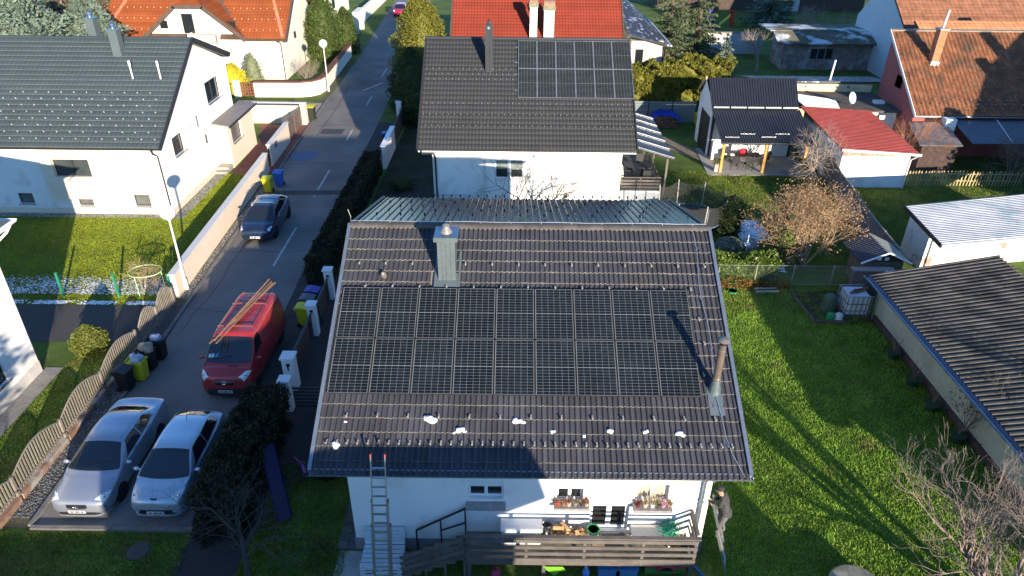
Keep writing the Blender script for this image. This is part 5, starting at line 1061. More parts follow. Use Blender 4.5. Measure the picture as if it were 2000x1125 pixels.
wheelie((-15.0, 7.95), 1.5, YEL, YEL, 'yellow wheelie bin with open lid overflowing with pale bags', open_lid=True)
wheelie((-14.95, 8.6), 1.5, BLK, BRN, 'dark wheelie bin holding a brown sack beside the yellow bin', open_lid=True)
wheelie((-14.85, 9.3), 1.5, BLK, BLK, 'dark wheelie bin heaped with bags, farthest in the row by the fence', open_lid=True)
def bag(loc, s, m, label, jit=.18, grp=None):
    mb = MB()
    for k in range(5): mb.ball((loc[0] + R.uniform(-.5, .5) * s, loc[1] + R.uniform(-.5, .5) * s, loc[2] + R.uniform(-.2, .3) * s), s * R.uniform(.5, .85), s * R.uniform(.5, .85), s * R.uniform(.4, .7), 9, 7, jit)
    return tag(part('rubbish_bag', mb, m, smooth=True), label, 'bag', grp)
bag((-15.0, 7.95, .98), .24, mat('pale_plastic_bag', (.4, .48, .55), .4, bump=.6, bscale=14, bdist=.06), 'crumpled pale plastic bag in the open yellow bin')
bag((-14.95, 8.62, 1.0), .30, mat('brown_sack', (.38, .3, .22), .8, bump=.5, bscale=10, bdist=.05), 'beige sack lying across the dark bins')
bag((-14.85, 9.3, 1.02), .22, mat('blue_white_bag', (.3, .35, .5), .5), 'bluish bag on the farthest bin of the row')
wheelie((-9.6, 11.9), 1.5, YEL, YEL, 'yellow wheelie bin behind the white gate post beside the van'); wheelie((-9.6, 12.65), 1.5, DGR, GRY, 'dark bin with slate lid between the yellow and the violet bin'); wheelie((-9.55, 13.35), 1.5, DGR, PUR, 'dark bin with violet-blue lid farthest from the yellow bin')
wheelie((-15.7, 26.7), 0, YEL, YEL, 'yellow wheelie bin standing behind the dark blue car'); wheelie((-15.3, 27.7), 0, BLU, BLU, 'blue wheelie bin next to the yellow bin behind the dark blue car')
wheelie((-16.75, 41.4), 0, DGR, YEL, 'dark green bin with yellow lid at the cream gate pillar', h=1.2, w=.7)
wheelie((-17.8, 66.2), 0, DGR, PUR, 'dark bin with blue lid beside the conifer far up the street')
wheelie((-9.75, 35.5), 1.57, BLK, BLU, 'black bin with bright blue lid by the short white wall'); wheelie((13.9, 40.9), 0, YEL, YEL, 'yellow bin between the fence and the pavilion'); wheelie((20.2, 57.5), 0, LBL, LBL, 'light blue bin behind the yellow-green hedge', h=1.3)
# ------------------------------------------------------------------ street lamps
def lamp(x, y, h, r, label):
    t = thing('street_lamp', label, 'street lamp', (x, y, 0), local=True, group='street lamps'); pm_ = mat('lamp_pole', (.55, .54, .52), .5, var=.06)
    part('base', MB().lathe((0, 0, 0), [(.1, 0), (.1, .5), (.065, .6)], 12), pm_, t); part('pole', MB().lathe((0, 0, .55), [(.06, 0), (.045, h - .55 - r)], 12), pm_, t)
    part('collar', MB().lathe((0, 0, h - r - .05), [(.09, 0), (.12, .08)], 12), pm_, t); part('globe', MB().ball((0, 0, h), r, nu=24, nv=16), mat('opal_globe', (.8, .79, .76), .35, var=.02), t, smooth=True)
lamp(-16.02, 14.85, 4.0, .35, 'street lamp with white globe beside the cream garden wall'); lamp(-17.35, 50.0, 4.15, .36, 'street lamp with white globe in front of the orange-roofed house')
# ------------------------------------------------------------------ wavy picket fence on the left
fm_ = mat('brown_grey_fence', (.21, .185, .155), .75, var=.15, scale=4, orand=.12); pick = shmesh('picket', MB().box(-.012, .012, -.026, .026, 0, 1), fm_)
base_m = mat('fence_plinth', (.27, .16, .11), .9, var=.3, scale=3, c2=(.3, .28, .25), c2scale=1.5)
def wavy(name, label, spans, x, z0, low, amp, base=True, gate=False):
    t = thing(name, label, 'gate' if gate else 'fence', (x, (spans[0][0] + spans[-1][1]) / 2, 0))
    for (a, b) in spans:
        n = int((b - a) / .135); hs = lambda y: low + amp * math.sin(math.pi * (y - a) / (b - a))
        for k in range(n):
            y = a + .07 + k * (b - a - .1) / n; link('picket', pick, t, (x, y, z0), sc=(1, 1, hs(y)))
        part('top_rail', MB().tube([(x, y, z0 + hs(y)) for y in np.linspace(a, b, 14)], .028, 6), fm_, t); part('lower_rail', MB().box(x + .012, x + .05, a, b, z0 + .12, z0 + .17), fm_, t)
        part('fence_post', MB().box(x - .05, x + .05, b - .05, b + .05, 0, z0 + low + .08), fm_, t)
        if base: part('plinth', MB().box(x - .09, x + .11, a + .055, b - .055, 0, z0 - .06), base_m, t)
    return t
wavy('picket_fence', 'wavy-topped brown picket fence along the silver saloon', [(-3.6, -1.0), (-1.0, 1.7), (1.7, 4.4), (4.4, 7.1), (7.1, 9.9)], -16.0, .28, .62, .42)
wavy('driveway_gate', 'arched brown picket gate across the dark driveway', [(10.2, 11.75), (11.85, 13.4)], -15.98, .1, .8, .45, base=False, gate=True)
# green posts of a removed fence, hoop
gp = mat('green_post', (.02, .22, .12), .4)
for x, nm in ((-21.45, 'bare green fence post at the left of the snowy lawn edge'), (-18.85, 'bare green fence post in the middle of the snowy lawn edge'), (-16.35, 'bare green fence post at the end of the cream wall')): tag(part('fence_post', MB().box(x - .04, x + .04, 14.0, 14.08, 0, 1.25).box(x - .05, x + .05, 13.98, 14.1, 1.25, 1.28), gp), nm, 'post', 'green fence posts')
hp_ = thing('plant_hoop', 'pale green hoop arch with dry twigs beside the lamp post', 'hoop', (-17.6, 14.4, 0))
part('hoop', MB().tube([(-17.7 + .75 * math.cos(t), 14.7 + .62 * math.sin(t), 1.05) for t in np.linspace(0, 2 * math.pi, 28)], .022, 6, cap=False), mat('pale_green_tube', (.42, .55, .32), .5), hp_)
for x, y in ((-17.95, 14.15), (-16.95, 14.7)): part('hoop_leg', MB().tube([(x, y, 0), (x - .02, y + .02, 1.05)], .02, 6), MATS['pale_green_tube'], hp_)
# ------------------------------------------------------------------ cream wall, gates, pillars
cw = thing('garden_wall', 'long cream rendered garden wall with pale coping beside the dark blue car', 'wall', (-16.3, 22, 0)); cop = mat('pale_coping', (.62, .6, .57), .8, var=.06)
def leanbox(mb, x0, y0, x1, y1, z0, z1, w): return mb.bar((x0, y0, (z0 + z1) / 2), (x1, y1, (z0 + z1) / 2), w, z1 - z0)
part('wall', leanbox(MB(), -16.15, 14.05, -16.82, 30.2, 0, 1.2, .24), cream_r, cw); part('coping', leanbox(MB(), -16.15, 14.0, -16.83, 30.26, 1.2, 1.27, .34), cop, cw); part('letterbox', MB().box(-16.72, -16.66, 28.2, 28.6, .5, 1.0), anthr, cw)
sl_m = mat('gate_slats', (.07, .06, .058), .6, orand=.1)
pg = thing('pedestrian_gate', 'narrow dark slatted gate between the two cream walls', 'gate', (-16.85, 30.8, 0))
for k in range(9): part('gate_slat', leanbox(MB(), -16.84, 30.3, -16.9, 31.25, .12 + k * .125, .21 + k * .125, .03), sl_m, pg)
cw2 = thing('garden_wall', 'short cream wall with letterbox left of the red paving', 'wall', (-17, 34, 0)); part('wall', leanbox(MB(), -16.9, 31.3, -17.1, 36.2, 0, 1.4, .24), cream_r, cw2); part('coping', leanbox(MB(), -16.9, 31.26, -17.1, 36.24, 1.4, 1.47, .34), cop, cw2); part('letterbox', MB().box(-16.82, -16.77, 32.2, 32.7, .9, 1.3), steel, cw2)
sg = thing('sliding_gate', 'grey slatted sliding gate beside the cream pillar', 'gate', (-17.1, 38.4, 0))
for k in range(11): part('gate_slat', leanbox(MB(), -17.1, 36.5, -17.15, 40.0, .1 + k * .125, .2 + k * .125, .03), mat('brown_slats', (.16, .12, .1), .6, orand=.1), sg)
for y in (36.45, 38.2, 40.0): part('gate_post', MB().box(-17.18, -17.08, y - .04, y + .04, 0, 1.5), MATS['brown_slats'], sg)
cw3 = thing('garden_wall', 'cream wall with end pillar behind the porch of the white house', 'wall', (-19, 40.5, 0)); part('wall', MB().box(-21.6, -17.2, 40.5, 40.72, 0, 1.4), cream_r, cw3); part('pillar', MB().box(-17.2, -16.8, 40.2, 40.8, 0, 1.6), cream_r, cw3); part('coping', MB().box(-21.6, -16.75, 40.45, 40.77, 1.605, 1.65), cop, cw3)
# wall of the orange-roofed house
ow = thing('garden_wall', 'white garden wall with brown coping curving in front of the orange-roofed house', 'wall', (-19, 50, 0)); bc = mat('brown_coping', (.16, .065, .04), .8, var=.15)
wp = [(-23.3, 48.0), (-19.3, 48.1), (-18.5, 48.4), (-17.95, 49.1), (-17.75, 50.2), (-17.95, 57), (-18.2, 64)]
for p, q in zip(wp, wp[1:]): part('wall', leanbox(MB(), *p, *q, 0, 1.25, .25), cream_w, ow); part('coping', leanbox(MB(), *p, *q, 1.25, 1.37, .5), bc, ow)
og = thing('lattice_gate', 'brown lattice gate beside the white wall of the orange-roofed house', 'gate', (-23.9, 47.8, 0))
for k in range(5): part('lattice_bar', MB().box(-24.35 + k * .24, -24.25 + k * .24, 47.75, 47.8, .1, 1.3), bc, og)
for k in range(5): part('lattice_bar', MB().box(-24.4, -23.3, 47.8, 47.83, .15 + k * .25, .24 + k * .25), bc, og)
part('gate_pillar', MB().box(-25.0, -24.5, 47.6, 48.0, 0, 1.45), cream_w, og)
bf = thing('railing_fence', 'black metal railing in front of the yellow conifer', 'fence', (-26, 47.8, 0))
for k in range(14): part('railing_bar', MB().tube([(-27.8 + k * .21, 47.8, 0), (-27.8 + k * .21, 47.8, 1.3)], .025, 5), blackp, bf)
part('railing_rail', MB().box(-27.9, -25.0, 47.77, 47.83, 1.12, 1.17), blackp, bf)
# ------------------------------------------------------------------ white gate posts left of the main house
wpst = mat('white_post', (.7, .72, .73), .8, var=.05)
def gpost(x, y, h, w, label, slot=False):
    t = thing('gate_post', label, 'post', (x, y, 0), group='white posts left of the brown roof'); part('shaft', MB().box(x - w / 2, x + w / 2, y - w / 2, y + w / 2, 0, h), wpst, t); part('cap', MB().ext([(x - w / 2 - .05, y - w / 2 - .05, h), (x + w / 2 + .05, y - w / 2 - .05, h), (x + w / 2 + .05, y + w / 2 + .05, h), (x - w / 2 - .05, y + w / 2 + .05, h)], (0, 0, .07)), wpst, t)
    part('hinge', MB().box(x - .04, x + .08, y - w / 2 - .05, y - w / 2, h - .28, h - .18), blackp, t)
    if slot: part('letter_slot', MB().box(x - .025, x + .025, y - w / 2 - .01, y - w / 2, h - .5, h - .2), blackp, t)
gpost(-9.0, 14.2, 1.5, .34, 'white gate post farthest up the drive beside the brown roof'); gpost(-9.0, 11.2, 1.5, .34, 'white gate post in front of the yellow bin'); gpost(-8.95, 7.55, 1.45, .44, 'thick white post with letter slot between the van and the roof', True); gpost(-8.75, 6.25, 1.35, .34, 'white gate post half hidden by the dark hedge')
sfm = mat('dark_sheet_fence', (.05, .045, .042), .6, var=.1)
for y0, y1, lb_ in ((11.4, 14.0, 'dark metal fence panel between the two farther white posts'), (7.8, 11.0, 'dark metal fence panel between the yellow bin and the letter-slot post')):
    t = thing('metal_fence', lb_, 'fence', (-9, (y0 + y1) / 2, 0)); part('fence_sheet', MB().box(-9.03, -9.0, y0, y1 - .55, .1, 1.0), sfm, t); part('top_rail', MB().box(-9.05, -8.97, y0, y1, 1.12, 1.17), sfm, t)
    for k in range(5): part('fence_bar', MB().box(-9.02, -8.99, y1 - .5 + k * .1, y1 - .47 + k * .1, .1, 1.12), sfm, t)
    part('brace', MB().bar((-8.9, y0 + .6, 0), (-9.0, y0 + .6, 1.0), .05), sfm, t)
t = thing('side_gate', 'low dark slatted gate below the white posts', 'gate', (-7.6, 6.2, 0))
for k in range(6): part('gate_slat', MB().box(-8.5, -6.9, 6.2, 6.23, .15 + k * .16, .25 + k * .16), sfm, t)
# rear house street side: white wall piece and post
t = thing('garden_wall', 'short white wall with blue-lit coping beside the dark hedge', 'wall', (-9.2, 33, 0)); part('wall', MB().box(-9.3, -9.08, 30.8, 35.0, 0, 1.55), white_r, t); part('coping', MB().box(-9.36, -9.02, 30.75, 35.05, 1.55, 1.63), white_pl, t)
t = thing('gate_post', 'slim white post at the foot of the dark thuja', 'post', (-9.5, 40.6, 0)); part('shaft', MB().box(-9.75, -9.35, 40.4, 40.7, 0, 1.75), wpst, t); part('cap', MB().box(-9.8, -9.3, 40.35, 40.75, 1.75, 1.82), wpst, t)
t = thing('sheet_gate', 'dark metal gate behind the short white wall', 'gate', (-9.2, 37.6, 0)); part('gate_leaf', MB().box(-9.22, -9.17, 35.2, 40.2, .1, 1.45), sfm, t); part('gate_frame', MB().box(-9.24, -9.15, 35.15, 40.25, 1.45, 1.52), sfm, t)
# far up the street: white house pieces and gate pillars
t = thing('house', 'white house corner with steps far up the street beyond the conifer', 'house', (-24, 88, 0)); part('wall', MB().box(-32, -24.5, 82, 94, 0, 6), cream_w, t); part('roof', slab(MB(), [(-33, 81, 6), (-23.8, 81, 6), (-23.8, 88, 9), (-33, 88, 9)], .2), tile_or, t); window(t, 'E', -24.48, 84, 85.5, 1.5, 3, anthr, 1, dep=-.02)
t = thing('gate_pillars', 'tall white entrance frame at the left kerb far up the street', 'gate', (-19.8, 78, 0))
for y in (76, 79): part('pillar', MB().box(-20.2, -19.6, y, y + .6, 0, 2.3), cream_w, t)
part('lintel', MB().box(-20.25, -19.55, 76, 79.6, 2.3, 2.5), cream_w, t)
t = thing('garden_wall', 'white wall along the left kerb far up the street', 'wall', (-20.6, 86, 0)); part('wall', MB().box(-20.9, -20.5, 80.5, 110, 0, 1.6), cream_w, t)
# ------------------------------------------------------------------ vegetation
def leaf_quads(P, size, aspect=.55, out=None, tilt=1.0, sv=.4):
    """one small kite-shaped leaf per point, random or leaning along 'out'"""
    n = len(P); a = rng.normal(size=(n, 3)); 
    if out is not None: a = a * tilt + out
    a /= np.linalg.norm(a, axis=1)[:, None] + 1e-9; b = np.cross(a, rng.normal(size=(n, 3))); b /= np.linalg.norm(b, axis=1)[:, None] + 1e-9
    s = (size * (1 + sv * rng.uniform(-1, 1, n)))[:, None]
    return np.stack([P - a * s * .5, P + b * s * aspect * .5, P + a * s * .5, P - b * s * aspect * .5], 1).reshape(-1, 3)
def seg_mesh(name, S, k=4):
    """S: list of (p0,p1,r0,r1) -> prisms"""
    p0 = np.array([s[0] for s in S]); p1 = np.array([s[1] for s in S]); r0 = np.array([s[2] for s in S])[:, None]; r1 = np.array([s[3] for s in S])[:, None]
    d = p1 - p0; d /= np.linalg.norm(d, axis=1)[:, None] + 1e-9; ref = np.where(np.abs(d[:, 2:3]) < .9, np.array([[0, 0, 1.]]), np.array([[1., 0, 0]]))
    a = np.cross(d, ref); a /= np.linalg.norm(a, axis=1)[:, None]; b = np.cross(d, a); Q = []
    for j in range(k):
        t0, t1 = 2 * math.pi * j / k, 2 * math.pi * (j + 1) / k
        e0, e1 = a * math.cos(t0) + b * math.sin(t0), a * math.cos(t1) + b * math.sin(t1)
        Q.append(np.stack([p0 + e0 * r0, p0 + e1 * r0, p1 + e1 * r1, p1 + e0 * r1], 1))
    return fastmesh(name, np.concatenate(Q).reshape(-1, 3), 4)
def branch(S, tips, p, d, L, r, lev, maxlev, rnd, spread, up, nseg=4, kids=(3, 5), droop=0.0, shrink=.66):
    for k in range(nseg):
        d = (d + V3((rnd.uniform(-1, 1), rnd.uniform(-1, 1), rnd.uniform(-1, 1))) * .16 + V3((0, 0, up * .1 - droop * .1 * lev))).normalized()
        q = p + d * (L / nseg); r1 = max(r * .86, .003); S[min(lev, 2)].append((tuple(p), tuple(q), r, r1)); p, r = q, r1
        if lev < maxlev and k >= 1:
            for _ in range(rnd.randint(*kids) if k == nseg - 1 else rnd.randint(1, 2)):
                ax = d.cross(V3((rnd.uniform(-1, 1), rnd.uniform(-1, 1), rnd.uniform(-1, 1)))).normalized(); an = rnd.uniform(.35, 1.0) * spread
                nd = (d * math.cos(an) + ax * math.sin(an)).normalized()
                branch(S, tips, p, nd, L * shrink * rnd.uniform(.75, 1.15), r * .62, lev + 1, maxlev, rnd, spread, up, max(2, nseg - 1), kids, droop, shrink)
    if lev >= maxlev: tips.append(tuple(p))
def bare_tree(name, label, base, h, r, seed, m, maxlev=3, spread=1.0, up=.6, first=None, kids=(3, 4), stems=1, droop=0., shrink=.66, lean=(0, 0), cat='tree', leaf=None, nleaf=0, lsize=.1):
    rnd = random.Random(seed); S = [[], [], []]; tips = []
    for s in range(stems):
        dd = V3((lean[0] + (rnd.uniform(-1, 1) * .75 if stems > 1 else 0), lean[1] + (rnd.uniform(-1, 1) * .75 if stems > 1 else 0), 1)).normalized()
        branch(S, tips, V3(base) + (V3((rnd.uniform(-.15, .15), rnd.uniform(-.15, .15), 0)) if stems > 1 else V3((0, 0, 0))), dd, first or h * .42, r, 0, maxlev, rnd, spread, up, 5, kids, droop, shrink)
    t = thing(name, label, cat, base)
    part('trunk', None, m, t, mesh=seg_mesh('trunk', S[0], 8))
    if S[1]: part('limbs', None, m, t, mesh=seg_mesh('limbs', S[1], 5), kind='stuff')
    if S[2]: part('twigs', None, m, t, mesh=seg_mesh('twigs', S[2], 3), kind='stuff')
    if leaf:
        T = np.array(tips); P = T[rng.integers(0, len(T), nleaf)] + rng.normal(size=(nleaf, 3)) * .16
        part('leaves', None, leaf, t, mesh=fastmesh('leaves', leaf_quads(P, lsize, .6), 4), kind='stuff')
    return t
def lumps(P, sc, amp): return amp * (np.sin(P[:, 0] * sc + 1.3) * np.sin(P[:, 1] * sc * 1.2 + .4) + np.sin(P[:, 2] * sc * 1.1 + P[:, 0] * sc * .6))
def hedge(name, label, x0, x1, y0, y1, h, n, size, m, cat='hedge', amp=.08, z0=0.0, aspect=.5):
    w, d = x1 - x0, y1 - y0; A = np.array([w * h, w * h, d * h, d * h, w * d]); f = rng.choice(5, n, p=A / A.sum()); u, v = rng.uniform(0, 1, n), rng.uniform(0, 1, n)
    P = np.zeros((n, 3)); N = np.zeros((n, 3))
    for k, (fx, nn) in enumerate(((lambda u, v: (x0 + u * w, y0, v * h), (0, -1, 0)), (lambda u, v: (x0 + u * w, y1, v * h), (0, 1, 0)), (lambda u, v: (x0, y0 + u * d, v * h), (-1, 0, 0)), (lambda u, v: (x1, y0 + u * d, v * h), (1, 0, 0)), (lambda u, v: (x0 + u * w, y0 + v * d, h), (0, 0, 1)))):
        i = f == k; a = fx(u[i], v[i]); P[i] = np.stack([np.broadcast_to(c, i.sum()) for c in a], 1); N[i] = nn
    P[:, 2] += z0; P += N * (lumps(P, 3.1, amp) + lumps(P, 7.3, amp * .5) + rng.normal(0, .05, n) - .03)[:, None]
    t = thing(name, label, cat, ((x0 + x1) / 2, (y0 + y1) / 2, 0))
    i_ = .3; part('blocking_core', MB().box(x0 + i_, x1 - i_, y0 + i_, y1 - i_, 0, h - i_), m, t)  # solid inner box added to block light through the leaves
    part('foliage', None, m, t, mesh=fastmesh('foliage', leaf_quads(P, size, aspect, N * .6 + np.array([0, 0, .5]), .9), 4), kind='stuff'); return t
def cone_tree(name, label, loc, h, rmax, n, size, m, prof, cat='conifer', amp=.16, trunk=True, aspect=.45, droop=.2, core=.72):
    """prof(t)->relative radius for t in 0..1 (bottom to top)"""
    t_ = rng.beta(1.0, 1.25, n); th = rng.uniform(0, 2 * math.pi, n); pr = np.array([prof(x) for x in t_]); P = np.zeros((n, 3))
    lump = 1 + amp * (np.sin(th * 5 + t_ * 17) + np.sin(th * 3 - t_ * 29 + 1) + .8 * np.sin(th * 11 + t_ * 41)) * .6
    rr_ = rmax * pr * lump * np.sqrt(rng.uniform(.55, 1.08, n)); P[:, 0] = loc[0] + rr_ * np.cos(th); P[:, 1] = loc[1] + rr_ * np.sin(th); P[:, 2] = loc[2] + t_ * h
    N = np.stack([np.cos(th), np.sin(th), np.full(n, .5 - droop)], 1)
    o = thing(name, label, cat, loc)
    part('trunk', MB().lathe(loc, [(.05 * h * .4, 0), (.03 * h * .4, h * .5), (.01, h * .95)], 8), mat('bark', (.1, .075, .055), .95, var=.3, scale=6), o)
    part('blocking_core', MB().lathe(loc, [(rmax * prof(k / 10) * core + .01, .05 * h + .9 * h * k / 10) for k in range(11)], 12), m, o)  # solid inner cone added to stop light passing through the crown
    part('crown', None, m, o, mesh=fastmesh('crown', leaf_quads(P, size, aspect, N, .8), 4), kind='stuff'); return o
def spruce(name, label, loc, h, rmax, m, seed, whorls=22, per=11, size=.34):
    rnd = np.random.default_rng(seed); P = []; N = []; S = []
    for w in range(whorls):
        t = (w + .3) / whorls; z = h * (.06 + .92 * t); Lb = rmax * (1 - t) ** .85 + .15
        for k in range(max(5, int(per * (1 - t * .5)))):
            a = rnd.uniform(0, 6.28); L = Lb * rnd.uniform(.75, 1.12); d = np.array([math.cos(a), math.sin(a), 0]); S.append((np.array(loc) + np.array([0, 0, z]), np.array(loc) + np.array([0, 0, z - .12 * L]) + d * L, .03, .01))
            m_ = max(6, int(L * 26)); s = rnd.uniform(.12, 1, m_) * L; side = np.array([-d[1], d[0], 0]) ; wd = rnd.normal(0, .17, m_) * L ** .5 * (1 - .5 * s / L)
            P.append(np.array(loc) + np.array([0, 0, z]) + d * s[:, None] + side * wd[:, None] + np.array([0, 0, 1]) * (-.10 * s - .18 * np.abs(wd) + rnd.normal(0, .06, m_))[:, None]); N.append(np.tile(d * .9 + np.array([0, 0, -.25]), (m_, 1)))
    P, N = np.concatenate(P), np.concatenate(N); o = thing(name, label, 'conifer', loc)
    part('trunk', MB().lathe(loc, [(.028 * h, 0), (.018 * h, h * .5), (.012, h)], 8), mat('bark', (.1, .075, .055)), o); part('boughs', None, MATS['bark'], o, mesh=seg_mesh('boughs', S, 3), kind='stuff')
    part('crown', None, m, o, mesh=fastmesh('crown', leaf_quads(P, size, .38, N, .45), 4), kind='stuff'); return o
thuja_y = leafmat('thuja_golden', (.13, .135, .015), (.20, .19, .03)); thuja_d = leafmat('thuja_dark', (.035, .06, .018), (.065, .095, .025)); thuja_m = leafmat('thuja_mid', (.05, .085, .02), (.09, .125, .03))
spr_m = leafmat('spruce_green', (.055, .08, .035), (.10, .12, .06), tr=.1); spr_b = leafmat('spruce_blue', (.10, .15, .11), (.17, .22, .17), tr=.1); hedge_d = leafmat('hedge_dark', (.02, .026, .012), (.04, .038, .018)); laurel_m = leafmat('laurel_leaf', (.06, .12, .015), (.17, .22, .04), rough=.3); cyp_y = leafmat('golden_cypress', (.45, .42, .02), (.6, .52, .04))
bark_g = mat('grey_bark', (.17, .14, .115), .95, var=.25, scale=6); bark_w = mat('warm_bark', (.30, .235, .185), .9, var=.25, scale=5); bark_d = mat('dark_bark', (.05, .047, .042), .95, var=.2, scale=5); bark_p = mat('pinkish_bark', (.33, .25, .22), .9, var=.2)
dry_m = leafmat('dry_leaf', (.24, .13, .06), (.44, .28, .15), rough=.8)
oval = lambda t: max(0.02, math.sin(math.pi * min(1, max(0, t * .93 + .1))) ** .7); cone = lambda t: (1 - t) ** .8 + .02; egg = lambda t: max(.02, (1 - t ** 2.6) ** .8 * (.78 + .4 * t if t < .4 else 1 - .12 * (t - .4)))
hedge('hedge', 'long dark clipped hedge along the right kerb of the street', -10.4, -9.35, 15.4, 30.4, 1.45, 26000, .13, hedge_d)
hedge('hedge', 'dark thuja hedge beside the pale silver hatchback', -9.7, -8.5, .2, 5.4, 1.75, 18000, .13, hedge_d, amp=.14)
hedge('hedge', 'tall golden-green thuja hedge behind the blue-grey fence', 8.5, 12.4, 42.2, 43.8, 4.1, 26000, .2, thuja_y, amp=.25); hedge('hedge', 'golden-green thuja hedge sloping away below the spruces', 12.6, 17.6, 46.5, 48.0, 3.7, 24000, .2, thuja_y, amp=.28)
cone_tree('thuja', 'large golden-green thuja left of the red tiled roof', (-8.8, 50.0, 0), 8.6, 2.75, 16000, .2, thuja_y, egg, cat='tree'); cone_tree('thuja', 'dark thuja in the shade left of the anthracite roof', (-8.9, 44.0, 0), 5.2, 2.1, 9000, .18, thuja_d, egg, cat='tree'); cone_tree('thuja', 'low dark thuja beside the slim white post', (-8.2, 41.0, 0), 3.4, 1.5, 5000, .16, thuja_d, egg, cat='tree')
cone_tree('conifer', 'dense green conifer right of the orange-roofed house', (-20.4, 62.5, 0), 6.6, 2.2, 12000, .2, thuja_m, egg, cat='tree'); cone_tree('conifer', 'smaller green conifer lobe beside the dark bin up the street', (-18.9, 65.5, 0), 4.8, 1.5, 6000, .2, thuja_m, egg, cat='tree')
cone_tree('cypress', 'bright yellow cypress behind the black railing', (-25.3, 48.9, 0), 2.7, 1.3, 5000, .13, cyp_y, egg, cat='shrub'); cone_tree('cypress', 'dull green cypress beside the bright yellow one', (-24.0, 50.2, 0), 3.3, 1.0, 3000, .13, leafmat('sage_green', (.14, .17, .09), (.22, .25, .15)), egg, cat='shrub')
spruce('spruce', 'tall drooping spruce left of its twin behind the golden hedge', (14.6, 59.0, 0), 12.5, 2.6, spr_m, 3); spruce('spruce', 'tall drooping spruce right of its twin behind the golden hedge', (18.0, 61.5, 0), 12.5, 2.7, spr_m, 5); spruce('spruce', 'young blue-green spruce between the hedge and the light blue bin', (19.0, 54.0, 0), 4.8, 1.5, spr_b, 8, 14, 9, .26)
spruce('spruce', 'pale blue spruce at the top edge right of centre', (32.3, 83.0, 0), 9.5, 3.6, spr_b, 12, 20, 12, .4); cone_tree('pine', 'broad pale pine at the top left corner', (-38.6, 42.0, 0), 10.5, 4.2, 22000, .3, spr_b, egg, cat='tree', amp=.3); cone_tree('pine', 'second pale pine at the top left beside the first', (-35.2, 46.0, 0), 8.6, 3.0, 14000, .3, spr_b, egg, cat='tree', amp=.3)
hedge('shrubbery', 'brown leafless shrubbery behind the spruces at the top left', -50, -33, 62, 66, 4.5, 14000, .4, leafmat('brown_twigs', (.12, .085, .055), (.2, .15, .1)), amp=.5)
cone_tree('shrub', 'round yellow-green box shrub beside the dark driveway', (-17.75, 9.55, 0), 1.45, .70, 4200, .095, leafmat('box_leaf', (.10, .125, .02), (.19, .21, .04)), oval, cat='shrub', amp=.06)
cone_tree('columnar_yew', 'dark columnar evergreen beside the trampoline net', (11.35, 21.4, 0), 2.3, .62, 4500, .12, thuja_d, lambda t: .8 + .25 * math.sin(t * 3) - (max(0, t - .85) * 4), cat='shrub')
hedge('laurel_hedge', 'glossy green laurel hedge along the wire fence', 9.2, 12.3, 15.95, 16.9, 1.25, 6500, .15, laurel_m, amp=.12, aspect=.5)
cone_tree('shrub', 'grey-green shrub at the foot of the trampoline', (10.9, 19.4, 0), .8, .7, 1500, .12, leafmat('grey_green', (.14, .17, .13), (.22, .25, .2)), oval, cat='shrub'); cone_tree('shrub', 'small green shrub on the lawn left of the anthracite-roofed house', (-7.6, 27.5, 0), .8, .8, 1200, .12, thuja_d, oval, cat='shrub')
# bare trees
bare_tree('bare_tree', 'large tree south of the white house at the left, behind the viewer', (-12.3, -10, 0), 7, .18, 91, bark_g, 4, .7, .8, first=2.6, kids=(3, 4), leaf=thuja_d, nleaf=2200, lsize=.32)
bare_tree('bare_tree', 'bare tree south of the corrugated shed, outside the picture', (22.5, -5, 0), 8, .22, 93, bark_g, 4, .8, .6, first=3.2, kids=(2, 3))
bare_tree('apple_tree', 'bare spreading fruit tree at the lower right corner', (12.6, -2.3, 0), 6.2, .16, 21, mat('apple_bark', (.21, .165, .14), .9, var=.25, scale=6), 5, .75, .7, first=2.5, kids=(2, 3), shrink=.62, stems=4)
bare_tree('bare_tree', 'bare crooked tree in the dark garden at the lower left', (-7.75, -1.35, 0), 2.6, .11, 5, bark_d, 4, 1.25, .1, first=1.5, kids=(2, 3), droop=.2, shrink=.74, lean=(-.25, .35))
bare_tree('bare_tree', 'dark leafless tree in front of the anthracite-roofed house window', (-.3, 22.6, 0), 3.0, .12, 9, mat('black_bark', (.05, .04, .035), .95), 4, 1.15, .2, first=1.75, kids=(2, 3), shrink=.72); bare_tree('bare_tree', 'low leafless tree right of the one at the window', (1.9, 22.2, 0), 2.4, .1, 14, MATS['black_bark'], 3, 1.15, .2, first=1.6, kids=(3, 4), shrink=.75)
bare_tree('bare_tree', 'bare tangled tree in front of the pavilion and the red garage', (18.7, 29.0, 0), 4.4, .16, 31, bark_w, 4, 1.15, .15, first=1.7, kids=(3, 4), droop=.15, shrink=.7); bare_tree('bare_tree', 'bare upright tree in front of the grey wall and brick shed', (23.8, 59.0, 0), 5.0, .14, 33, bark_w, 4, .75, .6, first=2.0, kids=(2, 3)); bare_tree('bare_bush', 'pale bare bush behind the brick shed', (34.5, 70.0, 0), 4.5, .06, 41, bark_p, 3, .8, .5, first=2.2, stems=6, kids=(2, 3)); bare_tree('bare_bush', 'bare bush beside the blue spruce at the top', (36.5, 80, 0), 3.0, .05, 43, bark_p, 3, .8, .4, first=1.6, stems=5, kids=(2, 3))
bare_tree('hazel_shrub', 'large brown-leaved hazel shrub behind the wire fence', (14.3, 17.9, 0), 3.6, .045, 51, mat('tan_bark', (.30, .22, .14), .9, var=.2), 3, .85, .25, first=2.1, kids=(2, 3), stems=16, shrink=.6, leaf=dry_m, nleaf=9000, lsize=.085, cat='shrub')
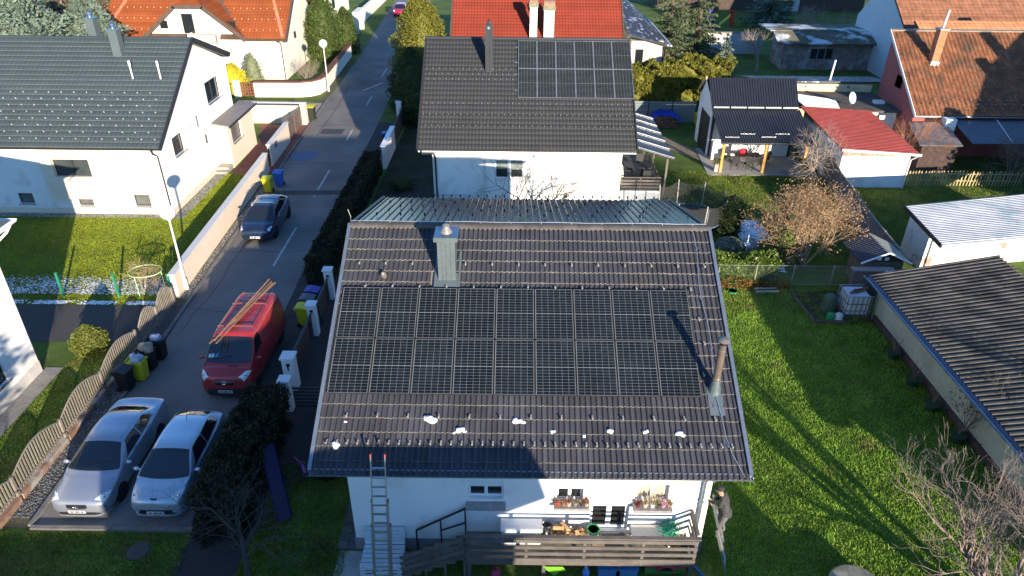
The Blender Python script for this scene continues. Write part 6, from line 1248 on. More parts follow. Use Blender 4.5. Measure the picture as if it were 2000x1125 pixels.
bare_tree('bare_bush', 'tangled bare bush in the dark yard below the pink house', (32.0, 29.8, 0), 3.0, .06, 61, bark_g, 4, 1.1, .2, first=1.5, stems=4, kids=(2, 3)); bare_tree('climbing_shrub', 'reddish leafless climber against the pink wall', (26.0, 32.4, 0), 3.2, .04, 63, mat('red_bark', (.3, .14, .09), .9), 3, .6, .5, first=1.8, stems=5, kids=(2, 3), cat='shrub'); bare_tree('bare_bush', 'dry twiggy plant inside the pale green hoop', (-17.9, 14.6, 0), 1.3, .03, 71, mat('straw_stem', (.3, .24, .14), .9), 3, .9, .2, first=.7, stems=4, kids=(2, 3), cat='plant', leaf=dry_m, nleaf=250, lsize=.07); bare_tree('bare_bush', 'thin leafless rose bushes behind the white garden wall', (-19.5, 52.0, 0), 2.4, .03, 73, bark_p, 3, .9, .4, first=1.2, stems=4, kids=(2, 3), cat='shrub')
bare_tree('climbing_shrub', 'leafless vine on the pale green wall of the corrugated shed', (15.5, 5.2, 0), 2.0, .025, 81, bark_g, 3, .9, .4, first=1.2, stems=3, kids=(2, 3), cat='plant', leaf=thuja_d, nleaf=350, lsize=.09)
cone_tree('conifer', 'added evergreen beyond the right edge that shades the dark yard', (33.8, 24.2, 0), 6.0, 2.4, 5000, .3, thuja_d, egg, cat='tree'); cone_tree('conifer', 'second added evergreen beyond the right edge, shading the yard', (37.0, 25.5, 0), 6.5, 2.6, 5000, .3, thuja_d, egg, cat='tree')  # unseen evergreens added to throw shade on the yard and fence
hedge('ivy', 'brown and green undergrowth at the foot of the wire fence', 9.4, 12.9, 15.45, 15.7, .35, 1500, .1, leafmat('autumn_mix', (.10, .12, .02), (.28, .13, .04)), cat='plants', amp=.1)
cone_tree('shrub', 'green ivy growing up inside the hazel shrub', (13.3, 18.1, 0), 2.9, .6, 2600, .11, leafmat('ivy_leaf', (.06, .10, .02), (.13, .16, .04)), egg, cat='shrub', amp=.3)
cone_tree('shrub', 'dark shrub in front of the trunk of the apple tree', (-6.6, 3.0, 0), .7, .55, 900, .1, hedge_d, oval, cat='shrub'); o = bpy.data.objects
# ------------------------------------------------------------------ grass, leaves, snow
def blades(name, label, x0, x1, y0, y1, n, h, m, keep=None, cat='grass', w=.016):
    P = np.stack([rng.uniform(x0, x1, n), rng.uniform(y0, y1, n), np.zeros(n)], 1)
    if keep is not None: P = P[keep(P[:, 0], P[:, 1])]
    n = len(P); c = np.sin(P[:, 0] * 5.1 + np.sin(P[:, 1] * 3.3) * 2) * np.sin(P[:, 1] * 4.7 + 1) ; hh = h * rng.uniform(.5, 1.25, n) * (1 + .35 * c); a = rng.uniform(0, 6.28, n); d = np.stack([np.cos(a), np.sin(a), np.zeros(n)], 1) * (w * rng.uniform(.6, 1.3, n))[:, None]
    tip = P + np.stack([rng.normal(0, .5, n) * hh, rng.normal(0, .5, n) * hh, hh], 1)
    return tag(part(name, None, m, mesh=fastmesh(name, np.stack([P - d, P + d, tip], 1).reshape(-1, 3), 3)), label, cat, kind='stuff')
gr_m = leafmat('grass_blade', (.12, .29, .022), (.31, .43, .06), tr=.3, patch=.3, c3=(.27, .23, .08), c3s=.7, c3lo=.6, c3hi=.75); gr_l = leafmat('mown_grass', (.24, .30, .012), (.36, .40, .03), tr=.3, patch=.15); gr_w = leafmat('winter_grass', (.09, .18, .015), (.25, .29, .05), tr=.3, patch=.4, c3=(.22, .18, .07), c3s=.8, c3lo=.5)
blades('lawn_grass', 'lush green lawn right of the brown-roofed house', 5.3, 15.6, -2.5, 15.4, 120000, .085, gr_m); blades('rear_lawn_grass', 'patchy lawn between the trampoline and the pavilion', 8.7, 19.3, 17.2, 31, 70000, .09, gr_w, lambda x, y: ~((x > 12.3) & (y > 30.3)))
blades('front_lawn_grass', 'short bright lawn in front of the white house on the left', -31, -16.5, 13.5, 22.75, 80000, .05, gr_l, lambda x, y: x < -16.45 - .04 * (y - 14)); blades('side_lawn_grass', 'short lawn strip behind the cream wall', -19.4, -16.9, 22.7, 29.6, 14000, .05, gr_l, lambda x, y: x < -16.75 - .03 * (y - 22)); blades('fence_lawn_grass', 'narrow lawn between the white house wall and the wavy fence', -18.45, -16.2, -3, 10.3, 24000, .05, gr_w); blades('neighbour_lawn_grass', 'neighbouring lawn beside the picket fence', 20.3, 32, 20.5, 28.6, 26000, .09, gr_w); blades('dark_lawn_grass', 'dark grass at the end of the street', -17, -5.3, -3.5, .45, 36000, .08, gr_w, lambda x, y: (x < -10) | (x > -8.3) | (y < -3)); blades('yard_grass', 'grass left of the brown-roofed house', -8.2, -5.3, -3.5, 3.5, 16000, .08, gr_w)
def litter(name, label, x0, x1, y0, y1, n, size, m, z=.03, dens=None, cat='leaves', flat=.25):
    P = np.stack([rng.uniform(x0, x1, n), rng.uniform(y0, y1, n), np.full(n, z)], 1)
    if dens is not None: P = P[rng.uniform(0, 1, n) < dens(P[:, 0], P[:, 1])]
    n = len(P); s = size * rng.uniform(.5, 1.5, n); a = rng.uniform(0, 6.28, n); u = np.stack([np.cos(a), np.sin(a), rng.normal(0, flat, n)], 1) * s[:, None]; v = np.stack([-np.sin(a), np.cos(a), rng.normal(0, flat, n)], 1) * (s * .7)[:, None]
    return tag(part(name, None, m, mesh=fastmesh(name, np.stack([P - u, P - v, P + u, P + v], 1).reshape(-1, 3), 4)), label, cat, kind='stuff')
litter('fallen_leaves', 'fallen brown leaves on the lawn by the laurel hedge', 9.4, 13.5, 12.4, 15.4, 1500, .04, leafmat('fallen_leaf', (.25, .12, .04), (.38, .2, .08)), .05, lambda x, y: np.clip((y - 12.5) / 3, 0, 1))
snw = lambda x, y: np.clip(.5 + .5 * np.sin(x * 2.3 + np.sin(y * 3) * 1.5) * np.sin(y * 4 + 1), 0, 1)
litter('thin_snow', 'thin snow strip along the edge of the left lawn', -26, -16.6, 14.2, 16.0, 5500, .035, snow_m, .05, lambda x, y: (.35 + .65 * snw(x, y)) * np.clip((16.0 - y) * 1.2, 0, 1) * np.clip((y - 14.1) * 4, 0, 1), 'snow', .06); litter('kerbside_snow', 'broken snow line beside the dark driveway', -25, -16.8, 13.35, 13.65, 1800, .05, snow_m, .04, lambda x, y: snw(x * 1.3, y), 'snow', .06); litter('garden_snow', 'bluish snow remains beside the hazel shrub', 11.9, 13.6, 20.6, 23.2, 2600, .07, snow_m, .05, lambda x, y: snw(x * 1.5, y * .8), 'snow', .06); litter('bed_snow', 'snow remains behind the laurel hedge', 11.5, 13.2, 17.1, 18.6, 1000, .07, snow_m, .04, lambda x, y: snw(x, y), 'snow', .06)
# ------------------------------------------------------------------ terrace in front of the main house
tr_ = thing('terrace', 'grey wooden terrace with horizontal board railing in front of the white wall', 'terrace', (1.5, -.5, 0))
dk = mat('mossy_decking', (.19, .17, .125), .9, var=.3, scale=2, fine=.25, fscale=14, orand=.15)
for k in range(8): part('floor_board', MB().box(-1.72, 4.58, -.98 + k * .122, -.87 + k * .122, .76, .80), dk, tr_)
part('floor_beam', MB().box(-1.72, 4.58, -1.0, -.98, .62, .80), wood_dk, tr_)
for x in (-1.7, .4, 2.5, 4.5): part('leg', MB().box(x, x + .1, -.95, -.85, 0, .76), wood_dk, tr_)
rail_m = mat('grey_rail_board', (.105, .094, .086), .8, var=.25, scale=2, fine=.15, orand=.1)
for z in (.80, 1.05, 1.30, 1.55): part('railing_board', MB().box(-1.72, 4.62, -1.03, -1.005, z, z + .12), rail_m, tr_)
part('hand_rail', MB().box(-1.75, 4.66, -1.08, -.97, 1.76, 1.81), rail_m, tr_)
for x in (-1.72, -.1, 1.5, 3.1, 4.54): part('railing_post', MB().box(x, x + .08, -1.002, -.92, .62, 1.76), rail_m, tr_)
for z in (1.05, 1.30, 1.55): part('side_board', MB().box(4.60, 4.62, -.9, -.02, z, z + .12), rail_m, tr_)
part('side_rail', MB().box(4.57, 4.66, -.9, -.01, 1.76, 1.81), rail_m, tr_)
st = thing('stairs', 'grey wooden stairs with board railing leading up to the terrace', 'stairs', (-2.6, -.55, 0))
for k in range(5):
    part('tread', MB().box(-3.35 + k * .33, -3.02 + k * .33, -.95, -.12, .10 + k * .155, .14 + k * .155), dk, st); part('riser', MB().box(-3.05 + k * .33, -3.02 + k * .33, -.95, -.12, .14 + k * .155, .255 + k * .155), wood_dk, st)
for j in range(4): part('railing_board', MB().bar((-3.55, -1.0, .12 + j * .24), (-1.78, -1.0, .92 + j * .24), .025, .12), rail_m, st)
for k in range(4): part('railing_post', MB().box(-3.45 + k * .55, -3.38 + k * .55, -.985, -.93, 0, 1.0 + k * .24), rail_m, st)
hr = thing('handrail', 'dark tubular handrail against the white wall beside the stairs', 'handrail', (-2.5, -.12, 0)); tb_ = mat('dark_tube', (.03, .035, .045), .4, metal=.4)
part('top_tube', MB().bar((-3.2, -.12, .95), (-1.78, -.12, 1.85), .045), tb_, hr); part('lower_tube', MB().bar((-2.5, -.12, .95), (-1.78, -.12, 1.28), .035), tb_, hr)
for x, z0, z1 in ((-3.2, 0, .95), (-2.49, .3, 1.4), (-1.78, .8, 1.87)): part('upright', MB().box(x - .022, x + .022, -.142, -.098, z0, z1), tb_, hr)
# things on the terrace
def simple(name, mb, m, label, cat, group=None, **k): return tag(part(name, mb, m, **k), label, cat, group)
t = thing('storage_chest', 'long white storage chest on the terrace', 'chest', (-.2, -.25, .8)); part('box', MB().box(-.74, .36, -.46, -.06, .805, 1.34), white_pl, t, bevel=.015); part('lid', MB().box(-.78, .40, -.5, -.04, 1.34, 1.4), white_pl, t, bevel=.012)
t = thing('lantern', 'small black lantern beside the white chest', 'lantern', (.55, -.2, .8)); part('frame', MB().box(.46, .48, -.30, -.28, .81, 1.3).box(.62, .64, -.30, -.28, .81, 1.3).box(.46, .48, -.14, -.12, .81, 1.3).box(.62, .64, -.14, -.12, .81, 1.3).box(.45, .65, -.31, -.11, .8, .83), blackp, t); part('roof', MB().lathe((.55, -.21, 1.3), [(.14, 0), (.14, .04), (.05, .16), (.02, .2)], 8), blackp, t); part('candle', MB().lathe((.55, -.21, .83), [(.04, 0), (.04, .2)], 10), snow_m, t)
logm = mat('split_firewood', (.42, .26, .13), .9, var=.3, scale=6, orand=.35)
def logs(n, cx, cy, cz, sx, sy, sz, seed, grp, label, L=.3):
    rn = random.Random(seed); msh = []
    for q in range(4):
        a0 = rn.uniform(0, 6); pts = [(0, .075 * math.cos(a0 + t) * rn.uniform(.7, 1.1), .075 * math.sin(a0 + t) * rn.uniform(.7, 1.1)) for t in (0, 1.4, 2.4, 3.9)]
        msh.append(shmesh('log', MB().ext([(-L / 2, y, z) for _, y, z in pts], (L, 0, 0)), logm))
    for k in range(n):
        o = link('firewood_log', msh[k % 4], None, (cx + rn.uniform(-1, 1) * sx, cy + rn.uniform(-1, 1) * sy, cz + rn.uniform(0, 1) ** 1.6 * sz), rot=(rn.uniform(-.5, .5), rn.uniform(-.4, .4), rn.uniform(0, 3.1))); tag(o, label, 'log', grp)
logs(20, 1.0, -.24, .9, .28, .13, .42, 3, 'firewood heap on the terrace', 'split log in the firewood heap beside the lantern'); logs(12, 1.5, -.27, .88, .2, .14, .2, 7, 'small firewood on the terrace', 'thin piece of kindling beside the bucket', .2)
t = thing('bucket', 'white bucket with green rim standing on the terrace', 'bucket', (1.85, -.28, .8)); part('pail', MB().lathe((1.85, -.28, .8), [(.14, 0), (.18, .44)], 18), white_pl, t); part('rim', MB().lathe((1.85, -.28, 1.24), [(.185, -.02), (.195, 0), (.195, .03), (.15, .03), (.15, .0)], 18), mat('green_rim', (.02, .35, .12), .4), t); part('lid', MB().lathe((1.85, -.28, 1.245), [(.15, 0), (.15, .012)], 18), mat('pale_lid', (.5, .6, .55), .4), t)
simple('door_mat', MB().box(2.15, 2.75, -.62, -.12, .802, .82), mat('dark_mat', (.03, .03, .03), .95, bump=.8, bscale=90, bdist=.02), 'dark ribbed door mat in front of the terrace door', 'mat'); simple('cardboard', MB().obox((2.0, -.35, .83), (.16, 0, .02), (0, .2, 0), (-.01, 0, .01)), mat('cardboard', (.34, .26, .16), .9), 'flat piece of cardboard beside the door mat', 'cardboard')
t = thing('table', 'low white table with a green net on the terrace', 'table', (3.5, -.35, .8)); part('table_top', MB().box(2.92, 4.05, -.6, -.05, 1.17, 1.21), mat('off_white_top', (.6, .58, .53), .6, var=.06), t, bevel=.01)
for x in (2.97, 3.95):
    for y in (-.57, -.12): part('leg', MB().box(x, x + .05, y, y + .05, .8, 1.17), white_pl, t)
mb = MB(); rn = random.Random(4)
for k in range(70):
    c = V3((4.0 + rn.gauss(0, .13), -.3 + rn.gauss(0, .1), 1.28 + abs(rn.gauss(0, .07)))); mb.tube([c + V3((rn.uniform(-.16, .16), rn.uniform(-.12, .12), rn.uniform(-.05, .05))) for _ in range(4)], .008, 4)
simple('garden_net', mb, mat('green_net', (.01, .32, .2), .6), 'crumpled green net heaped on the white table', 'net')
for k, (x, c, lb_) in enumerate(((4.15, (.3, .12, .04), 'terracotta pot with yellow-green reeds in the terrace corner'), (4.4, (.05, .05, .05), 'dark pot with dry grass at the terrace corner railing'))):
    t = thing('plant_pot', lb_, 'potted plant', (x, -.55, .8)); part('pot', MB().lathe((x, -.55, .8), [(.08, 0), (.12, .2), (.13, .2), (.13, .23), (.1, .23)], 12), mat('pot_%d' % k, c, .8), t)
    mb = MB()
    for q in range(26): a = R.uniform(0, 6.28); mb.tube([(x, -.55, 1.0), (x + .1 * math.cos(a), -.55 + .1 * math.sin(a), 1.25), (x + .22 * math.cos(a), -.55 + .22 * math.sin(a), 1.3 + R.uniform(-.05, .1))], [.012, .01, .003], 3)
    part('leaves', mb, mat('reed_%d' % k, ((.3, .3, .04), (.28, .22, .1))[k], .8), t)
POTS = [(.80, 'red', (.4, .03, .03)), (.98, 'terracotta', (.32, .12, .06)), (1.12, 'cream', (.55, .5, .4)), (1.3, 'grey', (.2, .2, .2)), (1.5, 'dark', (.05, .045, .04)), (1.62, 'straw', (.4, .33, .2))]
for k, (x, nm, c) in enumerate(POTS):
    t = thing('flower_pot', '%s flower pot on the sill of the left terrace window' % nm, 'flower pot', (x, -.13, 2.047), group='pots on the left terrace window sill'); part('pot', MB().lathe((x, -.13, 2.047), [(.05, 0), (.075, .12), (.08, .12), (.08, .14), (.06, .14)], 12), mat('sill_pot_' + nm, c, .7), t)
    P = np.array([(x, -.13, 2.2)]) + rng.normal(size=(70, 3)) * np.array([.05, .05, .05]); part('plant', None, leafmat('sill_plant_%d' % (k % 3), ((.1, .09, .04), (.2, .12, .07), (.16, .05, .04))[k % 3], ((.25, .2, .1), (.3, .22, .15), (.35, .1, .08))[k % 3]), t, mesh=fastmesh('plant', leaf_quads(P, .06), 4), kind='stuff')
for k, (x, nm, c, cl) in enumerate(((3.05, 'dark red', (.15, .02, .025), 1), (3.25, 'cream', (.5, .48, .35), 0), (3.45, 'white', (.6, .58, .55), 0), (3.6, 'black', (.02, .02, .02), 0), (3.75, 'pink flowered', (.4, .2, .25), 2), (3.93, 'brown', (.2, .12, .07), 0))):
    t = thing('flower_pot', '%s flower pot on the sill of the right terrace window' % nm, 'flower pot', (x, -.15, 2.047), group='pots on the right terrace window sill'); part('pot', MB().lathe((x, -.15, 2.047), [(.05, 0), (.075, .12), (.08, .12), (.08, .14), (.06, .14)], 12), mat('sill_pot_' + nm, c, .7), t)
    P = np.array([(x, -.15, 2.22)]) + rng.normal(size=(80, 3)) * np.array([.055, .05, .06]); part('plant', None, leafmat('sillb_plant_%d' % cl, ((.16, .14, .07), (.1, .03, .03), (.45, .12, .25))[cl], ((.3, .26, .15), (.2, .08, .06), (.7, .5, .55))[cl]), t, mesh=fastmesh('plant', leaf_quads(P, .06), 4), kind='stuff')
t = thing('dried_grass_bouquet', 'pale dried pampas grass on the right terrace window sill', 'bouquet', (3.42, -.1, 2.05)); mb = MB()
for q in range(30): a = R.uniform(0, 6.28); e = R.uniform(.05, .28); mb.tube([(3.42, -.1, 2.1), (3.42 + e * math.cos(a) * .6, -.1 + e * math.sin(a) * .3, 2.3), (3.42 + e * math.cos(a), -.12 + e * math.sin(a) * .4, 2.42 + R.uniform(-.08, .1))], [.006, .009, .002], 3)
part('stems', mb, mat('pampas', (.5, .42, .3), .9), t)
# under and in front of the terrace
t = thing('toy_house', 'red toy playhouse with round arch under the terrace', 'toy', (3.9, -.78, 0)); part('shell', MB().box(3.35, 4.45, -.75, -.6, 0, .5), mat('toy_green', (.05, .2, .06), .5), t); part('roof', MB().ext([(3.3, -.9, .42), (4.55, -.9, .42), (4.4, -.9, .56), (3.45, -.9, .56)], (0, .4, 0)), mat('toy_red', (.4, .03, .05), .4), t)
ar = [(3.9 + .22 * math.cos(a), -.905, .3 + .22 * math.sin(a)) for a in np.linspace(0, math.pi, 12)]; part('arch', MB().tube(ar, .045, 6), MATS['toy_red'], t); part('opening', MB().ext(ar, (0, -.003, 0)), blackp, t)
for nm, mb, m, lb_, ct in (('plastic_leaf_umbrella', MB().ext([(.42, -.95, .5), (.98, -.95, .5), (1.1, -.85, .2), (.9, -.9, .22), (.75, -.9, .05), (.6, -.9, .22)], (0, -.01, .0)), mat('lime_cloth', (.16, .42, .03), .6), 'lime green cloth hanging under the terrace', 'cloth'), ('storage_box', MB().box(2.0, 3.1, -.95, -.5, 0, .38).box(1.97, 3.13, -.98, -.47, .38, .42), mat('blue_box', (.08, .2, .4), .5), 'blue plastic box under the terrace', 'box'), ('water_bottle', MB().lathe((1.65, -.9, 0), [(.1, 0), (.11, .25), (.05, .34), (.05, .42)], 12), mat('blue_bottle', (.1, .25, .6), .25), 'blue bottle standing under the terrace', 'bottle'), ('toy_ball', MB().ball((-.9, -.9, .15), .16, nu=14, nv=10), mat('toy_pink', (.35, .03, .08), .4), 'dark pink ball below the terrace', 'ball'), ('drain_pipe', MB().tube([(4.7, -.75, .35), (4.95, -.85, .1), (5.05, -.95, .03)], .06, 8), mat('blue_pipe', (.04, .1, .22), .4), 'short blue pipe beside the terrace corner', 'pipe'), ('bowl', MB().lathe((2.6, -1.02, .0), [(.12, 0), (.2, .1), (.19, .1), (.1, .02)], 14), MATS['toy_green'], 'green bowl in front of the blue box', 'bowl')): simple(nm, mb, m, lb_, ct)
# paving by the left corner and pallet bench
sheet('concrete_slab', [(-5.55, -2.2), (-3.3, -2.2), (-3.3, -.1), (-5.5, -.1)], .014, concrete)
pvm = shmesh('paver', MB().box(.01, .29, .01, .29, 0, .03), mat('dark_pavers', (.12, .10, .11), .85, var=.2, orand=.2)); pv_root = bpy.data.objects.new('paver_path', None); col.objects.link(pv_root); pv_root['kind'] = 'structure'
for j in range(18):
    for i in range(2): link('paver', pvm, pv_root, (-5.62 + i * .3, -.05 + j * .3, .003))
pb = thing('pallet_bench', 'pale painted pallet bench below the ladder', 'bench', (-4.1, -.45, 0)); ppm = mat('pale_painted_wood', (.5, .55, .6), .7, var=.08, orand=.08)
for k in range(5): part('seat_board', MB().box(-4.72, -3.55, -.98 + k * .16, -.85 + k * .16, .40, .43), ppm, pb)
for z in (.06, .2, .33):
    part('front_board', MB().box(-4.72, -3.55, -1.0, -.97, z, z + .07), ppm, pb)
for x in (-4.72, -4.2, -3.66): part('block', MB().box(x, x + .12, -.97, -.3, .03, .38), ppm, pb)
for k in range(5): part('back_board', MB().obox((-4.13, -.18 + k * .02, .5 + k * .12), (.58, 0, 0), (0, .012, 0), (0, .01, .05)), ppm, pb)
# ladders
def ladder(name, label, secs, m, group=None):
    a = V3(secs[0][0]); t = thing(name, label, 'ladder', a, group=group)
    for (p, q, w, ax, off) in secs:
        p, q, ax = V3(p), V3(q), V3(ax).normalized(); d = (q - p); L = d.length; u = d / L; nr = ax.cross(u).normalized()
        for s in (-1, 1):
            part('stile', MB().bar(p + ax * s * w / 2 + nr * off, q + ax * s * w / 2 + nr * off, .028, .07, up=nr), m, t); part('end_cap', MB().obox(q + ax * s * w / 2 + nr * off, ax * .018, nr * .04, u * .035), mat('red_cap', (.4, .05, .04), .5) if a.x < 0 else blackp, t)
        n = int(L / .28)
        for k in range(n): c = p + u * (.15 + k * .28) + nr * off; part('rung', MB().bar(c - ax * w / 2, c + ax * w / 2, .032), m, t)
    return t
lu = (V3((-3.9, -.62, 4.45)) - V3((-3.98, -1.55, 0))).normalized(); lp = V3((-3.98, -1.55, 0))
ladder('extension_ladder', 'tall aluminium extension ladder leaning on the left end of the gutter', [(lp, lp + lu * 2.3, .50, (1, 0, 0), .0), (lp + lu * .3, lp + lu * 3.1, .44, (1, 0, 0), .05), (lp + lu * .6, lp + lu * 4.5, .37, (1, 0, 0), .10)], alu)
l2u = (V3((5.12, .05, 2.2)) - V3((5.74, -.5, 0))).normalized(); l2 = V3((5.74, -.5, 0))
ladder('ladder', 'aluminium ladder under the man at the right corner of the white wall', [(l2, l2 + l2u * 1.5, .42, (.25, 1, 0), 0), (l2 + l2u * .7, l2 + l2u * 2.35, .36, (.25, 1, 0), .05)], alu)
# ------------------------------------------------------------------ man on the ladder
def figure():
    J = {'pel': ((5.62, .02, 1.66), .15), 'waist': ((5.58, .05, 1.84), .135), 'chest': ((5.50, .10, 2.06), .155), 'neck': ((5.43, .13, 2.24), .065), 'head': ((5.38, .16, 2.33), .085), 'crown': ((5.37, .17, 2.45), .08)}
    E_ = [('pel', 'waist'), ('waist', 'chest'), ('chest', 'neck'), ('neck', 'head'), ('head', 'crown')]
    for s, nm in ((-1, 'l'), (1, 'r')):
        off = V3((.06, .12, 0)) * s
        for k, (p, r) in {'hip': ((5.63, .02, 1.58), .105), 'knee': ((5.52 + .03 * s, .03, 1.22), .075), 'calf': ((5.58, .0, 1.06), .065), 'ank': ((5.64, -.03, .88), .05), 'toe': ((5.46, .04, .84), .045)}.items(): J[k + nm] = (tuple(V3(p) + off), r)
        E_ += [('pel', 'hip' + nm), ('hip' + nm, 'knee' + nm), ('knee' + nm, 'calf' + nm), ('calf' + nm, 'ank' + nm), ('ank' + nm, 'toe' + nm)]
        so = V3((.09, .17, 0)) * s
        for k, (p, r) in {'sh': ((5.49, .10, 2.15), .08), 'el': ((5.34 + (.12 if s < 0 else 0), .14, 1.93), .055), 'wr': ((5.17, .10, 1.99), .038), 'ha': ((5.12, .12, 2.01), .034)}.items(): J[k + nm] = (tuple(V3(p) + so * (1 if k in ('sh', 'el') else .45)), r)
        E_ += [('chest', 'sh' + nm), ('sh' + nm, 'el' + nm), ('el' + nm, 'wr' + nm), ('wr' + nm, 'ha' + nm)]
        h = V3(J['ha' + nm][0])
        for f in range(5):
            a = h + V3((-.03, (f - 2) * .018, .015 - .01 * (f == 4))); b = a + V3((-.035, (f - 2) * .006, -.005 - .012 * (f % 2))); J['f%d%s' % (f, nm)] = (tuple(a), .010); J['g%d%s' % (f, nm)] = (tuple(b), .008); E_ += [('ha' + nm, 'f%d%s' % (f, nm)), ('f%d%s' % (f, nm), 'g%d%s' % (f, nm))]
    ks = list(J); me = bpy.data.meshes.new('person'); me.from_pydata([J[k][0] for k in ks], [(ks.index(a), ks.index(b)) for a, b in E_], []); o = bpy.data.objects.new('person', me); col.objects.link(o)
    o.modifiers.new('skin', 'SKIN'); sv = me.skin_vertices[0].data if me.skin_vertices else None
    if sv is None:
        bm = bmesh.new(); bm.from_mesh(me); bm.verts.layers.skin.verify(); bm.to_mesh(me); bm.free(); sv = me.skin_vertices[0].data
    for k, n_ in enumerate(ks): sv[k].radius = (J[n_][1],) * 2; sv[k].use_root = n_ == 'pel'
    o.modifiers.new('sub', 'SUBSURF').levels = 2
    dg = bpy.context.evaluated_depsgraph_get(); m2 = bpy.data.meshes.new_from_object(o.evaluated_get(dg)); bpy.data.objects.remove(o)
    mats = [mat('grey_jacket', (.05, .05, .049), .9, var=.2, scale=8), mat('work_trousers', (.10, .098, .095), .9, var=.2, scale=8), mat('skin', (.45, .25, .17), .6), mat('work_shoes', (.2, .17, .13), .8)]
    for m in mats: m2.materials.append(m)
    for p in m2.polygons:
        c = p.center; p.use_smooth = True
        p.material_index = 3 if c.z < .93 else 1 if c.z < 1.62 else 2 if (c.z > 2.27 and c.x < 5.46) or (c.x < 5.17 and c.z < 2.2) else 0
    return m2
pr = link('person', figure()); tag(pr, 'man in grey work clothes and dark cap standing on a ladder at the house corner', 'person')
part('cap', MB().ball((5.38, .175, 2.44), .105, .105, .085, 14, 8).box(5.22, 5.32, .10, .26, 2.405, 2.42), mat('dark_cap', (.03, .03, .032), .9), pr, smooth=True)
part('jacket_hem', MB().lathe((5.615, .03, 1.56), [(.155, 0), (.175, .02), (.165, .14), (.155, .22)], 14), MATS['grey_jacket'], pr, smooth=True)
# face details (nose, ears)
part('nose', MB().ball((5.285, .17, 2.345), .018, .015, .022, 6, 5), MATS['skin'], pr, smooth=True)
for s in (-1, 1): part('ear', MB().ball((5.39, .17 + s * .09, 2.35), .022, .012, .03, 6, 5), MATS['skin'], pr, smooth=True); part('eye', MB().ball((5.295, .17 + s * .033, 2.372), .010, nu=6, nv=5), blackp, pr, smooth=True)
# ------------------------------------------------------------------ right garden
ib = thing('water_tank', 'white plastic water tank in a steel cage beside the corrugated shed', 'tank', (15.0, 13.4, 0)); part('pallet', MB().box(14.4, 15.5, 12.85, 13.95, .04, .14), wood_dk, ib)
part('tank', MB().box(14.45, 15.45, 12.9, 13.9, .15, 1.12), mat('milky_plastic', (.55, .58, .62), .5, var=.05), ib, bevel=.07); part('tank_cap', MB().lathe((14.95, 13.4, 1.12), [(.14, 0), (.14, .06)], 14), blackp, ib)
for k in range(6):
    a = 14.42 + k * 1.06 / 5; part('cage_bar', MB().box(a - .014, a + .014, 12.865, 12.89, .14, 1.16), steel, ib); b = 12.88 + k * 1.04 / 5; part('cage_bar', MB().box(14.4, 14.425, b - .014, b + .014, .14, 1.16), steel, ib)
for z in (.4, .75, 1.14): part('cage_ring', MB().box(14.39, 15.51, 12.85, 12.875, z, z + .03).box(14.39, 14.415, 12.875, 13.95, z, z + .03).box(14.415, 15.51, 13.92, 13.95, z, z + .03), steel, ib)
for k in range(3): part('top_plank', MB().obox((14.9 + .15 * k, 13.3 + .12 * k, 1.17), (.35, .12, 0), (-.02, .05, 0), (0, 0, .015)), mat('rusty_plank', (.2, .1, .07), .8), ib)
for x, y, c, lb_ in ((13.75, 12.75, (.02, .25, .08), 'green bucket on the earth beside the water tank'), (14.1, 12.7, (.55, .6, .62), 'white bucket on the earth beside the green one')):
    t = thing('bucket', lb_, 'bucket', (x, y, 0)); part('pail', MB().lathe((x, y, 0), [(.19, 0), (.16, .34), (.14, .36), (.02, .36)], 14), mat('bk_' + lb_[:5], c, .5), t); part('rim', MB().lathe((x, y, 0), [(.205, 0), (.205, .03), (.18, .03)], 14), mat('bk_' + lb_[:5], c, .5), t)
simple('compost_bin', MB().lathe((13.95, 13.6, 0), [(.36, 0), (.28, .7), (.2, .8), (.02, .82)], 12), mat('compost_green', (.05, .09, .055), .6), 'dark green compost cone left of the water tank', 'compost bin'); sheet('soil_bed', [(12.7, 15.2), (12.95, 12.55), (14.4, 12.4), (15.7, 12.5), (15.7, 15.3)], .03, soil)
for k, (p, q) in enumerate((((12.72, 15.2), (12.95, 12.5)), ((12.95, 12.5), (14.3, 12.45)))): simple('bed_edging', MB().bar((*p, .08), (*q, .08), .05, .16), wood_dk, ('left dark board edging the soil bed', 'front dark board edging the soil bed')[k], 'edging')
for k, (x, y, c) in enumerate(((15.25, 9.9, 'first'), (15.2, 8.1, 'second'), (15.2, 6.6, 'third'), (15.25, 4.9, 'fourth'))):
    t = thing('plant_pot', 'plant pot with bare stems at the shed wall, %s from the water tank' % c, 'potted plant', (x, y, 0), group='pots along the shed wall'); part('pot', MB().lathe((x, y, 0), [(.18, 0), (.25, .3), (.27, .3), (.27, .34), (.2, .34)], 14), mat('dark_green_pot', (.02, .05, .03), .6), t); mb = MB()
    for q in range(9): a = R.uniform(0, 6.28); mb.tube([(x, y, .3), (x + .12 * math.cos(a), y + .12 * math.sin(a), .7), (x + .25 * math.cos(a), y + .25 * math.sin(a), 1.0 + R.uniform(-.2, .3))], [.012, .008, .003], 4)
    part('stems', mb, bark_g, t)
simple('well_cover', MB().lathe((9.05, -1.45, 0), [(.75, 0), (.75, .42), (.70, .46), (.02, .47)], 32), mat('mossy_concrete', (.22, .22, .17), .95, var=.3, scale=3, c2=(.14, .15, .09), c2scale=2), 'round mossy concrete well cover at the bottom edge of the lawn', 'well cover')
wf = thing('wire_fence', 'low chain-link fence in front of the laurel and the hazel shrub', 'fence', (12, 15.8, 0)); wm_ = mat('galvanised_wire', (.32, .38, .3), .5, metal=.3)
for x in (7.6, 9.4, 11.2, 13.0, 14.9): part('fence_post', MB().tube([(x, 15.8, 0), (x, 15.8, 1.15)], .025, 6), wm_, wf)
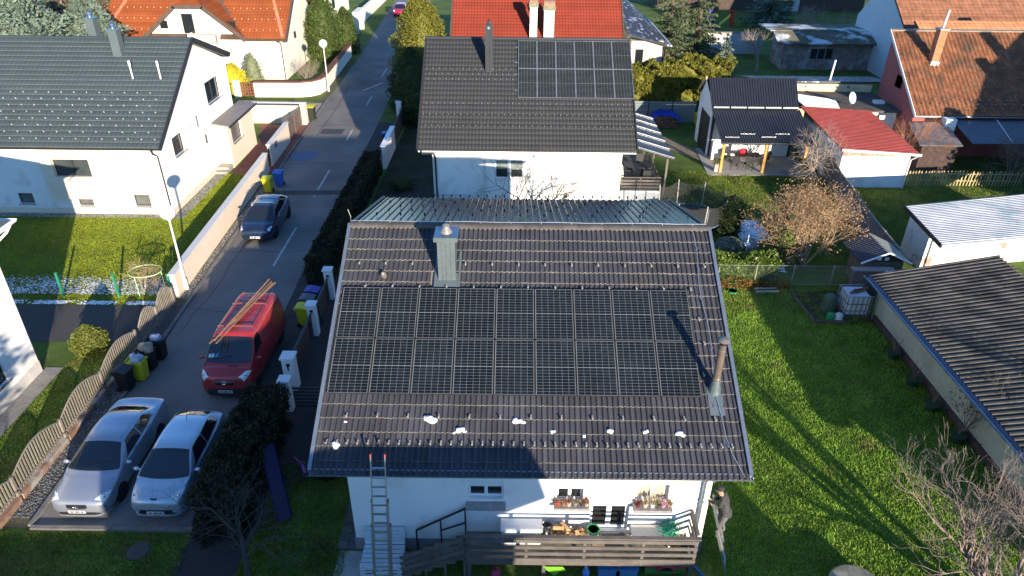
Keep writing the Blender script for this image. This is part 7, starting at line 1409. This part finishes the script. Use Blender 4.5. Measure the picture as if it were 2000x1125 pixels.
part('top_wire', MB().tube([(6.0, 15.8, 1.1), (15.4, 15.8, 1.1)], .009, 4), wm_, wf); part('bottom_wire', MB().tube([(6.0, 15.8, .08), (15.4, 15.8, .08)], .009, 4), wm_, wf); S_ = []
for k in range(78):
    x = 6 + k * .12
    for s in (-1, 1): S_.append(((x, 15.8, .08 if s > 0 else 1.1), (x + 1.0, 15.8, 1.1 if s > 0 else .08), .0035, .0035))
part('wire_mesh', None, wm_, wf, mesh=seg_mesh('wire_mesh', S_, 3), kind='stuff')
tp = thing('trampoline', 'trampoline with dark safety net behind the right end of the roof', 'trampoline', (9.7, 22.0, 0)); net = mat('safety_net', (.05, .05, .045), .9, alpha=.45, var=0, fine=0)
ang = [k * 2 * math.pi / 8 + .2 for k in range(8)]; ctr = lambda a, r, z: (9.35 + r * math.cos(a), 22.3 + r * math.sin(a), z)
for a in ang: part('net_pole', MB().tube([ctr(a, 1.85, 0), ctr(a, 1.85, .6), ctr(a, 1.95, 2.1)], .03, 6), mat('pale_pole', (.4, .38, .34), .6), tp)
for a, b in zip(ang, ang[1:] + [ang[0]]): part('net_panel', MB().face(ctr(a, 1.86, .7), ctr(b, 1.86, .7), ctr(b, 1.94, 2.0), ((ctr(a, 1.94, 2.0)[0] + ctr(b, 1.94, 2.0)[0]) / 2, (ctr(a, 1.94, 2.0)[1] + ctr(b, 1.94, 2.0)[1]) / 2, 1.82), ctr(a, 1.94, 2.0)), net, tp)
part('mat', MB().lathe((9.35, 22.3, .66), [(1.6, 0), (1.6, .01)], 28), blackp, tp); part('ring', MB().tube([ctr(a, 1.75, .68) for a in np.linspace(0, 2 * math.pi, 30)], .05, 6), mat('blue_pad', (.08, .12, .2), .6), tp)
# garden figures / pond stones
simple('garden_boulder', MB().ball((12.1, 19.8, .2), .5, .4, .35, 12, 8, .1), mat('pale_boulder', (.35, .36, .38), .9), 'pale boulder between the yew and the hazel shrub', 'boulder'); t = thing('bird_table', 'small white bird table on a post near the boulder', 'bird table', (11.75, 19.2, 0)); part('post', MB().tube([(11.75, 19.2, 0), (11.75, 19.2, 1.1)], .03, 6), white_pl, t); part('tray', MB().box(11.6, 11.9, 19.05, 19.35, .45, .55), white_pl, t)
simple('feeding_tray', MB().lathe((10.0, 15.1, 0), [(.18, 0), (.22, .1), (.2, .1), (.16, .03)], 14), mat('bright_green', (.02, .35, .15), .5), 'bright green bowl below the laurel hedge', 'bowl')
for k in range(2): simple('timber', MB().bar((11.1, 15.1 + k * .3, .05), (12.2, 15.15 + k * .3, .05), .08, .06), mat('pale_timber', (.42, .4, .36), .9), ('nearer pale plank on the ground by the wire fence', 'farther pale plank on the ground by the wire fence')[k], 'plank')
# ------------------------------------------------------------------ pavilion furniture, woodpile
def chair(x, y, rz, label):
    t = thing('garden_chair', label, 'chair', (x, y, .05), rz, local=True, group='chairs round the pavilion table'); cm = mat('dark_wicker', (.03, .03, .032), .7)
    part('seat', MB().box(-.24, .24, -.24, .24, .42, .46), cm, t); part('backrest', MB().obox((0, .25, .7), (.24, 0, 0), (0, .015, 0), (0, .04, .26)), cm, t)
    for sx in (-1, 1):
        for sy in (-1, 1): part('leg', MB().bar((sx * .2, sy * .2, .42), (sx * .23, sy * .24, 0), .03), cm, t)
    return t
for x, y, rz, lb_ in ((14.35, 31.5, 3.0, 'dark garden chair at the pavilion table, front left'), (15.2, 31.3, 3.2, 'dark garden chair at the pavilion table, front right'), (14.1, 32.6, 1.4, 'dark garden chair at the left end of the pavilion table'), (16.6, 32.2, -1.5, 'dark garden chair at the right end of the pavilion table')): chair(x, y, rz, lb_)
t = thing('garden_table', 'dark garden table under the pavilion roof', 'table', (15.3, 32.2, .05)); part('table_top', MB().box(14.5, 16.2, 31.85, 32.65, .75, .79), anthr, t)
for x in (14.6, 16.05):
    for y in (31.95, 32.5): part('leg', MB().box(x, x + .06, y, y + .06, .05, .75), anthr, t)
simple('cushion', MB().ball((15.1, 32.5, .92), .32, .15, .2, 12, 8), mat('red_cushion', (.55, .02, .04), .8), 'bright red cushion on the pavilion table', 'cushion', smooth=True); t = thing('planter', 'grey planter with yellow-green plant at the pavilion corner', 'planter', (13.0, 31.0, .05)); part('box', MB().box(12.85, 13.1, 30.85, 31.15, .05, .6), concrete, t); P = np.array([(12.98, 31, .75)]) + rng.normal(size=(250, 3)) * .13; part('plant', None, thuja_y, t, mesh=fastmesh('plant', leaf_quads(P, .1), 4), kind='stuff')
wpile = thing('woodpile', 'stack of firewood under a blue tarpaulin beside the board fence', 'woodpile', (11.3, 40.5, 0)); lr = shmesh('log_end', MB().lathe((0, 0, 0), [(.085, 0), (.085, .5)], 7, axis=(0, 1, 0)), mat('log_brown', (.16, .09, .06), .9, orand=.35))
for j in range(6):
    for k in range(10 - j // 2): link('log', lr, wpile, (10.45 + k * .18 + (j % 2) * .09, 40.1, .12 + j * .155))
part('tarpaulin', MB().grid([[(x, y, 1.05 + .25 * math.sin((x - 10) * 1.4) * .8 + .08 * math.sin(x * 9 + y * 5) - (.2 if y < 40.1 else 0) - (.3 if x < 10.3 or x > 12.2 else 0)) for x in np.linspace(10.0, 12.4, 14)] for y in (40.0, 40.3, 40.7, 41.0)]), mat('blue_tarpaulin', (.01, .035, .32), .5), wpile, smooth=True)
sheet('paved_path', [(9.0, 40.9), (12.6, 35.3), (12.5, 33.0), (9.6, 36.5)], .012, mat('brown_paving', (.19, .155, .11), .9, var=.25, scale=2, fine=.25, fscale=7))
# chairs and table on the rear terrace
t = thing('terrace_table', 'dark square table on the terrace of the anthracite-roofed house', 'table', (7.4, 27.6, .9)); part('table_top', MB().box(7.0, 7.9, 27.2, 28.1, 1.6, 1.65), anthr, t); part('pedestal', MB().box(7.35, 7.55, 27.55, 27.75, .9, 1.6), anthr, t)
for k, (x, y, rz, lb_) in enumerate(((7.5, 26.5, 3.1, 'dark chair in front of the square terrace table'), (6.6, 27.7, 1.5, 'dark chair left of the square terrace table'), (7.5, 28.9, 0, 'dark chair behind the square terrace table'))): c = chair(x, y, rz, lb_); c.location.z = .9; c['group'] = 'chairs on the rear terrace'
simple('parasol_cover', MB().lathe((5.95, 26.6, .9), [(.16, 0), (.2, .5), (.1, 1.1), (.02, 1.2)], 10), mat('cream_cover', (.62, .56, .4), .9), 'cream covered parasol standing against the white wall', 'parasol', smooth=True)
# picket fence at the right
pf = thing('picket_fence', 'weathered picket fence below the red garage', 'fence', (28, 29, 0)); pfm = shmesh('picket', MB().ext([(-.04, 0, 0), (.04, 0, 0), (.04, 0, .95), (0, 0, 1.03), (-.04, 0, .95)], (0, .02, 0)), mat('weathered_picket', (.33, .27, .14), .9, orand=.3))
for k in range(37): link('picket', pfm, pf, (24.75 + k * .205, 28.9, 0), rot=(R.uniform(-.05, .05), R.uniform(-.05, .05), 0))
for z in (.3, .75): part('rail', MB().box(24.7, 32.2, 28.93, 28.98, z, z + .07), MATS['weathered_picket'], pf)
# far playground
t = thing('slide', 'red and yellow toy slide at the top right', 'slide', (27.5, 84.0, 0)); part('chute', MB().bar((26.2, 84, .1), (27.5, 84, 1.3), .6, .1), mat('toy_yellow', (.6, .55, .03), .4), t); part('frame', MB().bar((27.5, 83.7, 0), (27.5, 83.7, 1.8), .25).bar((28.0, 83.7, 0), (27.6, 83.7, 1.5), .2).bar((27.2, 83.7, 1.75), (28.0, 83.7, 1.75), .25), mat('slide_red', (.6, .04, .02), .4), t)
t = thing('play_equipment', 'dark blue play equipment beside the red slide', 'play equipment', (24.3, 82.0, 0)); part('post', MB().bar((23.8, 82, 0), (24.3, 82, 2.6), .3).bar((24.9, 82, 0), (24.4, 82, 2.6), .3), mat('play_blue', (.01, .02, .15), .5), t); part('base', MB().box(23.4, 25.4, 81.6, 82.4, 0, .4), MATS['play_blue'], t)
# dark garden at the lower left
simple('play_slide', MB().grid([[V3((-8.35 + u * .95, 2.9 - u * 1.95, 1.35 - 1.25 * u)) + V3((.9, .44, 0)).normalized() * s + V3((0, 0, .12 if abs(s) > .2 else 0)) for s in (-.24, -.2, .2, .24)] for u in np.linspace(0, 1, 10)]), mat('violet_plastic', (.014, .012, .065), .5), 'violet-blue plastic slide in the dark garden', 'slide'); t = thing('scooter', 'small pink scooter lying beside the dark hedge', 'scooter', (-7.4, 3.0, 0)); part('wheel', ring(MB(), (-7.25, 2.85, .12), .11, .022), mat('scooter_pink', (.35, .1, .3), .5), t); part('wheel', ring(MB(), (-7.5, 3.3, .12), .1, .022), MATS['scooter_pink'], t); part('deck', MB().bar((-7.3, 2.9, .1), (-7.5, 3.3, .1), .1, .03), MATS['scooter_pink'], t); part('stem', MB().bar((-7.5, 3.3, .1), (-7.75, 3.35, .4), .03), MATS['scooter_pink'], t)
simple('manhole_cover', MB().lathe((-11.4, -.2, 0), [(.32, 0), (.32, .04), (.28, .05), (.02, .05)], 24), mh, 'dark round cover in the grass at the end of the street', 'cover')
